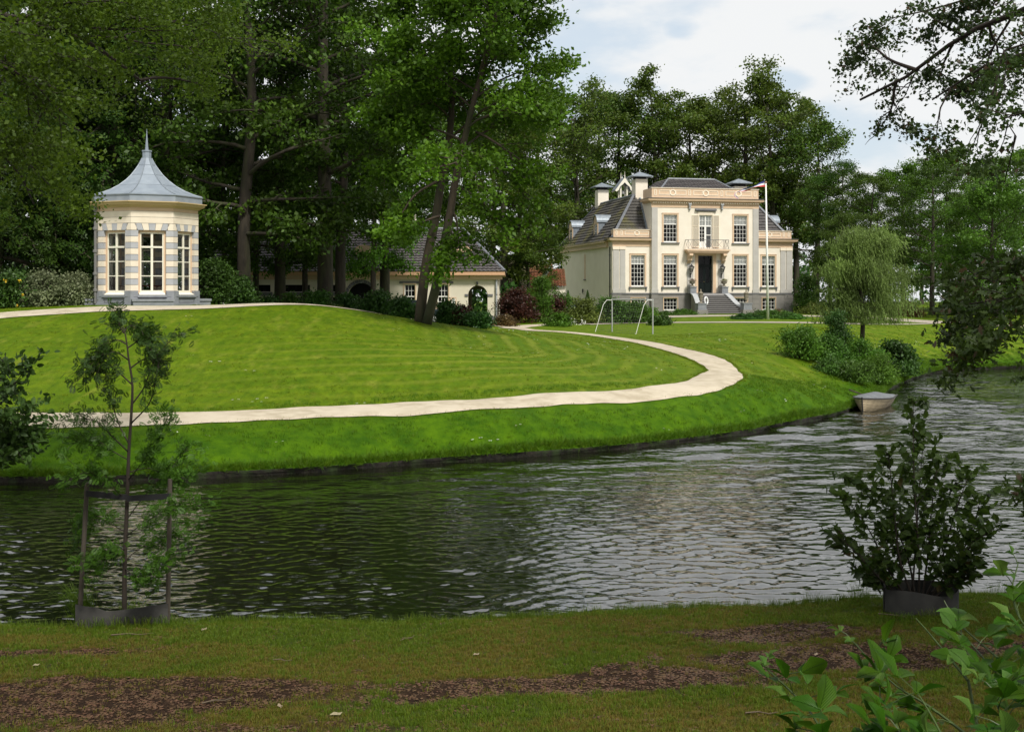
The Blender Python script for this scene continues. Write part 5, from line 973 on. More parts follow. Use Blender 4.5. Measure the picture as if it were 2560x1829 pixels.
# pilasters
def pilaster(x0, x1, y, z0, z1, m=greyp, base=True, cap=False):
    mb = MB(); mb.box(x0, x1, y - .07, y - .001, z0, z1)
    if base: mb.box(x0 - .05, x1 + .05, y - .12, y - .071, z0, z0 + .30); mb.box(x0 - .03, x1 + .03, y - .10, y - .071, z0 + .301, z0 + .38)
    o = mb.build('pilaster', m, villa)
    if cap: MB().box(x0 - .04, x1 + .04, y - .11, y - .072, z1 - .28, z1 - .001).build('capital', peachl, o)
for a, b in ((.06, .62), (.72, 1.22)): pilaster(a, b, 0, .036, 4.32, cap=True); pilaster(VW - b, VW - a, 0, .036, 4.32, cap=True)
pilaster(PX0 + .02, PX0 + .58, PF, .036, 7.95); pilaster(PX1 - .58, PX1 - .02, PF, .036, 7.95)
for x in (DX - 1.53, DX + 1.53): pilaster(x - .30, x + .30, PF, .036, 2.95); MB().box(x - .36, x + .36, PF - .12, PF - .002, 2.951, 3.06).build('pilaster_cap', capm, villa)
for a, b in ((.02, .85), (VW - .85, VW - .02)):          # scored blocks on the plinth corners
    for k in range(4): MB().box(a, b, -.085, -.061, GL + .05 + k * .44, GL + .05 + k * .44 + .42).build('block', greys, villa)
for a, b in ((PX0, PX0 + .62), (PX1 - .62, PX1)):
    for k in range(4): MB().box(a, b, PF - .085, PF - .061, GL + .05 + k * .44, GL + .05 + k * .44 + .42).build('block', greys, villa)
# entablatures, cornices and parapets
def cornice(x0, x1, y, z, side_l, side_r, dep_l=1.2, dep_r=1.2, h=.5):
    fr = MB(); fr.box(x0, x1, y - .04, y - .001, z, z + .28); fr.box(x0 - .02, x1 + .02, y - .07, y - .001, z + .281, z + h); fr.build('frieze', peach, villa)
    co = MB(); prof = [(0, 0), (-.10, .04), (-.14, .12), (-.36, .16), (-.40, .30), (-.44, .36), (0, .40)]; L_ = []; z += h + .002
    yl = y + dep_l if side_l else y; pts = ([(x0, yl, (-1, 0))] if side_l else []) + [(x0, y, (-1 if side_l else 0, -1))] + [(x1, y, (1 if side_r else 0, -1))] + ([(x1, y + dep_r, (1, 0))] if side_r else [])
    vs = [(px_ - nx * o * 1, py_ - ny * o, z + q) for px_, py_, (nx, ny) in pts for o, q in prof]; n = len(prof)
    vs = [(px_ + nx * -o, py_ + ny * -o, z + q) for px_, py_, (nx, ny) in pts for o, q in prof]
    co.add(vs, [(i * n + k, (i + 1) * n + k, (i + 1) * n + (k + 1) % n, i * n + (k + 1) % n) for i in range(len(pts) - 1) for k in range(n)] + [tuple(range(n)), tuple(reversed(range((len(pts) - 1) * n, len(pts) * n)))])
    co.build('cornice', peach, villa); return z + .40
zt = cornice(PX0 - .02, PX1 + .02, PF, 7.96, True, True, 2.2, 2.2, .44)
mb = MB()
for i in range(46): x = PX0 + .15 + i * (PX1 - PX0 - .3) / 45; mb.box(x - .06, x + .06, PF - .22, PF - .075, 8.36, 8.45)
mb.build('dentils', peachl, villa, kind='stuff')
MB().box(PX0 - .40, PX1 + .40, PF - .42, PF + 2, zt + .002, zt + .03).build('cornice_lead', lead, villa)
zw = cornice(0, PX0 - .002, 0, 4.33, True, False, 1.2, h=.4); cornice(PX1 + .002, VW, 0, 4.33, False, True, h=.4)
for a, b in ((-.42, PX0 - .01), (PX1 + .01, VW + .42)): MB().box(a, b, -.42, .6, zw + .002, zw + .025).build('cornice_lead', lead, villa)
def parapet(x0, x1, y, z0, z1, bays, side=None):
    p = MB().box(x0, x1, y, y + .3, z0, z1 - .06); b = p.build('parapet', peach, villa)
    if side: MB().box(side - .15 if side > 9 else side, side if side > 9 else side + .15, y + .301, y + 2.2, z0, z1 - .06).build('parapet', peach, villa)
    MB().box(x0 - .05, x1 + .05, y - .06, y + .36, z1 - .059, z1).build('coping', peachl, villa)
    m = MB(); zc_ = (z0 + z1) / 2 + .03; hh = (z1 - z0) * .27
    def ring(x0, x1, z0, z1, t=.055): m.box(x0, x1, y - .03, y - .001, z1 - t, z1); m.box(x0, x1, y - .03, y - .001, z0, z0 + t); m.box(x0, x0 + t, y - .03, y - .001, z0 + t, z1 - t); m.box(x1 - t, x1, y - .03, y - .001, z0 + t, z1 - t)
    for kind, a, bb_ in bays:
        if kind == 'S': ring(a, bb_, zc_ - hh, zc_ + hh)
        else:
            c = (a + bb_) / 2; rr_ = hh * 1.15; ring(a, c - rr_ * .9, zc_ - hh * .85, zc_ + hh * .85); ring(c + rr_ * .9, bb_, zc_ - hh * .85, zc_ + hh * .85)
            n = 20; vs = []; 
            for q in (rr_, rr_ * .66):
                for yy in (y - .045, y - .001): vs += [(c + q * math.cos(2 * math.pi * k / n), yy, zc_ + q * math.sin(2 * math.pi * k / n)) for k in range(n)]
            f = []
            for k in range(n): l_ = (k + 1) % n; f += [(k, l_, 2 * n + l_, 2 * n + k), (k, n + k, n + l_, l_), (2 * n + k, 2 * n + l_, 3 * n + l_, 3 * n + k)]
            m.add(vs, f)
    m.build('panel_moulding', peachl, b)
parapet(PX0 + .02, PX1 - .02, PF - .02, zt + .03, 9.80, [('S', PX0 + .25, PX0 + .5), ('L', PX0 + .75, 7.05), ('S', 7.25, 7.5), ('L', 7.75, 10.2), ('S', 10.44, 10.69), ('L', 10.94, PX1 - .75), ('S', PX1 - .5, PX1 - .25)], None)
for xx in (PX0 + .02, PX1 - .32): MB().box(xx, xx + .3, PF + .281, 2.2, zt + .03, 9.74).build('parapet', peach, villa)
parapet(.1, PX0 - .003, .02, zw + .025, 5.92, [('S', .3, .48), ('S', .78, .98), ('L', 1.2, PX0 - .15)]); parapet(PX1 + .003, VW - .1, .02, zw + .025, 5.92, [('S', VW - .48, VW - .3), ('S', VW - .98, VW - .78), ('L', PX1 + .15, VW - 1.2)])
for xx in (.1, VW - .4): MB().box(xx, xx + .3, .321, .8, zw + .025, 5.86).build('parapet', peach, villa)
# white slips of trim and carved consoles under the big cornice
for x in (7.37, 10.57):
    mb = MB(); mb.box(x - .14, x + .14, PF - .26, PF - .042, 8.22, 8.36); mb.lathe([(.02, 7.72), (.07, 7.78), (.10, 7.88), (.08, 7.97), (.11, 8.05), (.13, 8.15), (.10, 8.22)], 8, (x, PF - .12)); mb.build('console', capm, villa)
# side eaves and gutter
mb = MB(); mb.box(-.22, -.001, 1.25, VD + .25, 4.30, 4.70); mb.prism([(-.42, 4.72), (-.24, 4.70), (-.001, 4.70), (-.001, 4.95), (-.45, 4.95)], 1.23, VD + .45); mb.build('side_eaves', peach, villa)
mb = MB(); mb.box(VW + .001, VW + .22, 1.25, VD + .25, 4.30, 4.70); mb.prism([(VW + .42, 4.72), (VW + .45, 4.95), (VW + .001, 4.95), (VW + .001, 4.70), (VW + .24, 4.70)], 1.23, VD + .45); mb.build('side_eaves', peach, villa)
mb = MB().tube([(-.09, .55, 4.3), (-.09, .55, GL)], .05, 8); [mb.box(-.16, -.02, .48, .62, z, z + .05) for z in (-1, .6, 2.1, 3.5)]; mb.build('drainpipe', iron, villa)
# tiled roof slopes: real courses, each lapping the one below
def slope(name, A, B_, C_, D_, m, par, pitch=.36, tw=.30, lift=.085, wav=.02):   # A,B eaves (left,right) C,D top (right,left)
    A, B_, C_, D_ = map(Vector, (A, B_, C_, D_)); ex = (B_ - A).normalized(); nrm = ex.cross(D_ - A).normalized()
    if nrm.z < 0: nrm = -nrm
    upv = nrm.cross(ex).normalized()
    if upv.z < 0: upv = -upv
    hD = (D_ - A).dot(upv); n = max(2, int(round(hD / pitch))); s_ = lambda Q: (Q - A).dot(ex); mb = MB(); sA, sB, sC, sD = 0, s_(B_), s_(C_), s_(D_)
    for i in range(n):
        f0, f1 = i / n, (i + 1) / n; l0, r0 = sD * f0, sB + (sC - sB) * f0; l1, r1 = sD * f1, sB + (sC - sB) * f1
        k0 = math.ceil((l0 + .02) / (tw / 4)); k1 = math.floor((r0 - .02) / (tw / 4)); st_ = [l0] + [k * tw / 4 for k in range(k0, k1 + 1)] + [r0]; vs = []
        for q in st_:
            wv = wav * math.sin(2 * math.pi * q / tw); q1 = min(max(q, l1), r1); jig = .006 * math.sin(q * 7.3 + i * 2.9)
            vs += [A + ex * q + upv * (hD * f0) + nrm * (.012 + wv), A + ex * q + upv * (hD * f0 - .02) + nrm * (lift + wv + jig), A + ex * q1 + upv * (hD * f1 + .01) + nrm * (.01 + wv)]
        mb.add(vs, [(3 * j, 3 * j + 3, 3 * j + 4, 3 * j + 1) for j in range(len(st_) - 1)] + [(3 * j + 1, 3 * j + 4, 3 * j + 5, 3 * j + 2) for j in range(len(st_) - 1)])
    return tag(link(name, mb.mesh(name, m, False), par), kind='stuff')
def hip(par, a, b, r=.11, m=lead): return MB().tube([a, b], [r, r * .9], 6).build('hip_lead', m, par)
RZ, RE, RI = 9.25, 4.96, 3.05
roof = MB().add([(.0, .6, RE), (VW, .6, RE), (VW, VD, RE), (0, VD, RE), (RI, RI, RZ), (VW - RI, RI, RZ), (VW - RI, VD - RI, RZ), (RI, VD - RI, RZ)], [(4, 5, 6, 7), (0, 1, 5, 4), (1, 2, 6, 5), (2, 3, 7, 6), (3, 0, 4, 7)]).build('roof', lead, villa)
e0 = -.40; slope('roof_tiles', (e0, VD + .4, RE - .08), (e0, .3, RE - .08), (RI - .02, RI, RZ + .02), (RI - .02, VD - RI, RZ + .02), tile, roof)
slope('roof_tiles', (.15, .30, RE + .1), (PX0 - .05, .30, RE + .1), (PX0 - .05, RI, RZ + .03), (RI, RI, RZ + .03), tile, roof)
slope('roof_tiles', (PX1 + .05, .30, RE + .1), (VW - .15, .30, RE + .1), (VW - RI, RI, RZ + .03), (PX1 + .05, RI, RZ + .03), tileg, roof)
slope('roof_tiles', (VW + .4, .3, RE - .08), (VW + .4, VD + .4, RE - .08), (VW - RI + .02, VD - RI, RZ + .02), (VW - RI + .02, RI, RZ + .02), tileg, roof)
hip(roof, (.05, .2, RE + .2), (RI, RI, RZ + .1), .14); hip(roof, (VW - .05, .2, RE + .2), (VW - RI, RI, RZ + .1), .14); hip(roof, (-.3, VD + .3, RE), (RI, VD - RI, RZ + .1)); hip(roof, (RI, RI, RZ + .08), (RI, VD - RI, RZ + .08), .12); hip(roof, (VW - RI, RI, RZ + .08), (VW - RI, VD - RI, RZ + .08), .12)
hip(roof, (PX0 - .06, .3, RE + .3), (PX0 - .06, RI, RZ + .1), .10, zincd)
# hipped roof behind the high parapet
TZ = 10.95; slope('roof_tiles', (4.5, .6, 9.2), (13.4, .6, 9.2), (11.3, 3.3, TZ), (6.6, 3.3, TZ), tileg, roof, .3); MB().add([(4.4, .55, 9.1), (13.5, .55, 9.1), (13.5, 9, 9.1), (4.4, 9, 9.1), (6.6, 3.35, TZ - .05), (11.3, 3.35, TZ - .05), (11.3, 6.5, TZ - .05), (6.6, 6.5, TZ - .05)], [(4, 5, 6, 7), (0, 1, 5, 4), (1, 2, 6, 5), (2, 3, 7, 6), (3, 0, 4, 7)]).build('upper_roof', lead, roof)
hip(roof, (4.5, .6, 9.25), (6.6, 3.3, TZ + .03), .10); hip(roof, (13.4, .6, 9.25), (11.3, 3.3, TZ + .03), .10); hip(roof, (6.6, 3.3, TZ + .03), (11.3, 3.3, TZ + .03), .10); slope('roof_tiles', (4.45, 9, 9.15), (4.45, .6, 9.15), (6.58, 3.35, TZ), (6.58, 6.5, TZ), tileg, roof, .3)
def chimney(x, y, z0, z1, w, zc1):
    c = MB().box(x - w / 2, x + w / 2, y - w / 2, y + w / 2, z0, z1).build('chimney', cream, villa); a = w / 2
    MB().box(x - a + .1, x + a - .1, y - a + .1, y + a - .1, z1, zc1).build('chimney_throat', dark, c)
    b = a + .42; MB().add([(x - b, y - b, zc1), (x + b, y - b, zc1), (x + b, y + b, zc1), (x - b, y + b, zc1), (x - b, y - b, zc1 + .07), (x + b, y - b, zc1 + .07), (x + b, y + b, zc1 + .07), (x - b, y + b, zc1 + .07), (x, y, zc1 + .55)], [(3, 2, 1, 0), (0, 1, 5, 4), (1, 2, 6, 5), (2, 3, 7, 6), (3, 0, 4, 7), (4, 5, 8), (5, 6, 8), (6, 7, 8), (7, 4, 8)]).build('chimney_hood', zincd, c)
chimney(3.75, 3.4, 8.9, 10.85, 1.2, 11.05); chimney(3.3, 14.6, 8.3, 10.75, 1.15, 11.0); chimney(13.85, 3.5, 8.9, 10.35, 1.25, 10.6)
# bell turret
tx, ty = 3.9, 9.2; t = MB(); [t.box(tx + a - .07, tx + a + .07, ty + b - .07, ty + b + .07, 9.1, 10.7) for a in (-.33, .33) for b in (-.33, .33)]; t.box(tx - .5, tx + .5, ty - .5, ty + .5, 9.0, 9.4); tr = t.build('bell_turret', ivory, villa)
t = MB()
for s_ in (-1, 1): t.add([(tx + s_ * .95, ty - .62, 10.35), (tx + s_ * .95, ty + .62, 10.35), (tx, ty + .62, 11.55), (tx, ty - .62, 11.55), (tx + s_ * .95, ty - .62, 10.25), (tx + s_ * .95, ty + .62, 10.25), (tx, ty + .62, 11.42), (tx, ty - .62, 11.42)], [(0, 1, 2, 3), (7, 6, 5, 4), (0, 4, 5, 1), (0, 3, 7, 4), (1, 5, 6, 2)])
t.build('turret_roof', zincd, tr)
t = MB()
for yy in (ty - .66, ty + .62):
    for s_ in (-1, 1): t.add([(tx + s_ * 1.0, yy, 10.22), (tx + s_ * .86, yy, 10.12), (tx + s_ * .62, yy, 10.30), (tx + s_ * .5, yy, 10.62), (tx + s_ * .2, yy, 10.85), (tx, yy, 11.05), (tx, yy, 11.55)] + [(x, yy + .05, z) for x, z in ((tx + s_ * 1.0, 10.22), (tx + s_ * .86, 10.12), (tx + s_ * .62, 10.30), (tx + s_ * .5, 10.62), (tx + s_ * .2, 10.85), (tx, 11.05), (tx, 11.55))], [(0, 1, 2, 3, 4, 5, 6), (13, 12, 11, 10, 9, 8, 7)] + [(i, i + 7, (i + 1) % 7 + 7, (i + 1) % 7) for i in range(7)])
    t.lathe([(.03, 11.4), (.05, 11.6), (.03, 11.8), (.008, 12.15)], 6, (tx, yy + .02))
t.build('bargeboard', ivory, tr); MB().lathe([(.25, 9.95), (.22, 10.05), (.14, 10.25), (.06, 10.35)], 10, (tx, ty)).build('bell', irong, tr)
# dormers on the left slope
def dormer(y, side=-1):
    w = .72; x0 = .22; sx = lambda x: x if side < 0 else VW - x; sl_ = lambda z: (z - RE) / (RZ - RE) * RI
    d = MB()
    for s_ in (-1, 1): d.add([(sx(x0), y + s_ * w, 5.2), (sx(x0), y + s_ * w, 6.85), (sx(sl_(6.85) + .1), y + s_ * w, 6.85), (sx(x0), y + s_ * (w - .06), 5.2), (sx(x0), y + s_ * (w - .06), 6.85), (sx(sl_(6.85) + .1), y + s_ * (w - .06), 6.85)], [(0, 1, 2), (3, 5, 4), (0, 3, 4, 1), (1, 4, 5, 2)])
    dm_ = d.build('dormer', zincd, villa)
    n = 12; r0 = w + .1; v = []
    for xx in (x0 - .16, sl_(7.6) + .12):
        v += [(sx(xx), y - r0 * math.cos(math.pi * k / n), 6.85 + .78 * math.sin(math.pi * k / n)) for k in range(n + 1)] + [(sx(xx), y - (r0 - .07) * math.cos(math.pi * k / n), 6.85 + .71 * math.sin(math.pi * k / n)) for k in range(n + 1)]
    q = 2 * (n + 1); f = []
    for k in range(n): f += [(k, k + 1, q + k + 1, q + k), (n + 1 + k + 1, n + 1 + k, q + n + 1 + k, q + n + 1 + k + 1), (k, n + 1 + k, n + 2 + k, k + 1)]
    MB().add(v, f).build('dormer_roof', zincd, dm_)
    fr = MB(); X = sorted((sx(x0 - .06), sx(x0 + .02))); fr.box(*X, y - w, y - w + .26, 5.30, 6.85); fr.box(*X, y + w - .26, y + w, 5.30, 6.85); fr.box(*X, y - w + .26, y + w - .26, 6.64, 6.85)
    fr.add([(X[0], y + w * math.cos(math.pi * k / n), 6.85 + .7 * math.sin(math.pi * k / n)) for k in range(n + 1)] + [(X[1], y + w * math.cos(math.pi * k / n), 6.85 + .7 * math.sin(math.pi * k / n)) for k in range(n + 1)], [tuple(range(n + 1)), tuple(reversed(range(n + 1, 2 * n + 2)))])
    X2 = sorted((sx(x0 - .12), sx(x0 + .02))); fr.box(*X2, y - w - .12, y - w, 4.98, 5.5); fr.box(*X2, y + w, y + w + .12, 4.98, 5.5); fr.box(*X2, y - w, y + w, 4.98, 5.299); fr.build('dormer_front', peach, dm_)
    g = MB(); X = sorted((sx(x0 - .03), sx(x0))); g.box(*X, y - .46, y - .40, 5.30, 6.64); g.box(*X, y + .40, y + .46, 5.30, 6.64); g.box(*X, y - .03, y + .03, 5.30, 6.64); [g.box(*X, a, b, 5.30 + 1.34 * k / 4 - .02, 5.30 + 1.34 * k / 4 + .02) for k in range(0, 5) for a, b in ((-.40 + y, y - .03), (y + .03, y + .40))]; g.build('dormer_sash', white, dm_)
    MB().box(*sorted((sx(x0 + .004), sx(x0 + .03))), y - .46, y + .46, 5.30, 6.64).build('dormer_pane', mat('dark_pane', (.02, .025, .03), .05), dm_)
dormer(6.1); dormer(15.4); dormer(3.4, 1)
# side wall details
n = 8; v = [(-.03, 9.55, 1.4), (-.03, 9.0, 1.4), (-.03, 9.0, 3.6)] + [(-.03, 9.275 - .275 * math.cos(math.pi * (k) / n), 3.6 + .35 * math.sin(math.pi * k / n)) for k in range(n + 1)]
MB().add(v + [(-.015, y, z) for _, y, z in v], [tuple(range(len(v)))] + [(i, (i + 1) % len(v), len(v) + (i + 1) % len(v), len(v) + i) for i in range(len(v))]).build('blind_niche', peach, villa); MB().box(-.12, -.015, 8.95, 9.6, 1.3, 1.39).build('niche_sill', greyd, villa)
d = MB().box(-.06, -.015, 9.0, 9.9, GL, -.75).build('side_door', peach, villa); MB().box(-.30, -.015, 8.9, 10.0, -.74, -.66).build('door_hood', greyd, d)
mb = MB().box(-.22, -.10, 9.55, 9.67, .05, .32); mb.lathe([(.02, .32), (.10, .33), (.02, .45)], 6, (-.16, 9.61)); mb.tube([(-.016, 9.61, -.05), (-.16, 9.61, -.08), (-.16, 9.61, .06)], .02, 5); mb.build('wall_lamp', iron, villa)
for y in (11.3, 12.4): MB().box(-.05, -.015, y, y + .12, -1.2, -.85).build('wall_anchor', iron, villa)
# front door, surround, balcony
mb = MB(); mb.box(DX - 1.04, DX - .86, PF - .05, PF - .001, .036, 3.9); mb.box(DX + .86, DX + 1.04, PF - .05, PF - .001, .036, 3.9); mb.box(DX - .86, DX + .86, PF - .03, PF - .001, 3.53, 3.9); mb.box(DX - .86, DX - .741, PF - .03, PF + .35, .036, 3.529); mb.box(DX + .741, DX + .86, PF - .03, PF + .35, .036, 3.529)
ds = mb.build('door_surround', peach, villa)
dr = MB(); y = PF + .30; dr.box(DX - .74, DX - .66, y, y + .08, .03, 3.52); dr.box(DX + .66, DX + .74, y, y + .08, .03, 3.52); dr.box(DX - .66, DX + .66, y, y + .08, 3.44, 3.52); dr.box(DX - .66, DX + .66, y - .03, y + .08, 2.62, 2.74); dr.box(DX - .015, DX + .015, y - .02, y + .06, 2.74, 3.44)
for s_ in (-1, 1):
    a, b = sorted((DX + s_ * .012, DX + s_ * .66)); dr.box(a, b, y + .01, y + .06, .03, 1.0); dr.box(a, a + .12, y + .01, y + .06, 1.0, 2.62); dr.box(b - .12, b, y + .01, y + .06, 1.0, 2.62); dr.box(a + .12, b - .12, y + .01, y + .06, 2.45, 2.62)
    dr.box(a + .1, b - .1, y - .01, y + .009, .2, .45); dr.box(a + .1, b - .1, y - .01, y + .009, .55, .9)
dr = dr.build('front_door', blackp, villa); MB().add([(DX - .66, y + .05, 1), (DX + .66, y + .05, 1), (DX + .66, y + .05, 3.44), (DX - .66, y + .05, 3.44)], [(0, 1, 2, 3)]).build('pane', glass, dr)
MB().lathe([(.02, 0), (.045, .02), (.045, .05), (.02, .07)], 8).build('door_knob', mat('brass', (.6, .45, .2), .3, metal=1), dr).location = (DX - .06, y - .05, 1.05)
r = MB(); lining(r, DX - .74, DX + .74, .03, 3.52, y + .09); r.build('room', dark, dr)
# balcony
bal = MB().box(6.85, 11.09, -1.18, PF - .001, 3.92, 4.06).box(6.95, 10.99, -1.10, PF - .001, 3.78, 3.919).box(7.05, 10.89, -1.0, PF - .001, 3.68, 3.779).build('balcony', peach, villa)
for x in (7.3, 10.64):
    b = MB(); pr = [(PF, 3.679), (-1.05, 3.679), (-1.08, 3.5), (-.95, 3.38), (-.78, 3.36), (-.72, 3.2), (-.74, 3.06), (-.62, 2.95), (-.5, 2.98), (-.42, 2.78), (PF, 2.70)]
    v = [(x - .17, a, z) for a, z in pr] + [(x + .17, a, z) for a, z in pr]; k = len(pr); b.add(v, [tuple(range(k)), tuple(reversed(range(k, 2 * k)))] + [(i, i + k, (i + 1) % k + k, (i + 1) % k) for i in range(k)]); b.build('bracket', peach, bal)
rl = MB(); zb_, zt_ = 4.12, 4.93; X0, X1, Yf = 6.95, 10.99, -1.08
rl.box(X0, X1, Yf - .02, Yf + .02, zt_, zt_ + .05); rl.box(X0, X1, Yf - .012, Yf + .012, zb_, zb_ + .025); [rl.box(x - .02, x + .02, Yf + .021, PF, zt_, zt_ + .05) for x in (X0 + .02, X1 - .02)]
xs_ = [X0, X0 + .28, X0 + 1.25, X0 + 1.42, DX - .42, DX - .25, DX + .25, DX + .42, X1 - 1.42, X1 - 1.25, X1 - .28, X1]; xs_ = [X0 + .02, X0 + .42, X0 + .56, X0 + 1.38, X0 + 1.52, DX - .07, DX + .07, X1 - 1.52, X1 - 1.38, X1 - .56, X1 - .42, X1 - .02]
for x in xs_: rl.box(x - .014, x + .014, Yf - .01, Yf + .01, zb_, zt_)
for a, b in ((0, 1), (2, 3), (4, 5), (6, 7), (8, 9), (10, 11)): rl.tube([(xs_[a], Yf, zb_), (xs_[b], Yf, zt_)], .012, 4); rl.tube([(xs_[b], Yf, zb_), (xs_[a], Yf, zt_)], .012, 4)
for x in (X0 + .02, X1 - .02): rl.tube([(x, Yf, zb_), (x, PF, zt_)], .012, 4); rl.tube([(x, PF, zb_), (x, Yf, zt_)], .012, 4)
rl.build('railing', irong, bal)
# balcony door, shutters and pediment
bw = MB(); y = PF + .09; x0, x1 = DX - .62, DX + .62; bw.box(x0, x0 + .07, y, y + .07, 4.28, 7.29); bw.box(x1 - .07, x1, y, y + .07, 4.28, 7.29); bw.box(x0 + .07, x1 - .07, y, y + .07, 7.22, 7.29); bw.box(x0 + .07, x1 - .07, y - .02, y + .07, 6.22, 6.34); bw.box(DX - .05, DX + .05, y - .01, y + .07, 6.34, 7.22); bw.box(DX - .09, DX + .09, y - .01, y + .07, 4.28, 6.22); bw.box(x0 + .07, DX - .09, y, y + .07, 4.28, 4.85); bw.box(DX + .09, x1 - .07, y, y + .07, 5.4, 5.47)
bars(bw, x0 + .07, DX - .05, 6.34, 7.22, 2, 2, y + .02); bars(bw, DX + .05, x1 - .07, 6.34, 7.22, 2, 2, y + .02); bars(bw, x0 + .07, DX - .09, 4.85, 6.22, 2, 4, y + .02)
bd_ = bw.build('balcony_door', white, villa); MB().add([(x0 + .07, y + .055, 4.28), (x1 - .07, y + .055, 4.28), (x1 - .07, y + .055, 7.22), (x0 + .07, y + .055, 7.22)], [(0, 1, 2, 3)]).build('pane', glass, bd_)
MB().box(DX + .10, x1 - .08, y + .10, y + .11, 4.3, 6.2).build('curtain', mat('grey_curtain', (.22, .22, .23), .9), bd_); MB().box(x0 + .08, x1 - .08, y + .10, y + .11, 6.36, 7.2).build('blind', blindm, bd_); r = MB(); lining(r, x0, x1, 4.28, 7.29, y + .12); r.build('room', dark, bd_)
for s_ in (-1, 1):
    c = DX + s_ * 1.0; sh = MB(); sh.box(c - .33, c - .27, PF - .09, PF - .03, 4.3, 7.3); sh.box(c + .27, c + .33, PF - .09, PF - .03, 4.3, 7.3); [sh.box(c - .27, c + .27, PF - .09, PF - .03, z, z + .07) for z in (4.3, 6.2, 7.23)]
    sh = sh.build('shutter', peachl, villa)
    for k in range(34):
        z = 4.40 + k * .0835
        if 6.13 < z < 6.3: continue
        MB().add([(c - .27, PF - .075, z), (c + .27, PF - .075, z), (c + .27, PF - .035, z + .075), (c - .27, PF - .035, z + .075), (c - .27, PF - .065, z - .004), (c + .27, PF - .065, z - .004)], [(0, 1, 2, 3), (0, 4, 5, 1)]).build('slat', shutm, sh)
mb = MB(); mb.box(DX - .78, DX + .78, PF - .05, PF - .001, 7.30, 7.62); mb.box(DX - .70, DX + .70, PF - .07, PF - .051, 7.40, 7.55); mb.build('door_frieze', peachl, villa)
mb = MB(); mb.box(DX - .90, DX + .90, PF - .12, PF - .001, 7.621, 7.70); mb.box(DX - 1.05, DX + 1.05, PF - .22, PF - .001, 7.701, 7.80); mb.add([(DX - 1.05, PF - .22, 7.801), (DX + 1.05, PF - .22, 7.801), (DX + 1.05, PF - .001, 7.90), (DX - 1.05, PF - .001, 7.90)], [(0, 1, 2, 3)]); mb.build('door_pediment', greyd, villa)
# steps
riserm = mat('shaded_riser_stone', (.075, .07, .068), .9)  # step stone coloured darker on the risers, painting in the shade beneath the nosings
NS = 11; SD0 = -1.45; rise = -GL / NS; go = .30
st = MB().box(DX - 1.45, DX + 1.45, SD0, PF - .07, GL, -.005).build('landing', stepm, villa)
for k in range(NS - 1):
    z1 = -(k + 1) * rise; y1 = SD0 - k * go; w = 1.45 + .24 * k / (NS - 2); xr = DX + w + .25 * (k / (NS - 2)) ** 2; xl = DX - w + .12 * (k / (NS - 2))
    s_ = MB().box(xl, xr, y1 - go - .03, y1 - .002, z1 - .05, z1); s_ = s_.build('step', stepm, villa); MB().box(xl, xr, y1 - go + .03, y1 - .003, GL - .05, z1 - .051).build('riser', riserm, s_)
YB = SD0 - (NS - 1) * go
def wing(xa, xb, out):       # curved, sloping cheek wall with coping, from top pedestal to bottom pedestal
    n = 14; L_, R_ = [], []
    for k in range(n + 1):
        t = k / n; y = -1.35 + (YB + .35 + 1.35) * t; x = xa + (xb - xa) * (t ** 1.7); z = .0 + (-.98) * (.5 - .5 * math.cos(math.pi * min(t * 1.0, 1))) - .25 * t; L_.append((x - .24, y, z)); R_.append((x + .24, y, z))
    c = MB()
    v = []
    for a, b in zip(L_, R_): v += [a, b, (b[0], b[1], b[2] - .09), (a[0], a[1], a[2] - .09)]
    f = [(4 * i + j, 4 * i + (j + 1) % 4, 4 * i + 4 + (j + 1) % 4, 4 * i + 4 + j) for i in range(n) for j in range(4)]; c.add(v, f + [(0, 1, 2, 3), (4 * n + 3, 4 * n + 2, 4 * n + 1, 4 * n)]); 
    wv = []
    for a, b in zip(L_, R_): wv += [(a[0] + .05, a[1], a[2] - .091), (b[0] - .05, b[1], b[2] - .091), (b[0] - .05, b[1], GL - .1), (a[0] + .05, a[1], GL - .1)]
    w_ = MB().add(wv, f + [(0, 1, 2, 3), (4 * n + 3, 4 * n + 2, 4 * n + 1, 4 * n)]).build('cheek_wall', greys, villa); c.build('coping', capm, w_)
wing(DX - 1.62, DX - 2.05, -1); wing(DX + 1.62, DX + 2.25, 1)
def pedestal(x, y, z0, z1, w):
    p = MB().box(x - w / 2, x + w / 2, y - w / 2, y + w / 2, z0, z1 - .08); p.box(x - w / 2 - .05, x + w / 2 + .05, y - w / 2 - .05, y + w / 2 + .05, z1 - .079, z1); p.box(x - w * .3, x + w * .3, y - w / 2 - .015, y - w / 2 - .001, z0 + .12, z1 - .2); p.box(x - w / 2 - .03, x + w / 2 + .03, y - w / 2 - .03, y + w / 2 + .03, z0, z0 + .06); p.build('pedestal', blue, villa)
pedestal(DX - 1.56, -1.0, -.005, .62, .58); pedestal(DX + 1.56, -1.0, -.005, .62, .58)
for x in (DX - 2.05, DX + 2.3): MB().box(x - .5, x + .5, YB - .45, YB + .6, GL - .1, -1.48).build('pedestal_block', greys, villa); pedestal(x, YB + .05, -1.479, -.88, .78)
VM = Matrix.Translation((HX, HY, HZ0)) @ Matrix.Rotation(TH, 4, 'Z')
def vput(o, x, y, z, rz=0): p = VM @ Vector((x, y, z)); o.location = p; o.rotation_euler = (0, 0, TH + rz); return o
fl1 = leafmat('red_bedding_flower', (.16, .05, .03), (.10, .08, .03), .3, .3); fl2 = leafmat('yellow_bedding_flower', (.22, .20, .04), (.10, .14, .03), .3, .3)
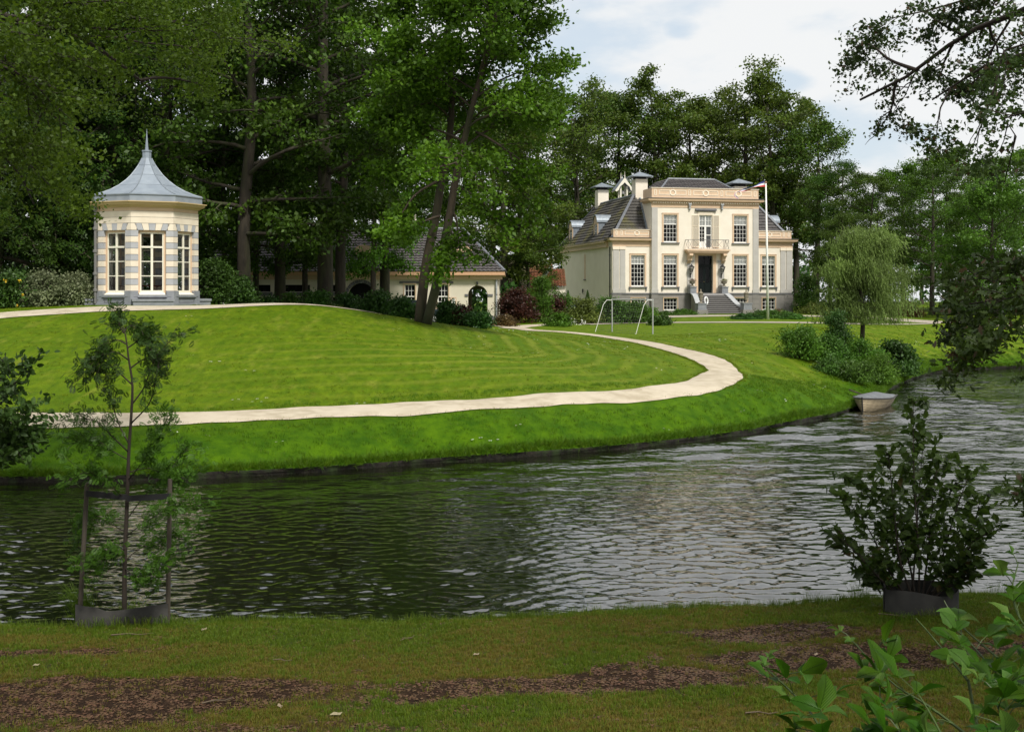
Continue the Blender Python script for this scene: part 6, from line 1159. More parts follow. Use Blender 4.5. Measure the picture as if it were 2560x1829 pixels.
for x, m, lab in ((DX - 1.56, fl1, 'wide stone urn with reddish plants left of the front door'), (DX + 1.56, fl2, 'wide stone urn with yellow-green plants right of the front door')):
    e = vput(empty('stone_urn', label=lab, cat='urn', group='stone urns on the front steps'), x, -1.0, .62)
    MB().lathe([(.22, 0), (.20, .05), (.08, .12), (.07, .2), (.16, .27), (.27, .32), (.28, .40), (.24, .44), (.33, .50), (.34, .54), (.28, .55), (.2, .50)], 18).build('bowl', stone, e, True)
    rs = np.random.default_rng(int(x * 10)); C = rs.normal(size=(160, 3)) * np.array([.14, .14, .06]) + np.array([0, 0, .60]); link('plants', leafmesh('plants', C, .09, OVAL, m, rs, .5), e)
for x, lab in ((DX - 2.05, 'tall lidded stone vase on the lower left pedestal'), (DX + 2.3, 'tall lidded stone vase on the lower right pedestal')):
    e = vput(empty('stone_vase', label=lab, cat='vase', group='lidded stone vases at the foot of the steps'), x, YB + .05, -.88)
    MB().lathe([(.26, 0), (.22, .06), (.08, .13), (.08, .22), (.17, .30), (.13, .36), (.20, .52), (.22, .72), (.19, .80), (.27, .85), (.27, .89)], 16).build('body', stone, e, True); MB().lathe([(.24, .891), (.16, .96), (.10, 1.02), (.05, 1.05), (.07, 1.12), (.05, 1.2), (.02, 1.26)], 14).build('lid', stone, e, True)
# white ring ornament
mb = MB(); n = 26; pts = [(.17 * math.cos(2 * math.pi * k / n), 0, .33 + .31 * math.sin(2 * math.pi * k / n)) for k in range(n + 1)]; mb.tube(pts, [.075 + .02 * math.sin(k) * 0 for k in range(n + 1)], 8, cap=False)
o = mb.build('white_ring', mat('white_gloss', (.8, .8, .8), .4), smooth=True); vput(o, DX - 1.52, YB + .02, -.98, .3); tag(o, 'tall white oval ring standing beside the lower left vase', 'ring ornament'); o.rotation_euler = (0, -.12, TH + .3)
# lanterns beside the door
for x, lab in ((DX - 1.53, 'black carriage lantern left of the front door'), (DX + 1.53, 'black carriage lantern right of the front door')):
    e = vput(empty('wall_lantern', label=lab, cat='lantern', group='carriage lanterns by the front door'), x, PF - .075, 1.75)
    MB().tube([(0, 0, -.12), (0, -.02, .05), (0, -.12, .0), (0, -.28, .05), (0, -.30, .2)], .025, 6).box(-.05, .05, -.03, -.0, -.3, .12).build('bracket', iron, e)
    f = MB(); w0, w1, zl, zh = .09, .19, .26, .68
    for a in range(4): c, s_ = math.cos(a * math.pi / 2 + .785), math.sin(a * math.pi / 2 + .785); f.tube([(w0 * 1.41 * c, -.30 + w0 * 1.41 * s_, zl), (w1 * 1.41 * c, -.30 + w1 * 1.41 * s_, zh)], .014, 4)
    f.box(-w0, w0, -.30 - w0, -.30 + w0, zl - .04, zl); f.lathe([(w1 * 1.5, zh), (w1 * 1.45, zh + .03), (.10, zh + .17), (.05, zh + .19), (.05, zh + .25), (.02, zh + .3)], 8, (0, -.30), .39); f.build('frame', iron, e)
    g = MB(); v = [(s1 * w, -.30 + s2 * w, z) for w, z in ((w0, zl), (w1, zh)) for s1, s2 in ((-1, -1), (1, -1), (1, 1), (-1, 1))]; g.add(v, [(0, 1, 5, 4), (1, 2, 6, 5), (2, 3, 7, 6), (3, 0, 4, 7)]); g.build('pane', glassl, e)
# ------------------------------------------------------------------ the garden pavilion
PR_ = 2.18; PA = 2 * PR_ * math.tan(math.pi / 8); PH = R(23.)
gaz = empty('garden_pavilion', (GZ0.x, GZ0.y, 4.10), PH, 'octagonal cream and grey banded garden pavilion with curved zinc roof and spire', 'garden pavilion')
RC = PR_ / math.cos(math.pi / 8); octo = lambda r, n=8: [(r * math.cos(math.pi / 4 * k + math.pi / 8), r * math.sin(math.pi / 4 * k + math.pi / 8)) for k in range(n)]
cf = 1 / math.cos(math.pi / 8)
Z_PL, Z_W0, Z_W1, Z_V1, Z_T = .66, .52, 3.33, 3.64, 4.34
base = MB().column(octo(RC + .14), -.2, .1).build('base', blue, gaz)
MB().column(octo(RC - .25), .101, .18).build('floor', woodm, gaz); MB().column(octo(RC - .3), 3.72, 3.78).build('ceiling', ivory, gaz)
hw = PA / 2; jw = .31                      # half face, pier half-width per face
vous = [blue, peachl]; bands = [mat('cream_block', (.74, .655, .53), .85, (.69, .60, .48), 3, bump=.001), mat('grey_block', (.40, .405, .425), .85, (.36, .365, .385), 3, bump=.001)]
tmpl = {}
for k in range(8):
    M = Matrix.Rotation(math.pi / 4 * k, 4, 'Z') @ Matrix.Translation((0, -PR_, 0))      # face k, local x along, -y outward
    # corner pier at the right end of the face: wedge blocks
    Mc = Matrix.Rotation(math.pi / 4 * k + math.pi / 8, 4, 'Z')      # corner direction is -y
    def pier(z0, z1, out_=0., w=jw, m=None, name='block', inner=.30):
        s1 = math.sin(math.pi / 8); c1_ = math.cos(math.pi / 8); cy = -(RC + out_ * cf); q = [(-w * c1_, cy + w * s1), (0, cy), (w * c1_, cy + w * s1), (w * c1_ - inner * s1, cy + w * s1 + inner * c1_), (0, cy + inner * cf), (-w * c1_ + inner * s1, cy + w * s1 + inner * c1_)]
        return MB(Mc).column(q, z0, z1).build(name, m, gaz)
    pier(.101, Z_PL, .06, jw + .02, blue, 'pier_base'); 
    nb = 10; bh = (Z_W1 - Z_PL) / nb
    for j in range(nb): pier(Z_PL + j * bh + .006, Z_PL + (j + 1) * bh - .012, 0., jw, bands[(j) % 2], inner=.28); 
    pier(Z_PL, Z_W1 + .05, -.03, jw - .03, greyd, 'pier_core', .2)
    pier(Z_W1 + .006, Z_V1 - .01, 0, .24, bands[0])
    fx = hw - jw
    # voussoirs
    xs0 = np.linspace(-fx - .02, fx + .02, 6); xs1 = np.linspace(-fx - .17, fx + .17, 6)
    for j in range(5): MB(M).prism([(xs0[j] + .006, Z_W1 + .006), (xs0[j + 1] - .006, Z_W1 + .006), (xs1[j + 1] - .006, Z_V1 - .01), (xs1[j] + .006, Z_V1 - .01)], 0, .28).build('voussoir', bands[1 - j % 2], gaz)
    for j in range(2): w = hw - .002; MB(M).box(-w, w, 0, .26, Z_V1 + j * .27 + .006, Z_V1 + (j + 1) * .27 - .01).build('fascia_board', cream if 0 else bands[0], gaz)
    MB(M).box(-hw, hw, .02, .25, Z_V1 + .54, Z_T + .03).build('frieze', peach, gaz); MB(M).box(-hw + .02, hw - .02, .022, .24, Z_V1 - .02, Z_T).build('wall_core', greyd, gaz)
    # panels on the plinth
    MB(M).box(-fx - .02, fx + .02, -.02, .26, .101, Z_W0 - .14).build('plinth_panel', blue, gaz); pm = MB(M); a, b, c, d = -fx + .06, fx - .06, .14, Z_W0 - .2; pm.box(a, b, -.032, -.021, d - .03, d); pm.box(a, b, -.032, -.021, c, c + .02); pm.box(a, a + .02, -.032, -.021, c + .02, d - .03); pm.box(b - .02, b, -.032, -.021, c + .02, d - .03); pm.build('panel_moulding', greyd, gaz)
    MB(M).box(-fx - .04, fx + .04, -.10, .2, Z_W0 - .139, Z_W0 - .03).build('sill', blue, gaz)
    for s_ in (-1, 1):
        c0 = s_ * (hw - .20); pm = MB(M); pm.box(c0 - .10, c0 + .10, -.075, -.061, .40, .60); pm.build('plinth_block', blue, gaz)
    # french window
    wn = MB(M); f = .055; wn.box(-fx, -fx + .09, .13, .24, Z_W0, Z_W1 - .09); wn.box(fx - .09, fx, .13, .24, Z_W0, Z_W1 - .09); wn.box(-fx, fx, .13, .24, Z_W1 - .089, Z_W1); wn = wn.build('window', peach, gaz)
    x0, x1 = -fx + .09, fx - .09; z0, z1 = Z_W0 + .0, Z_W1 - .09; fr = MB(M); ys = .15
    fr.box(x0, x0 + f, ys, ys + .06, z0, z1); fr.box(x1 - f, x1, ys, ys + .06, z0, z1); fr.box(-.05, .05, ys - .012, ys + .06, z0, z1); 
    zr = [z0 + .16, z0 + .16 + (z1 - z0) * .235, z0 + .16 + (z1 - z0) * .47, z0 + .16 + (z1 - z0) * .705, z1 - .05]
    fr.box(x0 + f, -.05, ys, ys + .06, z0, zr[0]); fr.box(.05, x1 - f, ys, ys + .06, z0, zr[0]); fr.box(x0 + f, -.05, ys, ys + .06, zr[4], z1); fr.box(.05, x1 - f, ys, ys + .06, zr[4], z1)
    for j in (1, 2): [fr.box(a, b, ys + .01, ys + .05, zr[j] - .018, zr[j] + .018) for a, b in ((x0 + f, -.05), (.05, x1 - f))]
    fr.box(x0 + f, x1 - f, ys - .03, ys - .013, zr[3] - .04, zr[3] + .04); [fr.box(a, b, ys, ys + .05, zr[3] - .03, zr[3] + .03) for a, b in ((x0 + f, -.05), (.05, x1 - f))]
    fr.add([(x0 - .05, -.06, z0 - .03), (x1 + .05, -.06, z0 - .03), (x1 + .05, ys, z0 + .06), (x0 - .05, ys, z0 + .06), (x0 - .05, -.06, z0 - .05), (x1 + .05, -.06, z0 - .05)], [(0, 1, 2, 3), (4, 5, 1, 0)]); fr.build('sash_frame', ivory, wn)
    for j in range(4):
        for a, b in ((x0 + f, -.05), (.05, x1 - f)): MB(M).add([(a, ys + .035, zr[j]), (b, ys + .035, zr[j]), (b, ys + .035, zr[j + 1]), (a, ys + .035, zr[j + 1])], [(0, 1, 2, 3)]).build('pane', glass, wn)
# cornice, zinc gutter band, roof
def ringprof(name, prof, m, seam=None):
    mb = MB(); n = len(prof); v = [(r * cf * math.cos(math.pi / 4 * k + math.pi / 8), r * cf * math.sin(math.pi / 4 * k + math.pi / 8), z) for r, z in prof for k in range(8)]
    mb.add(v, [(i * 8 + k, i * 8 + (k + 1) % 8, (i + 1) * 8 + (k + 1) % 8, (i + 1) * 8 + k) for i in range(n - 1) for k in range(8)]); return mb.build(name, m, gaz)
och = mat('ochre_cornice_paint', (.50, .37, .19), .7)
ringprof('cornice', [(PR_ - .1, Z_T), (PR_ + .04, Z_T), (PR_ + .10, Z_T + .07), (PR_ + .26, Z_T + .11), (PR_ + .28, Z_T + .18), (PR_ + .36, Z_T + .22), (PR_ + .36, Z_T + .26), (PR_ - .2, Z_T + .26)], och)
ZE = Z_T + .27; ringprof('gutter_band', [(PR_ - .2, ZE), (PR_ + .16, ZE), (PR_ + .16, ZE + .27), (PR_ + .20, ZE + .28), (PR_ + .20, ZE + .32), (PR_ + .1, ZE + .33)], zinc)
prof = [(r_q, ZE + .32 + z) for r_q, z in [(PR_ + .16, 0), (1.98, .12), (1.60, .29), (1.25, .50), (.93, .76), (.70, 1.0), (.52, 1.24), (.37, 1.47), (.27, 1.66), (.21, 1.80)]]
for k in range(8):
    v = []; 
    for r_q, z in prof:
        for a in (k - .5, k + .5): ang = math.pi / 4 * a - math.pi / 2; v.append((r_q * cf * math.cos(ang), r_q * cf * math.sin(ang), z))
    nP = len(prof); cuts = [0, 3, 5, 7, nP - 1]
    for ci in range(4):
        a, b = cuts[ci], cuts[ci + 1]; sub_ = v[2 * a:2 * b + 2]; o = MB().add(sub_, [(2 * i, 2 * i + 1, 2 * i + 3, 2 * i + 2) for i in range(b - a)]).build('roof_panel', zinc if (k + ci) % 3 else zincd if 0 else zinc, gaz)
        so_ = MB(); so_.tube([sub_[-2], sub_[-1]], .014, 4); so_.build('seam', zincd, o) if ci < 3 else None
    MB().tube([v[2 * i] for i in range(nP)], .028, 6).build('hip_roll', zincd, gaz)
MB().column(octo(.205), ZE + 2.10, ZE + 2.42).build('lantern_base', zinc, gaz); MB().column(octo(.235), ZE + 2.421, ZE + 2.48).build('lantern_cap', zinc, gaz); MB().lathe([(.085, ZE + 2.48), (.07, ZE + 2.62), (.04, ZE + 3.0), (.018, ZE + 3.28), (.03, ZE + 3.31), (.015, ZE + 3.34), (.006, ZE + 3.48)], 8).build('spire', zinc, gaz)
# drainpipe on the left corner, stone steps
ang = -math.pi / 2 - math.pi / 8 - math.pi / 4 * 1; px_, py_ = (RC + .13) * math.cos(ang), (RC + .13) * math.sin(ang)
mb = MB().tube([(px_, py_, .1), (px_, py_, Z_T + .05)], .055, 8); [mb.lathe([(.06, z), (.10, z + .02), (.10, z + .12), (.06, z + .14)], 6, (px_, py_)) for z in (.62, 1.35, 2.35, 3.35, 4.2)]; mb.build('drainpipe', irong, gaz)
for k, (w, dp) in {0: (.85, .42), 6: (.7, .5), 2: (.7, .5)}.items():
    M = Matrix.Rotation(math.pi / 4 * k, 4, 'Z') @ Matrix.Translation((0, -PR_, 0)); MB(M).box(-w, w, -dp - .08, -.08, -.1, .2).box(-w - .05, w + .05, -dp - .12, -.08, .2, .30).build('step', blue, gaz)
# furniture seen through the panes
rat = mat('red_brown_rattan', (.14, .035, .02), .6, (.09, .025, .015), 8)
def chair(x, y, rz, label):
    e = empty('rattan_chair', (GZ0.x + x, GZ0.y + y, 4.28), rz, label, 'chair', 'rattan chairs inside the pavilion'); MB().cbox(0, 0, .40, .52, .5, .06).build('seat', rat, e)
    b = MB(); [b.tube([(q, .24, .46), (q * 1.1, .34, 1.05)], .016, 5) for q in (-.24, -.12, 0, .12, .24)]; b.tube([(-.27, .34, 1.05), (0, .36, 1.12), (.27, .34, 1.05)], .022, 6); b.build('backrest', rat, e)
    for s_ in (-1, 1): MB().tube([(s_ * .27, .28, .75), (s_ * .30, -.1, .68), (s_ * .28, -.22, .64), (s_ * .26, -.22, .42)], .018, 5).build('armrest', rat, e)
    for a in (-1, 1):
        for b_ in (-1, 1): MB().tube([(a * .22, b_ * .2, 0), (a * .24, b_ * .22, .4)], .018, 5).build('leg', rat, e)
chair(-.35, -.75, 2.3, 'red-brown rattan chair behind the middle pavilion window'); chair(-1.25, -.2, 1.3, 'red-brown rattan chair behind the left pavilion window'); chair(1.05, -.75, 4.2, 'red-brown rattan chair behind the right pavilion window')
e = empty('round_table', (GZ0.x + .35, GZ0.y - .35, 4.28), 0, 'small dark round table between the chairs in the pavilion', 'table'); MB().lathe([(.5, .68), (.52, .70), (.52, .72), (.5, .73)], 20).build('tabletop', rat, e); [MB().tube([(.3 * math.cos(a), .3 * math.sin(a), 0), (.2 * math.cos(a), .2 * math.sin(a), .68)], .02, 5).build('leg', rat, e) for a in (.4, 2.5, 4.6)]
# ------------------------------------------------------------------ the coach house
CY = 84.; cs = FPX / CY; cxw = lambda u: (u - CX) / cs; czw = lambda v: CAMZ + (HZ - v) / cs
CG = 2.55; ch = empty('coach_house', (0, CY, CG), 0, 'long low cream coach house with grey tiled roof half hidden behind the trees', 'coach house')
Z = lambda v: czw(v) - CG; wallz = Z(688)
def arch(mb_holes, u0, u1, v): pass
ops = [('g', 528, 592), ('g', 604, 676), ('g', 702, 775), ('g', 828, 846)]
holes = []
for _, a, b in ops: holes += [(cxw(a), cxw(b), Z(729), Z(712)), (cxw(a), cxw(b), 0.001, Z(741))]
ARC = [(869, 937, 741, 34), (1170, 1219, 738, 24.5)]
for a, b, vs, r in ARC: holes.append((cxw(a), cxw(b), .001, Z(vs - r)))
holes += [(cxw(956), cxw(965), Z(729), Z(713)), (cxw(1011), cxw(1038), Z(792), Z(711)), (cxw(1094), cxw(1121), Z(792), Z(711))]
wm = mat('coach_house_render', (.72, .66, .54), .9, (.66, .60, .48), 1.)
XL, XR = cxw(495), cxw(1247)
mb = MB().wall(XL, XR, 0, wallz, holes, 0, .45); mb.box(XL, XL + .4, .451, 8.4, 0, wallz); mb.box(XR - .4, XR, .451, 2.2, 0, wallz); mb.box(XR - .4, XR, 4.2, 8.4, 0, wallz); mb.wall(XL + .4, XR - .4, 0, wallz, [(cxw(1170), cxw(1219), .001, 2.4)], 8.0, 8.4); mb.box(XL, XR, 8.41, 8.42, wallz - .1, wallz)
mb.build('wall', wm, ch)
for a, b, vs, r in ARC:                         # arch heads: fill the square corners above the curve
    xa, xb, zs = cxw(a), cxw(b), Z(vs); c = (xa + xb) / 2; rr_ = (xb - xa) / 2; n = 16; zt_ = Z(vs - r); f = MB()
    pts = [(c - rr_ * math.cos(math.pi * k / n), zs + (zt_ - zs) * math.sin(math.pi * k / n)) for k in range(n + 1)]
    for k in range(n):
        (x0, z0), (x1, z1) = pts[k], pts[k + 1]; f.add([(x0, 0, z0), (x1, 0, z1), (x1, 0, zt_ + .001), (x0, 0, zt_ + .001), (x0, .45, z0), (x1, .45, z1)], [(0, 1, 2, 3), (1, 0, 4, 5)])
    f.build('arch_head', wm, ch)
ns = 11; c, zs = (cxw(869) + cxw(937)) / 2, Z(741)
for k in range(ns):                              # dark voussoirs of the carriage arch
    a0, a1 = math.pi * k / ns + .012, math.pi * (k + 1) / ns - .012; r0, r1 = 34 / cs, (42 if k != 5 else 46) / cs
    MB().prism([(c + r0 * math.cos(a0), zs + r0 * math.sin(a0)), (c + r1 * math.cos(a0), zs + r1 * math.sin(a0)), (c + r1 * math.cos(a1), zs + r1 * math.sin(a1)), (c + r0 * math.cos(a1), zs + r0 * math.sin(a1))], -.06, -.002).build('voussoir', greyd, ch)
mb = MB(); n = 14; mb.tube([(c + .07 * math.cos(2 * math.pi * k / n), -.075, zs + 38.5 / cs + .13 * math.sin(2 * math.pi * k / n)) for k in range(n + 1)], .022, 5, cap=False); mb.build('arch_emblem', capm, ch)
bk = mat('barn_door_paint', (.012, .014, .016), .5)
MB().box(cxw(869) - .2, cxw(937) + .2, 1.6, 1.7, 0, 2.9).build('carriage_door', bk, ch)
for _, a, b in ops:
    x0, x1 = cxw(a), cxw(b); MB().box(x0 - .15, x1 + .15, -.08, -.002, Z(739), Z(730)).build('lintel', greyd, ch)
    f = MB(); f.box(x0, x1, .12, .16, Z(729), Z(728.2)); f.box(x0, x0 + .04, .12, .16, Z(729), Z(712)); f.box(x1 - .04, x1, .12, .16, Z(729), Z(712)); [f.box(x - .015, x + .015, .125, .155, Z(728), Z(712)) for x in np.linspace(x0, x1, 5)[1:-1]]; w_ = f.build('transom_window', bk, ch)
    MB().add([(x0, .14, Z(729)), (x1, .14, Z(729)), (x1, .14, Z(712)), (x0, .14, Z(712))], [(0, 1, 2, 3)]).build('pane', glass, w_); r = MB(); lining(r, x0, x1, Z(729), Z(712), .2); r.build('room', dark, w_)
    r = MB(); lining(r, x0, x1, 0, Z(741), .451, 4); r.build('garage_interior', dark, ch); d_ = MB().box(x0, x1, .05, .09, Z(743.5), Z(741)).build('door_rail', shutm, ch)
MB().box(cxw(674), cxw(696), -.14, -.09, 0, Z(740)).box(cxw(676), cxw(694), -.155, -.141, .3, Z(744)).build('garage_door_leaf', white, ch)
x0, x1 = cxw(956), cxw(965); w_ = MB().box(x0, x1, .1, .14, Z(713.5), Z(713)).build('small_window', bk, ch); r = MB(); lining(r, x0, x1, Z(729), Z(713), .15); r.build('room', dark, w_); MB().box(x0 - .12, x1 + .12, -.06, -.002, Z(737), Z(729.5)).build('lintel', greyd, ch)
for u in (1011, 1094):
    x0, x1 = cxw(u), cxw(u + 27); sash_window(ch, (x0 + x1) / 2, Z(792), Z(711), x1 - x0, 0, 3, 2, 4, Z(741), True, None, sill=False)
    MB().box(x0 - .35, x1 + .35, -.07, -.055, Z(708.5), Z(703)).build('lintel', greyd, ch)
gsh = mat('dark_green_shutter_paint', (.03, .09, .05), .6)
for u in (1083, 1134):
    x = cxw(u); s_ = MB().box(x - .20, x + .20, -.10, -.06, Z(786), Z(743)).build('shutter', peach, ch); MB().box(x - .13, x + .13, -.115, -.101, Z(783), Z(746)).build('shutter_field', white, s_)
    zc_ = Z(764.5); MB().prism([(x - .10, zc_), (x, zc_ - .48), (x + .10, zc_), (x, zc_ + .48)], -.13, -.116).build('diamond', gsh, s_); MB().lathe([(.035, 0), (.035, .01)], 10).build('boss', white, s_).location = (x, -.14, zc_); bpy.context.view_layer.update()
MB().box(cxw(1162), cxw(1170) - .001, -.05, -.002, Z(741), Z(735)).box(cxw(1219) + .001, cxw(1232), -.05, -.002, Z(741), Z(735)).build('impost_band', greyd, ch)
MB().box(cxw(1219) + .001, cxw(1247) + .03, -.05, -.002, 0, Z(790)).box(XL, cxw(1170), -.04, -.002, 0, .25).build('plinth', greyd, ch)
lt = MB().box(cxw(1193) - .06, cxw(1193) + .06, -.2, -.08, Z(712), Z(704)); lt.build('wall_lamp', iron, ch)
cr = MB().box(XL - .2, XR + .25, -.20, -.001, wallz - .30, wallz); cr.build('frieze', peach, ch)
co = MB().box(XL - .45, XR + .42, -.50, 8.9, wallz + .002, wallz + .24).build('eaves', mat('pale_orange_fascia', (.62, .37, .22), .7), ch)
mb = MB().tube([(cxw(1241), -.12, wallz), (cxw(1241), -.12, .3)], .07, 8); [mb.lathe([(.085, z), (.085, z + .06)], 8, (cxw(1241), -.12)) for z in (1.2, 2.4)]; mb.build('drainpipe', capm, ch)
ez = wallz + .25; rz_ = 6.75; rd = 4.2; MB().add([(XL - .4, -.45, ez), (XR + .4, -.45, ez), (XR + .4, 8.85, ez), (XL - .4, 8.85, ez), (XL + 2, rd, rz_), (XR - 2.7, rd, rz_)], [(0, 1, 5, 4), (1, 2, 5), (2, 3, 4, 5), (3, 0, 4)]).build('roof', lead, ch)
slope('roof_tiles', (XL - .45, -.5, ez), (XR + .42, -.5, ez), (XR - 2.7, rd, rz_ + .05), (XL + 2, rd, rz_ + .05), tileg, ch, .34); slope('roof_tiles', (XR + .44, -.5, ez), (XR + .44, 8.9, ez), (XR - 2.68, rd + .01, rz_ + .05), (XR - 2.68, rd, rz_ + .05), tileg, ch, .34)
hip(ch, (XR + .4, -.45, ez + .05), (XR - 2.7, rd, rz_ + .08), .12); hip(ch, (XL + 2, rd, rz_ + .08), (XR - 2.7, rd, rz_ + .08), .12)
def cdormer(u, glassy=True):
    x = cxw(u); y0 = .9; z0 = ez + .35; z1 = z0 + 1.15; w = .52; d = MB().box(x - w, x + w, y0 + .06, y0 + 2.2, z0, z1).build('dormer', zincd, ch); n = 10
    a = [(x - (w + .12) * math.cos(math.pi * k / n), z1 + .42 * math.sin(math.pi * k / n)) for k in range(n + 1)]; MB().prism(list(reversed(a)), y0 - .05, y0 + 2.6).build('dormer_head', peach, d); f = MB(); f.box(x - w - .02, x - w + .14, y0 - .02, y0 + .059, z0 - .3, z1); f.box(x + w - .14, x + w + .02, y0 - .02, y0 + .059, z0 - .3, z1); f.box(x - w + .14, x + w - .14, y0 - .02, y0 + .059, z1 - .1, z1); f.box(x - w + .14, x + w - .14, y0 - .02, y0 + .059, z0 - .3, z0); f.build('dormer_front', peach, d); MB().box(x - w + .14, x + w - .14, y0 + .02, y0 + .05, z0, z1 - .1).build('dormer_pane', bpy.data.materials['dark_pane'], d)
cdormer(1155); cdormer(905)
MB().add([(cxw(698), 2.2, ez + 1.75), (cxw(712), 2.2, ez + 1.75), (cxw(712), 3.1, ez + 2.65), (cxw(698), 3.1, ez + 2.65)], [(0, 1, 2, 3)]).build('skylight', mat('skylight_glass', (.35, .42, .46), .1), ch)
MB().box(cxw(1000), cxw(1000) + .8, 3.8, 4.6, rz_ - .4, rz_ + 1.1).build('chimney', cream, ch)
# lantern on a post before the coach house
e = empty('post_lantern', (cxw(970), CY - 1.2, CG), 0, 'slim black lantern on a post before the small coach house window', 'lantern'); MB().tube([(0, 0, -.3), (0, 0, Z(733))], .035, 6).build('post', iron, e)
f = MB(); zl, zh = Z(733), Z(721)
for a in range(4): c_, s_ = math.cos(a * math.pi / 2 + .785), math.sin(a * math.pi / 2 + .785); f.tube([(.10 * c_, .10 * s_, zl), (.2 * c_, .2 * s_, zh)], .014, 4)
f.lathe([(.22, zh), (.12, zh + .12), (.03, zh + .18), (.01, zh + .3)], 8); f.build('frame', iron, e)
# ------------------------------------------------------------------ barn with old pantiles
OY = 103.; os_ = FPX / OY; ox = lambda u: (u - CX) / os_; oz = lambda v: CAMZ + (HZ - v) / os_; og = 2.6
barn = empty('tiled_barn', (0, OY, og), 0, 'old barn with mossy and orange pantile roof between coach house and villa', 'barn'); OZ = lambda v: oz(v) - og
brick = mat('orange_brick', (.30, .12, .07), .9, (.22, .09, .055), 5, bump=.005)
pan1 = mat('mossy_pantile', (.17, .135, .085), .9, (.11, .10, .055), 4., col3=(.14, .15, .06), scale3=.8); pan2 = mat('orange_pantile', (.24, .085, .035), .9, (.15, .06, .03), 4., col3=(.10, .08, .03), scale3=.8)
MB().box(ox(1225), ox(1338), 0, 6, -.2, OZ(750)).build('wall', brick, barn)
nrow = 9
MB().box(ox(1225), ox(1338), -.42, -.2, OZ(751), OZ(747)).build('gutter', capm, barn)
MB().add([(ox(1222), -.3, OZ(748)), (ox(1338), -.3, OZ(748)), (ox(1338), 4.5, OZ(648)), (ox(1222), 4.5, OZ(648))], [(0, 1, 2, 3)]).build('roof', pan1, barn)
slope('roof_tiles', (ox(1222), -.36, OZ(748) + .03), (ox(1332), -.36, OZ(748) + .03), (ox(1332), 4.5, OZ(648) + .03), (ox(1222), 4.5, OZ(648) + .03), pan1, barn, .36, .26, .07, .045)
MB().add([(ox(1325), -.9, OZ(752)), (ox(1385), -.9, OZ(752)), (ox(1385), 3.2, OZ(658)), (ox(1325), 3.2, OZ(658))], [(0, 1, 2, 3)]).build('roof', pan2, barn)
slope('roof_tiles', (ox(1328), -.95, OZ(752)), (ox(1352), -.95, OZ(752)), (ox(1376), 3.2, OZ(660)), (ox(1328), 3.2, OZ(660)), pan2, barn, .36, .26, .07, .045)
MB().box(ox(1362), ox(1410), -2.6, .5, -.2, OZ(717)).build('side_wing', cream, barn)
slope('roof_tiles', (ox(1362), -2.8, OZ(716)), (ox(1412), -2.8, OZ(716)), (ox(1412), .6, OZ(672)), (ox(1380), .6, OZ(672)), pan2, barn, .34, .26, .07, .045)
MB().tube([(ox(1352), -2.9, OZ(700)), (ox(1376), .3, OZ(668))], .16, 6).build('valley_lead', capm, barn)
# old garden wall seen through the archway and right of the drive
o = MB().box(-2.2, 1.2, 0, .3, 0, 1.4).build('garden_wall', brick); o.location = (ox(1250) + 1.5, 100.5, 2.4); tag(o, 'low orange brick wall behind the copper shrubs', 'wall')
MB().box(-2.3, 1.3, -.05, .35, 1.4, 1.5).build('coping', capm, o)
# ------------------------------------------------------------------ flagpole and pennant
q = P(1920, 793, 94.4); fz = gz(q.x, q.y); fp = empty('flagpole', (q.x, q.y, fz), 0, 'tall white flagpole standing in the low bed before the villa', 'flagpole'); ht = P(0, 457, 94.4).z - fz
MB().tube([(0, 0, -.2), (-.08, 0, ht * .5), (-.17, 0, ht)], [.105, .085, .05], 14).build('pole', white, fp, True); MB().lathe([(.09, ht), (.10, ht + .05), (.05, ht + .1)], 10, (-.17, 0)).build('cap', mat('brown_cap', (.3, .15, .08), .6), fp)
cols = [mat('flag_red', (.45, .05, .05), .8), mat('flag_white', (.75, .73, .75), .8), mat('flag_blue', (.05, .06, .22), .8)]
pl = [P(u, v, 94.4 + dy) for u, v, dy in ((1913, 459, 0), (1898, 463, .1), (1880, 469, -.1), (1862, 475, .1), (1850, 478, -.05), (1842, 480, .1), (1837, 483, 0), (1836, 488, -.1), (1840, 493, 0), (1846, 497, .1))]
wd = [.50, .42, .34, .24, .14, .08, .14, .16, .13, .06]; fe = empty('pennant', pl[0], 0, 'thin red white and blue pennant streaming left from the flagpole top', 'pennant'); sp_ = sm([(*p, w) for p, w in zip(pl, wd)], 40)
for c in range(3):
    mb = MB(); v = []
    for i, (x, y, z, w) in enumerate(sp_):
        d = sp_[min(i + 1, 39)][:3] - sp_[max(i - 1, 0)][:3]; d /= np.linalg.norm(d); nn = np.array([-d[2], 0, d[0]]); tw_ = math.cos(i * .16); 
        for t in (c / 3, (c + 1) / 3): o_ = (t - .5) * w * (1 if i < 25 else -1); pp = np.array([x, y, z]) - np.array(pl[0]) - nn * o_ * max(abs(tw_), .35) + np.array([0, o_ * .6 * math.sin(i * .3), 0]); v.append(tuple(pp))
    mb.add(v, [(2 * i, 2 * i + 1, 2 * i + 3, 2 * i + 2) for i in range(39)]); o = mb.build('stripe', cols[c], fe); sdm = o.modifiers.new('s', 'SOLIDIFY'); sdm.thickness = .006
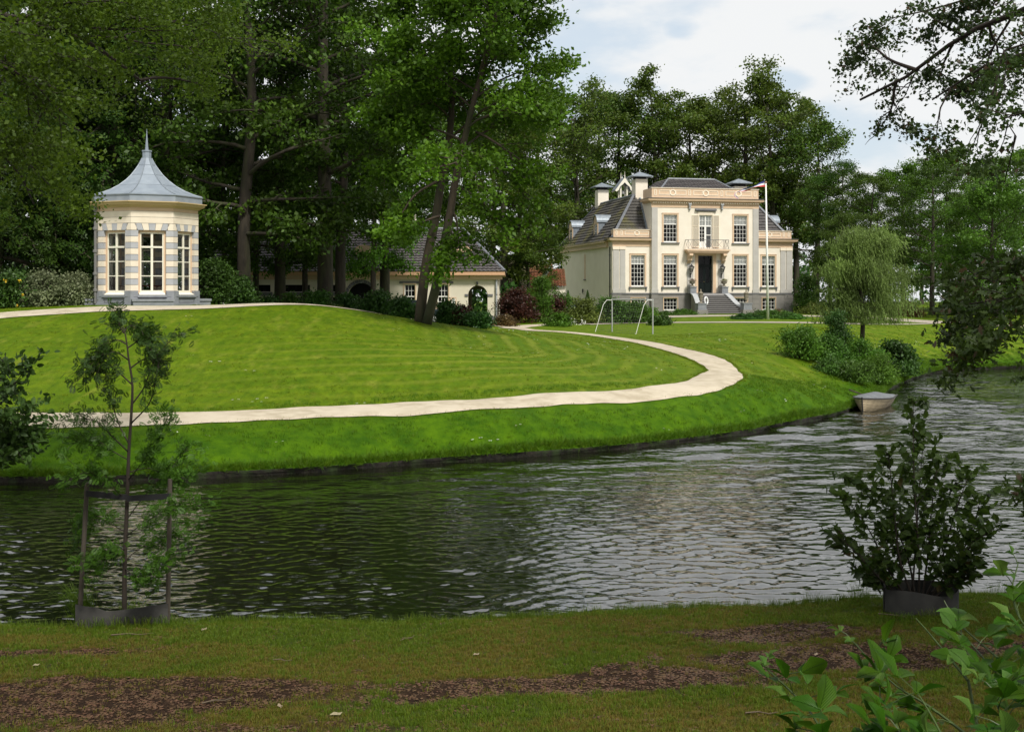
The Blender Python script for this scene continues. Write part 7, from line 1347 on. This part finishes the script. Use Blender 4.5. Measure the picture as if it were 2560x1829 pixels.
# ------------------------------------------------------------------ football goal
alum = mat('grey_goal_paint', (.42, .43, .42), .45, metal=.2); netm = mat('goal_net_cord', (.10, .10, .10), .9)
A = Vector((6.17, 74.)); Bg = Vector((8.47, 72.2)); ga = A.lerp(Bg, .5); gl = (Bg - A).length; rz_g = math.atan2(Bg.y - A.y, Bg.x - A.x); gzz = (gz(*A) + gz(*Bg)) / 2
goal = empty('football_goal', (ga.x, ga.y, gzz), rz_g, 'small grey metal football goal standing on the lawn before the villa shrubs', 'goal')
h = 2.02; hl = gl / 2; dzl, dzr = gz(*A) - gzz, gz(*Bg) - gzz
for s_, dz in ((-1, dzl), (1, dzr)):
    MB().tube([(s_ * hl, 0, dz - .1), (s_ * hl, 0, h)], .042, 10).build('post', alum, goal); MB().tube([(s_ * hl, 0, h - .03), (s_ * hl - .15, -.35, h - .02), (s_ * hl - .28, -.55, h - .3), (s_ * hl - .60, -.95, dz)], .018, 7).build('stay', white, goal)
MB().tube([(-hl - .04, 0, h), (hl + .04, 0, h)], .045, 10).build('crossbar', alum, goal)
nb_ = MB()
for i in range(19): t = i / 18; x = -hl + gl * t; nb_.tube([(x - .26, -.5, h - .25), (x - .60, -.95, .02)], .004, 3, cap=False)
for j in range(12): f = j / 11; nb_.tube([(-hl - .26 - .34 * f, -.5 - .45 * f, h - .25 - (h - .27) * f), (hl - .26 - .34 * f, -.5 - .45 * f, h - .25 - (h - .27) * f)], .004, 3, cap=False)
nb_.build('net', netm, goal, kind='stuff')
# ------------------------------------------------------------------ the rowing boat
BL = 3.5; dirb = Vector((1.62, 2.9, 0)).normalized(); bow = Vector((13.72, 46.95, 0)); brz = math.atan2(dirb.y, dirb.x)
boat = empty('rowing_boat', bow, brz, 'cream clinker rowing boat under a grey cover moored at the bank', 'boat')
def sec(t): w = .74 * (math.sin(min(t * 1.75, 1.0) * math.pi / 2) ** .75) * (1 - .22 * max(0, t - .55) / .45); sh = .40 + .15 * (1 - t) ** 2 + .06 * t * t; return w, sh, -.16 + .2 * (1 - min(t * 3, 1)) ** 2
hullm = mat('cream_hull_paint', (.42, .34, .22), .5, (.30, .24, .15), 4); hdark = mat('dark_rubbing_strake', (.03, .028, .025), .6); cov = mat('grey_boat_cover', (.14, .15, .16), .6, (.10, .105, .115), 3, bump=.01, bscale=4)
NP = 6; NSX = 22
for s_ in (-1, 1):
    for j in range(NP):                    # lapped planks
        v = []
        for i in range(NSX + 1):
            t = i / NSX; w, top, kz = sec(t); x = BL * t - .05 * (1 - t) * 0
            for q, off in ((j / NP, 0.), ((j + 1) / NP, .018)):
                ww = w * (q ** .62); z = kz + (top - kz) * (q ** 1.5); rk = -.10 * (1 - t) ** 6 * q; v.append((x + rk, s_ * (ww + off * (1 if t > .02 else 0)), z))
        MB().add(v, [(2 * i, 2 * i + 2, 2 * i + 3, 2 * i + 1) if s_ < 0 else (2 * i, 2 * i + 1, 2 * i + 3, 2 * i + 2) for i in range(NSX)]).build('plank', hullm, boat) if not j else MB().tube(v[0::2], .011, 4, cap=False).build('seam', hdark, MB().add(v, [(2 * i, 2 * i + 2, 2 * i + 3, 2 * i + 1) if s_ < 0 else (2 * i, 2 * i + 1, 2 * i + 3, 2 * i + 2) for i in range(NSX)]).build('plank', hullm, boat))
w, top, kz = sec(1); MB().add([(BL, -w * (q ** .62), kz + (top - kz) * q ** 1.5) for q in (1, .66, .33, 0)] + [(BL, w * (q ** .62), kz + (top - kz) * q ** 1.5) for q in (.33, .66, 1)], [tuple(range(7))]).build('transom', hullm, boat)
for s_ in (-1, 1): MB().tube([(BL * t - .10 * (1 - t) ** 6, s_ * (sec(t)[0] + .02), sec(t)[1]) for t in np.linspace(0, 1, 20)], .03, 6).build('gunwale', hdark, boat)
MB().tube([(-.12, 0, .60), (-.05, 0, .25), (.05, 0, -.1)], .03, 6).build('stem_post', hdark, boat)
v = []; 
for t in np.linspace(0, 1, 20):
    w, top, _ = sec(t); rg = .20 * math.sin(math.pi * min(max(t, .0), 1)) ** .8 * (1 if t < .6 else 1)
    for k in np.linspace(-1, 1, 9): v.append((BL * t - .10 * (1 - t) ** 6, k * (w + .04), top + .02 + rg * (1 - abs(k)) ** .9 - (.05 if abs(k) == 1 else 0)))
MB().add(v, [(9 * i + k, 9 * i + 9 + k, 9 * i + 10 + k, 9 * i + k + 1) for i in range(19) for k in range(8)]).build('boat_cover', cov, boat, True)
o = MB().box(-.45, .45, -.08, .08, 0, .05).build('mooring_plank', woodm); q = P(2187, 990, 49.5); o.location = (q.x - .35, 50.6, .42); o.rotation_euler = (0, .35, .2); tag(o, 'short tilted wooden board on the bank behind the boat', 'board')
# ------------------------------------------------------------------ cars
def car(x, y, rz, col, label, L_=4.4, s=1.):
    z = gz(x, y); e = empty('parked_car', (x, y, z), rz, label, 'car', 'cars parked in the grounds'); m = mat('car_paint', col, .25, metal=.3, coat=.8); W_ = .88
    prof = [(-2.15, .35), (-2.2, .62), (-2.1, .88), (-1.3, .98), (1.2, .98), (2.0, .86), (2.18, .62), (2.15, .35)]; b = MB().prism(prof, -W_, W_).build('body', m, e); bevel(b, .05, 2)
    cab = [(-1.75, .97), (-1.15, 1.42), (-.3, 1.50), (.45, 1.44), (1.15, .97)]; k = MB(); k.add([(a, -.80 + .18 * (z_ > 1), z_) for a, z_ in cab] + [(a, .80 - .18 * (z_ > 1), z_) for a, z_ in cab], [tuple(range(5)), tuple(reversed(range(5, 10)))] + [(i, 5 + i, 5 + (i + 1) % 5, (i + 1) % 5) for i in range(5)]); k.build('window_band', bpy.data.materials['dark_pane'], e)
    MB().add([(a, q, z_ + .02) for a, z_ in cab[1:4] for q in (-.62, .62)], [(0, 2, 3, 1), (2, 4, 5, 3)]).build('roof_panel', m, e); pm = MB()
    for s_ in (-1, 1):
        for i in range(4): (a, za), (b_, zb2) = cab[i], cab[i + 1]; pm.tube([(a, s_ * (.81 - .18 * (za > 1)), za), (b_, s_ * (.81 - .18 * (zb2 > 1)), zb2)], .035, 4)
        pm.tube([(-.35, s_ * .80, .97), (-.35, s_ * .63, 1.49)], .03, 4)
    pm.build('pillar_trim', m, e)
    for wx in (-1.38, 1.35):
        for s_ in (-1, 1):
            v = MB(Matrix.Translation((wx, s_ * (W_ - .1), .33)) @ Matrix.Rotation(math.pi / 2, 4, 'X')).lathe([(.2, -.11), (.32, -.10), (.33, 0), (.32, .10), (.2, .11)], 18).build('wheel', rubber, e); MB(Matrix.Translation((wx, s_ * (W_ + .015), .33)) @ Matrix.Rotation(math.pi / 2, 4, 'X')).lathe([(.19, -.01), (.19, .01)], 12).build('rim', alum, v)
    for s_ in (-1, 1): MB().box(2.08, 2.17, s_ * .68 - .14, s_ * .68 + .14, .66, .80).build('headlight', mat('headlight', (.7, .7, .7), .1), e)
    return e
q = P(1068, 800, 76); car(q.x - .9, 76, 0, (.03, .045, .06), 'dark blue car half hidden by the two-stemmed maple')
q = P(1398, 790, 96); car(q.x, 96, math.pi + .1, (.02, .02, .022), 'dark car behind the copper shrub left of the villa'); q = P(2530, 772, 112); car(q.x, 112, math.pi, (.02, .03, .05), 'dark blue car parked at the far right beyond the lawn')
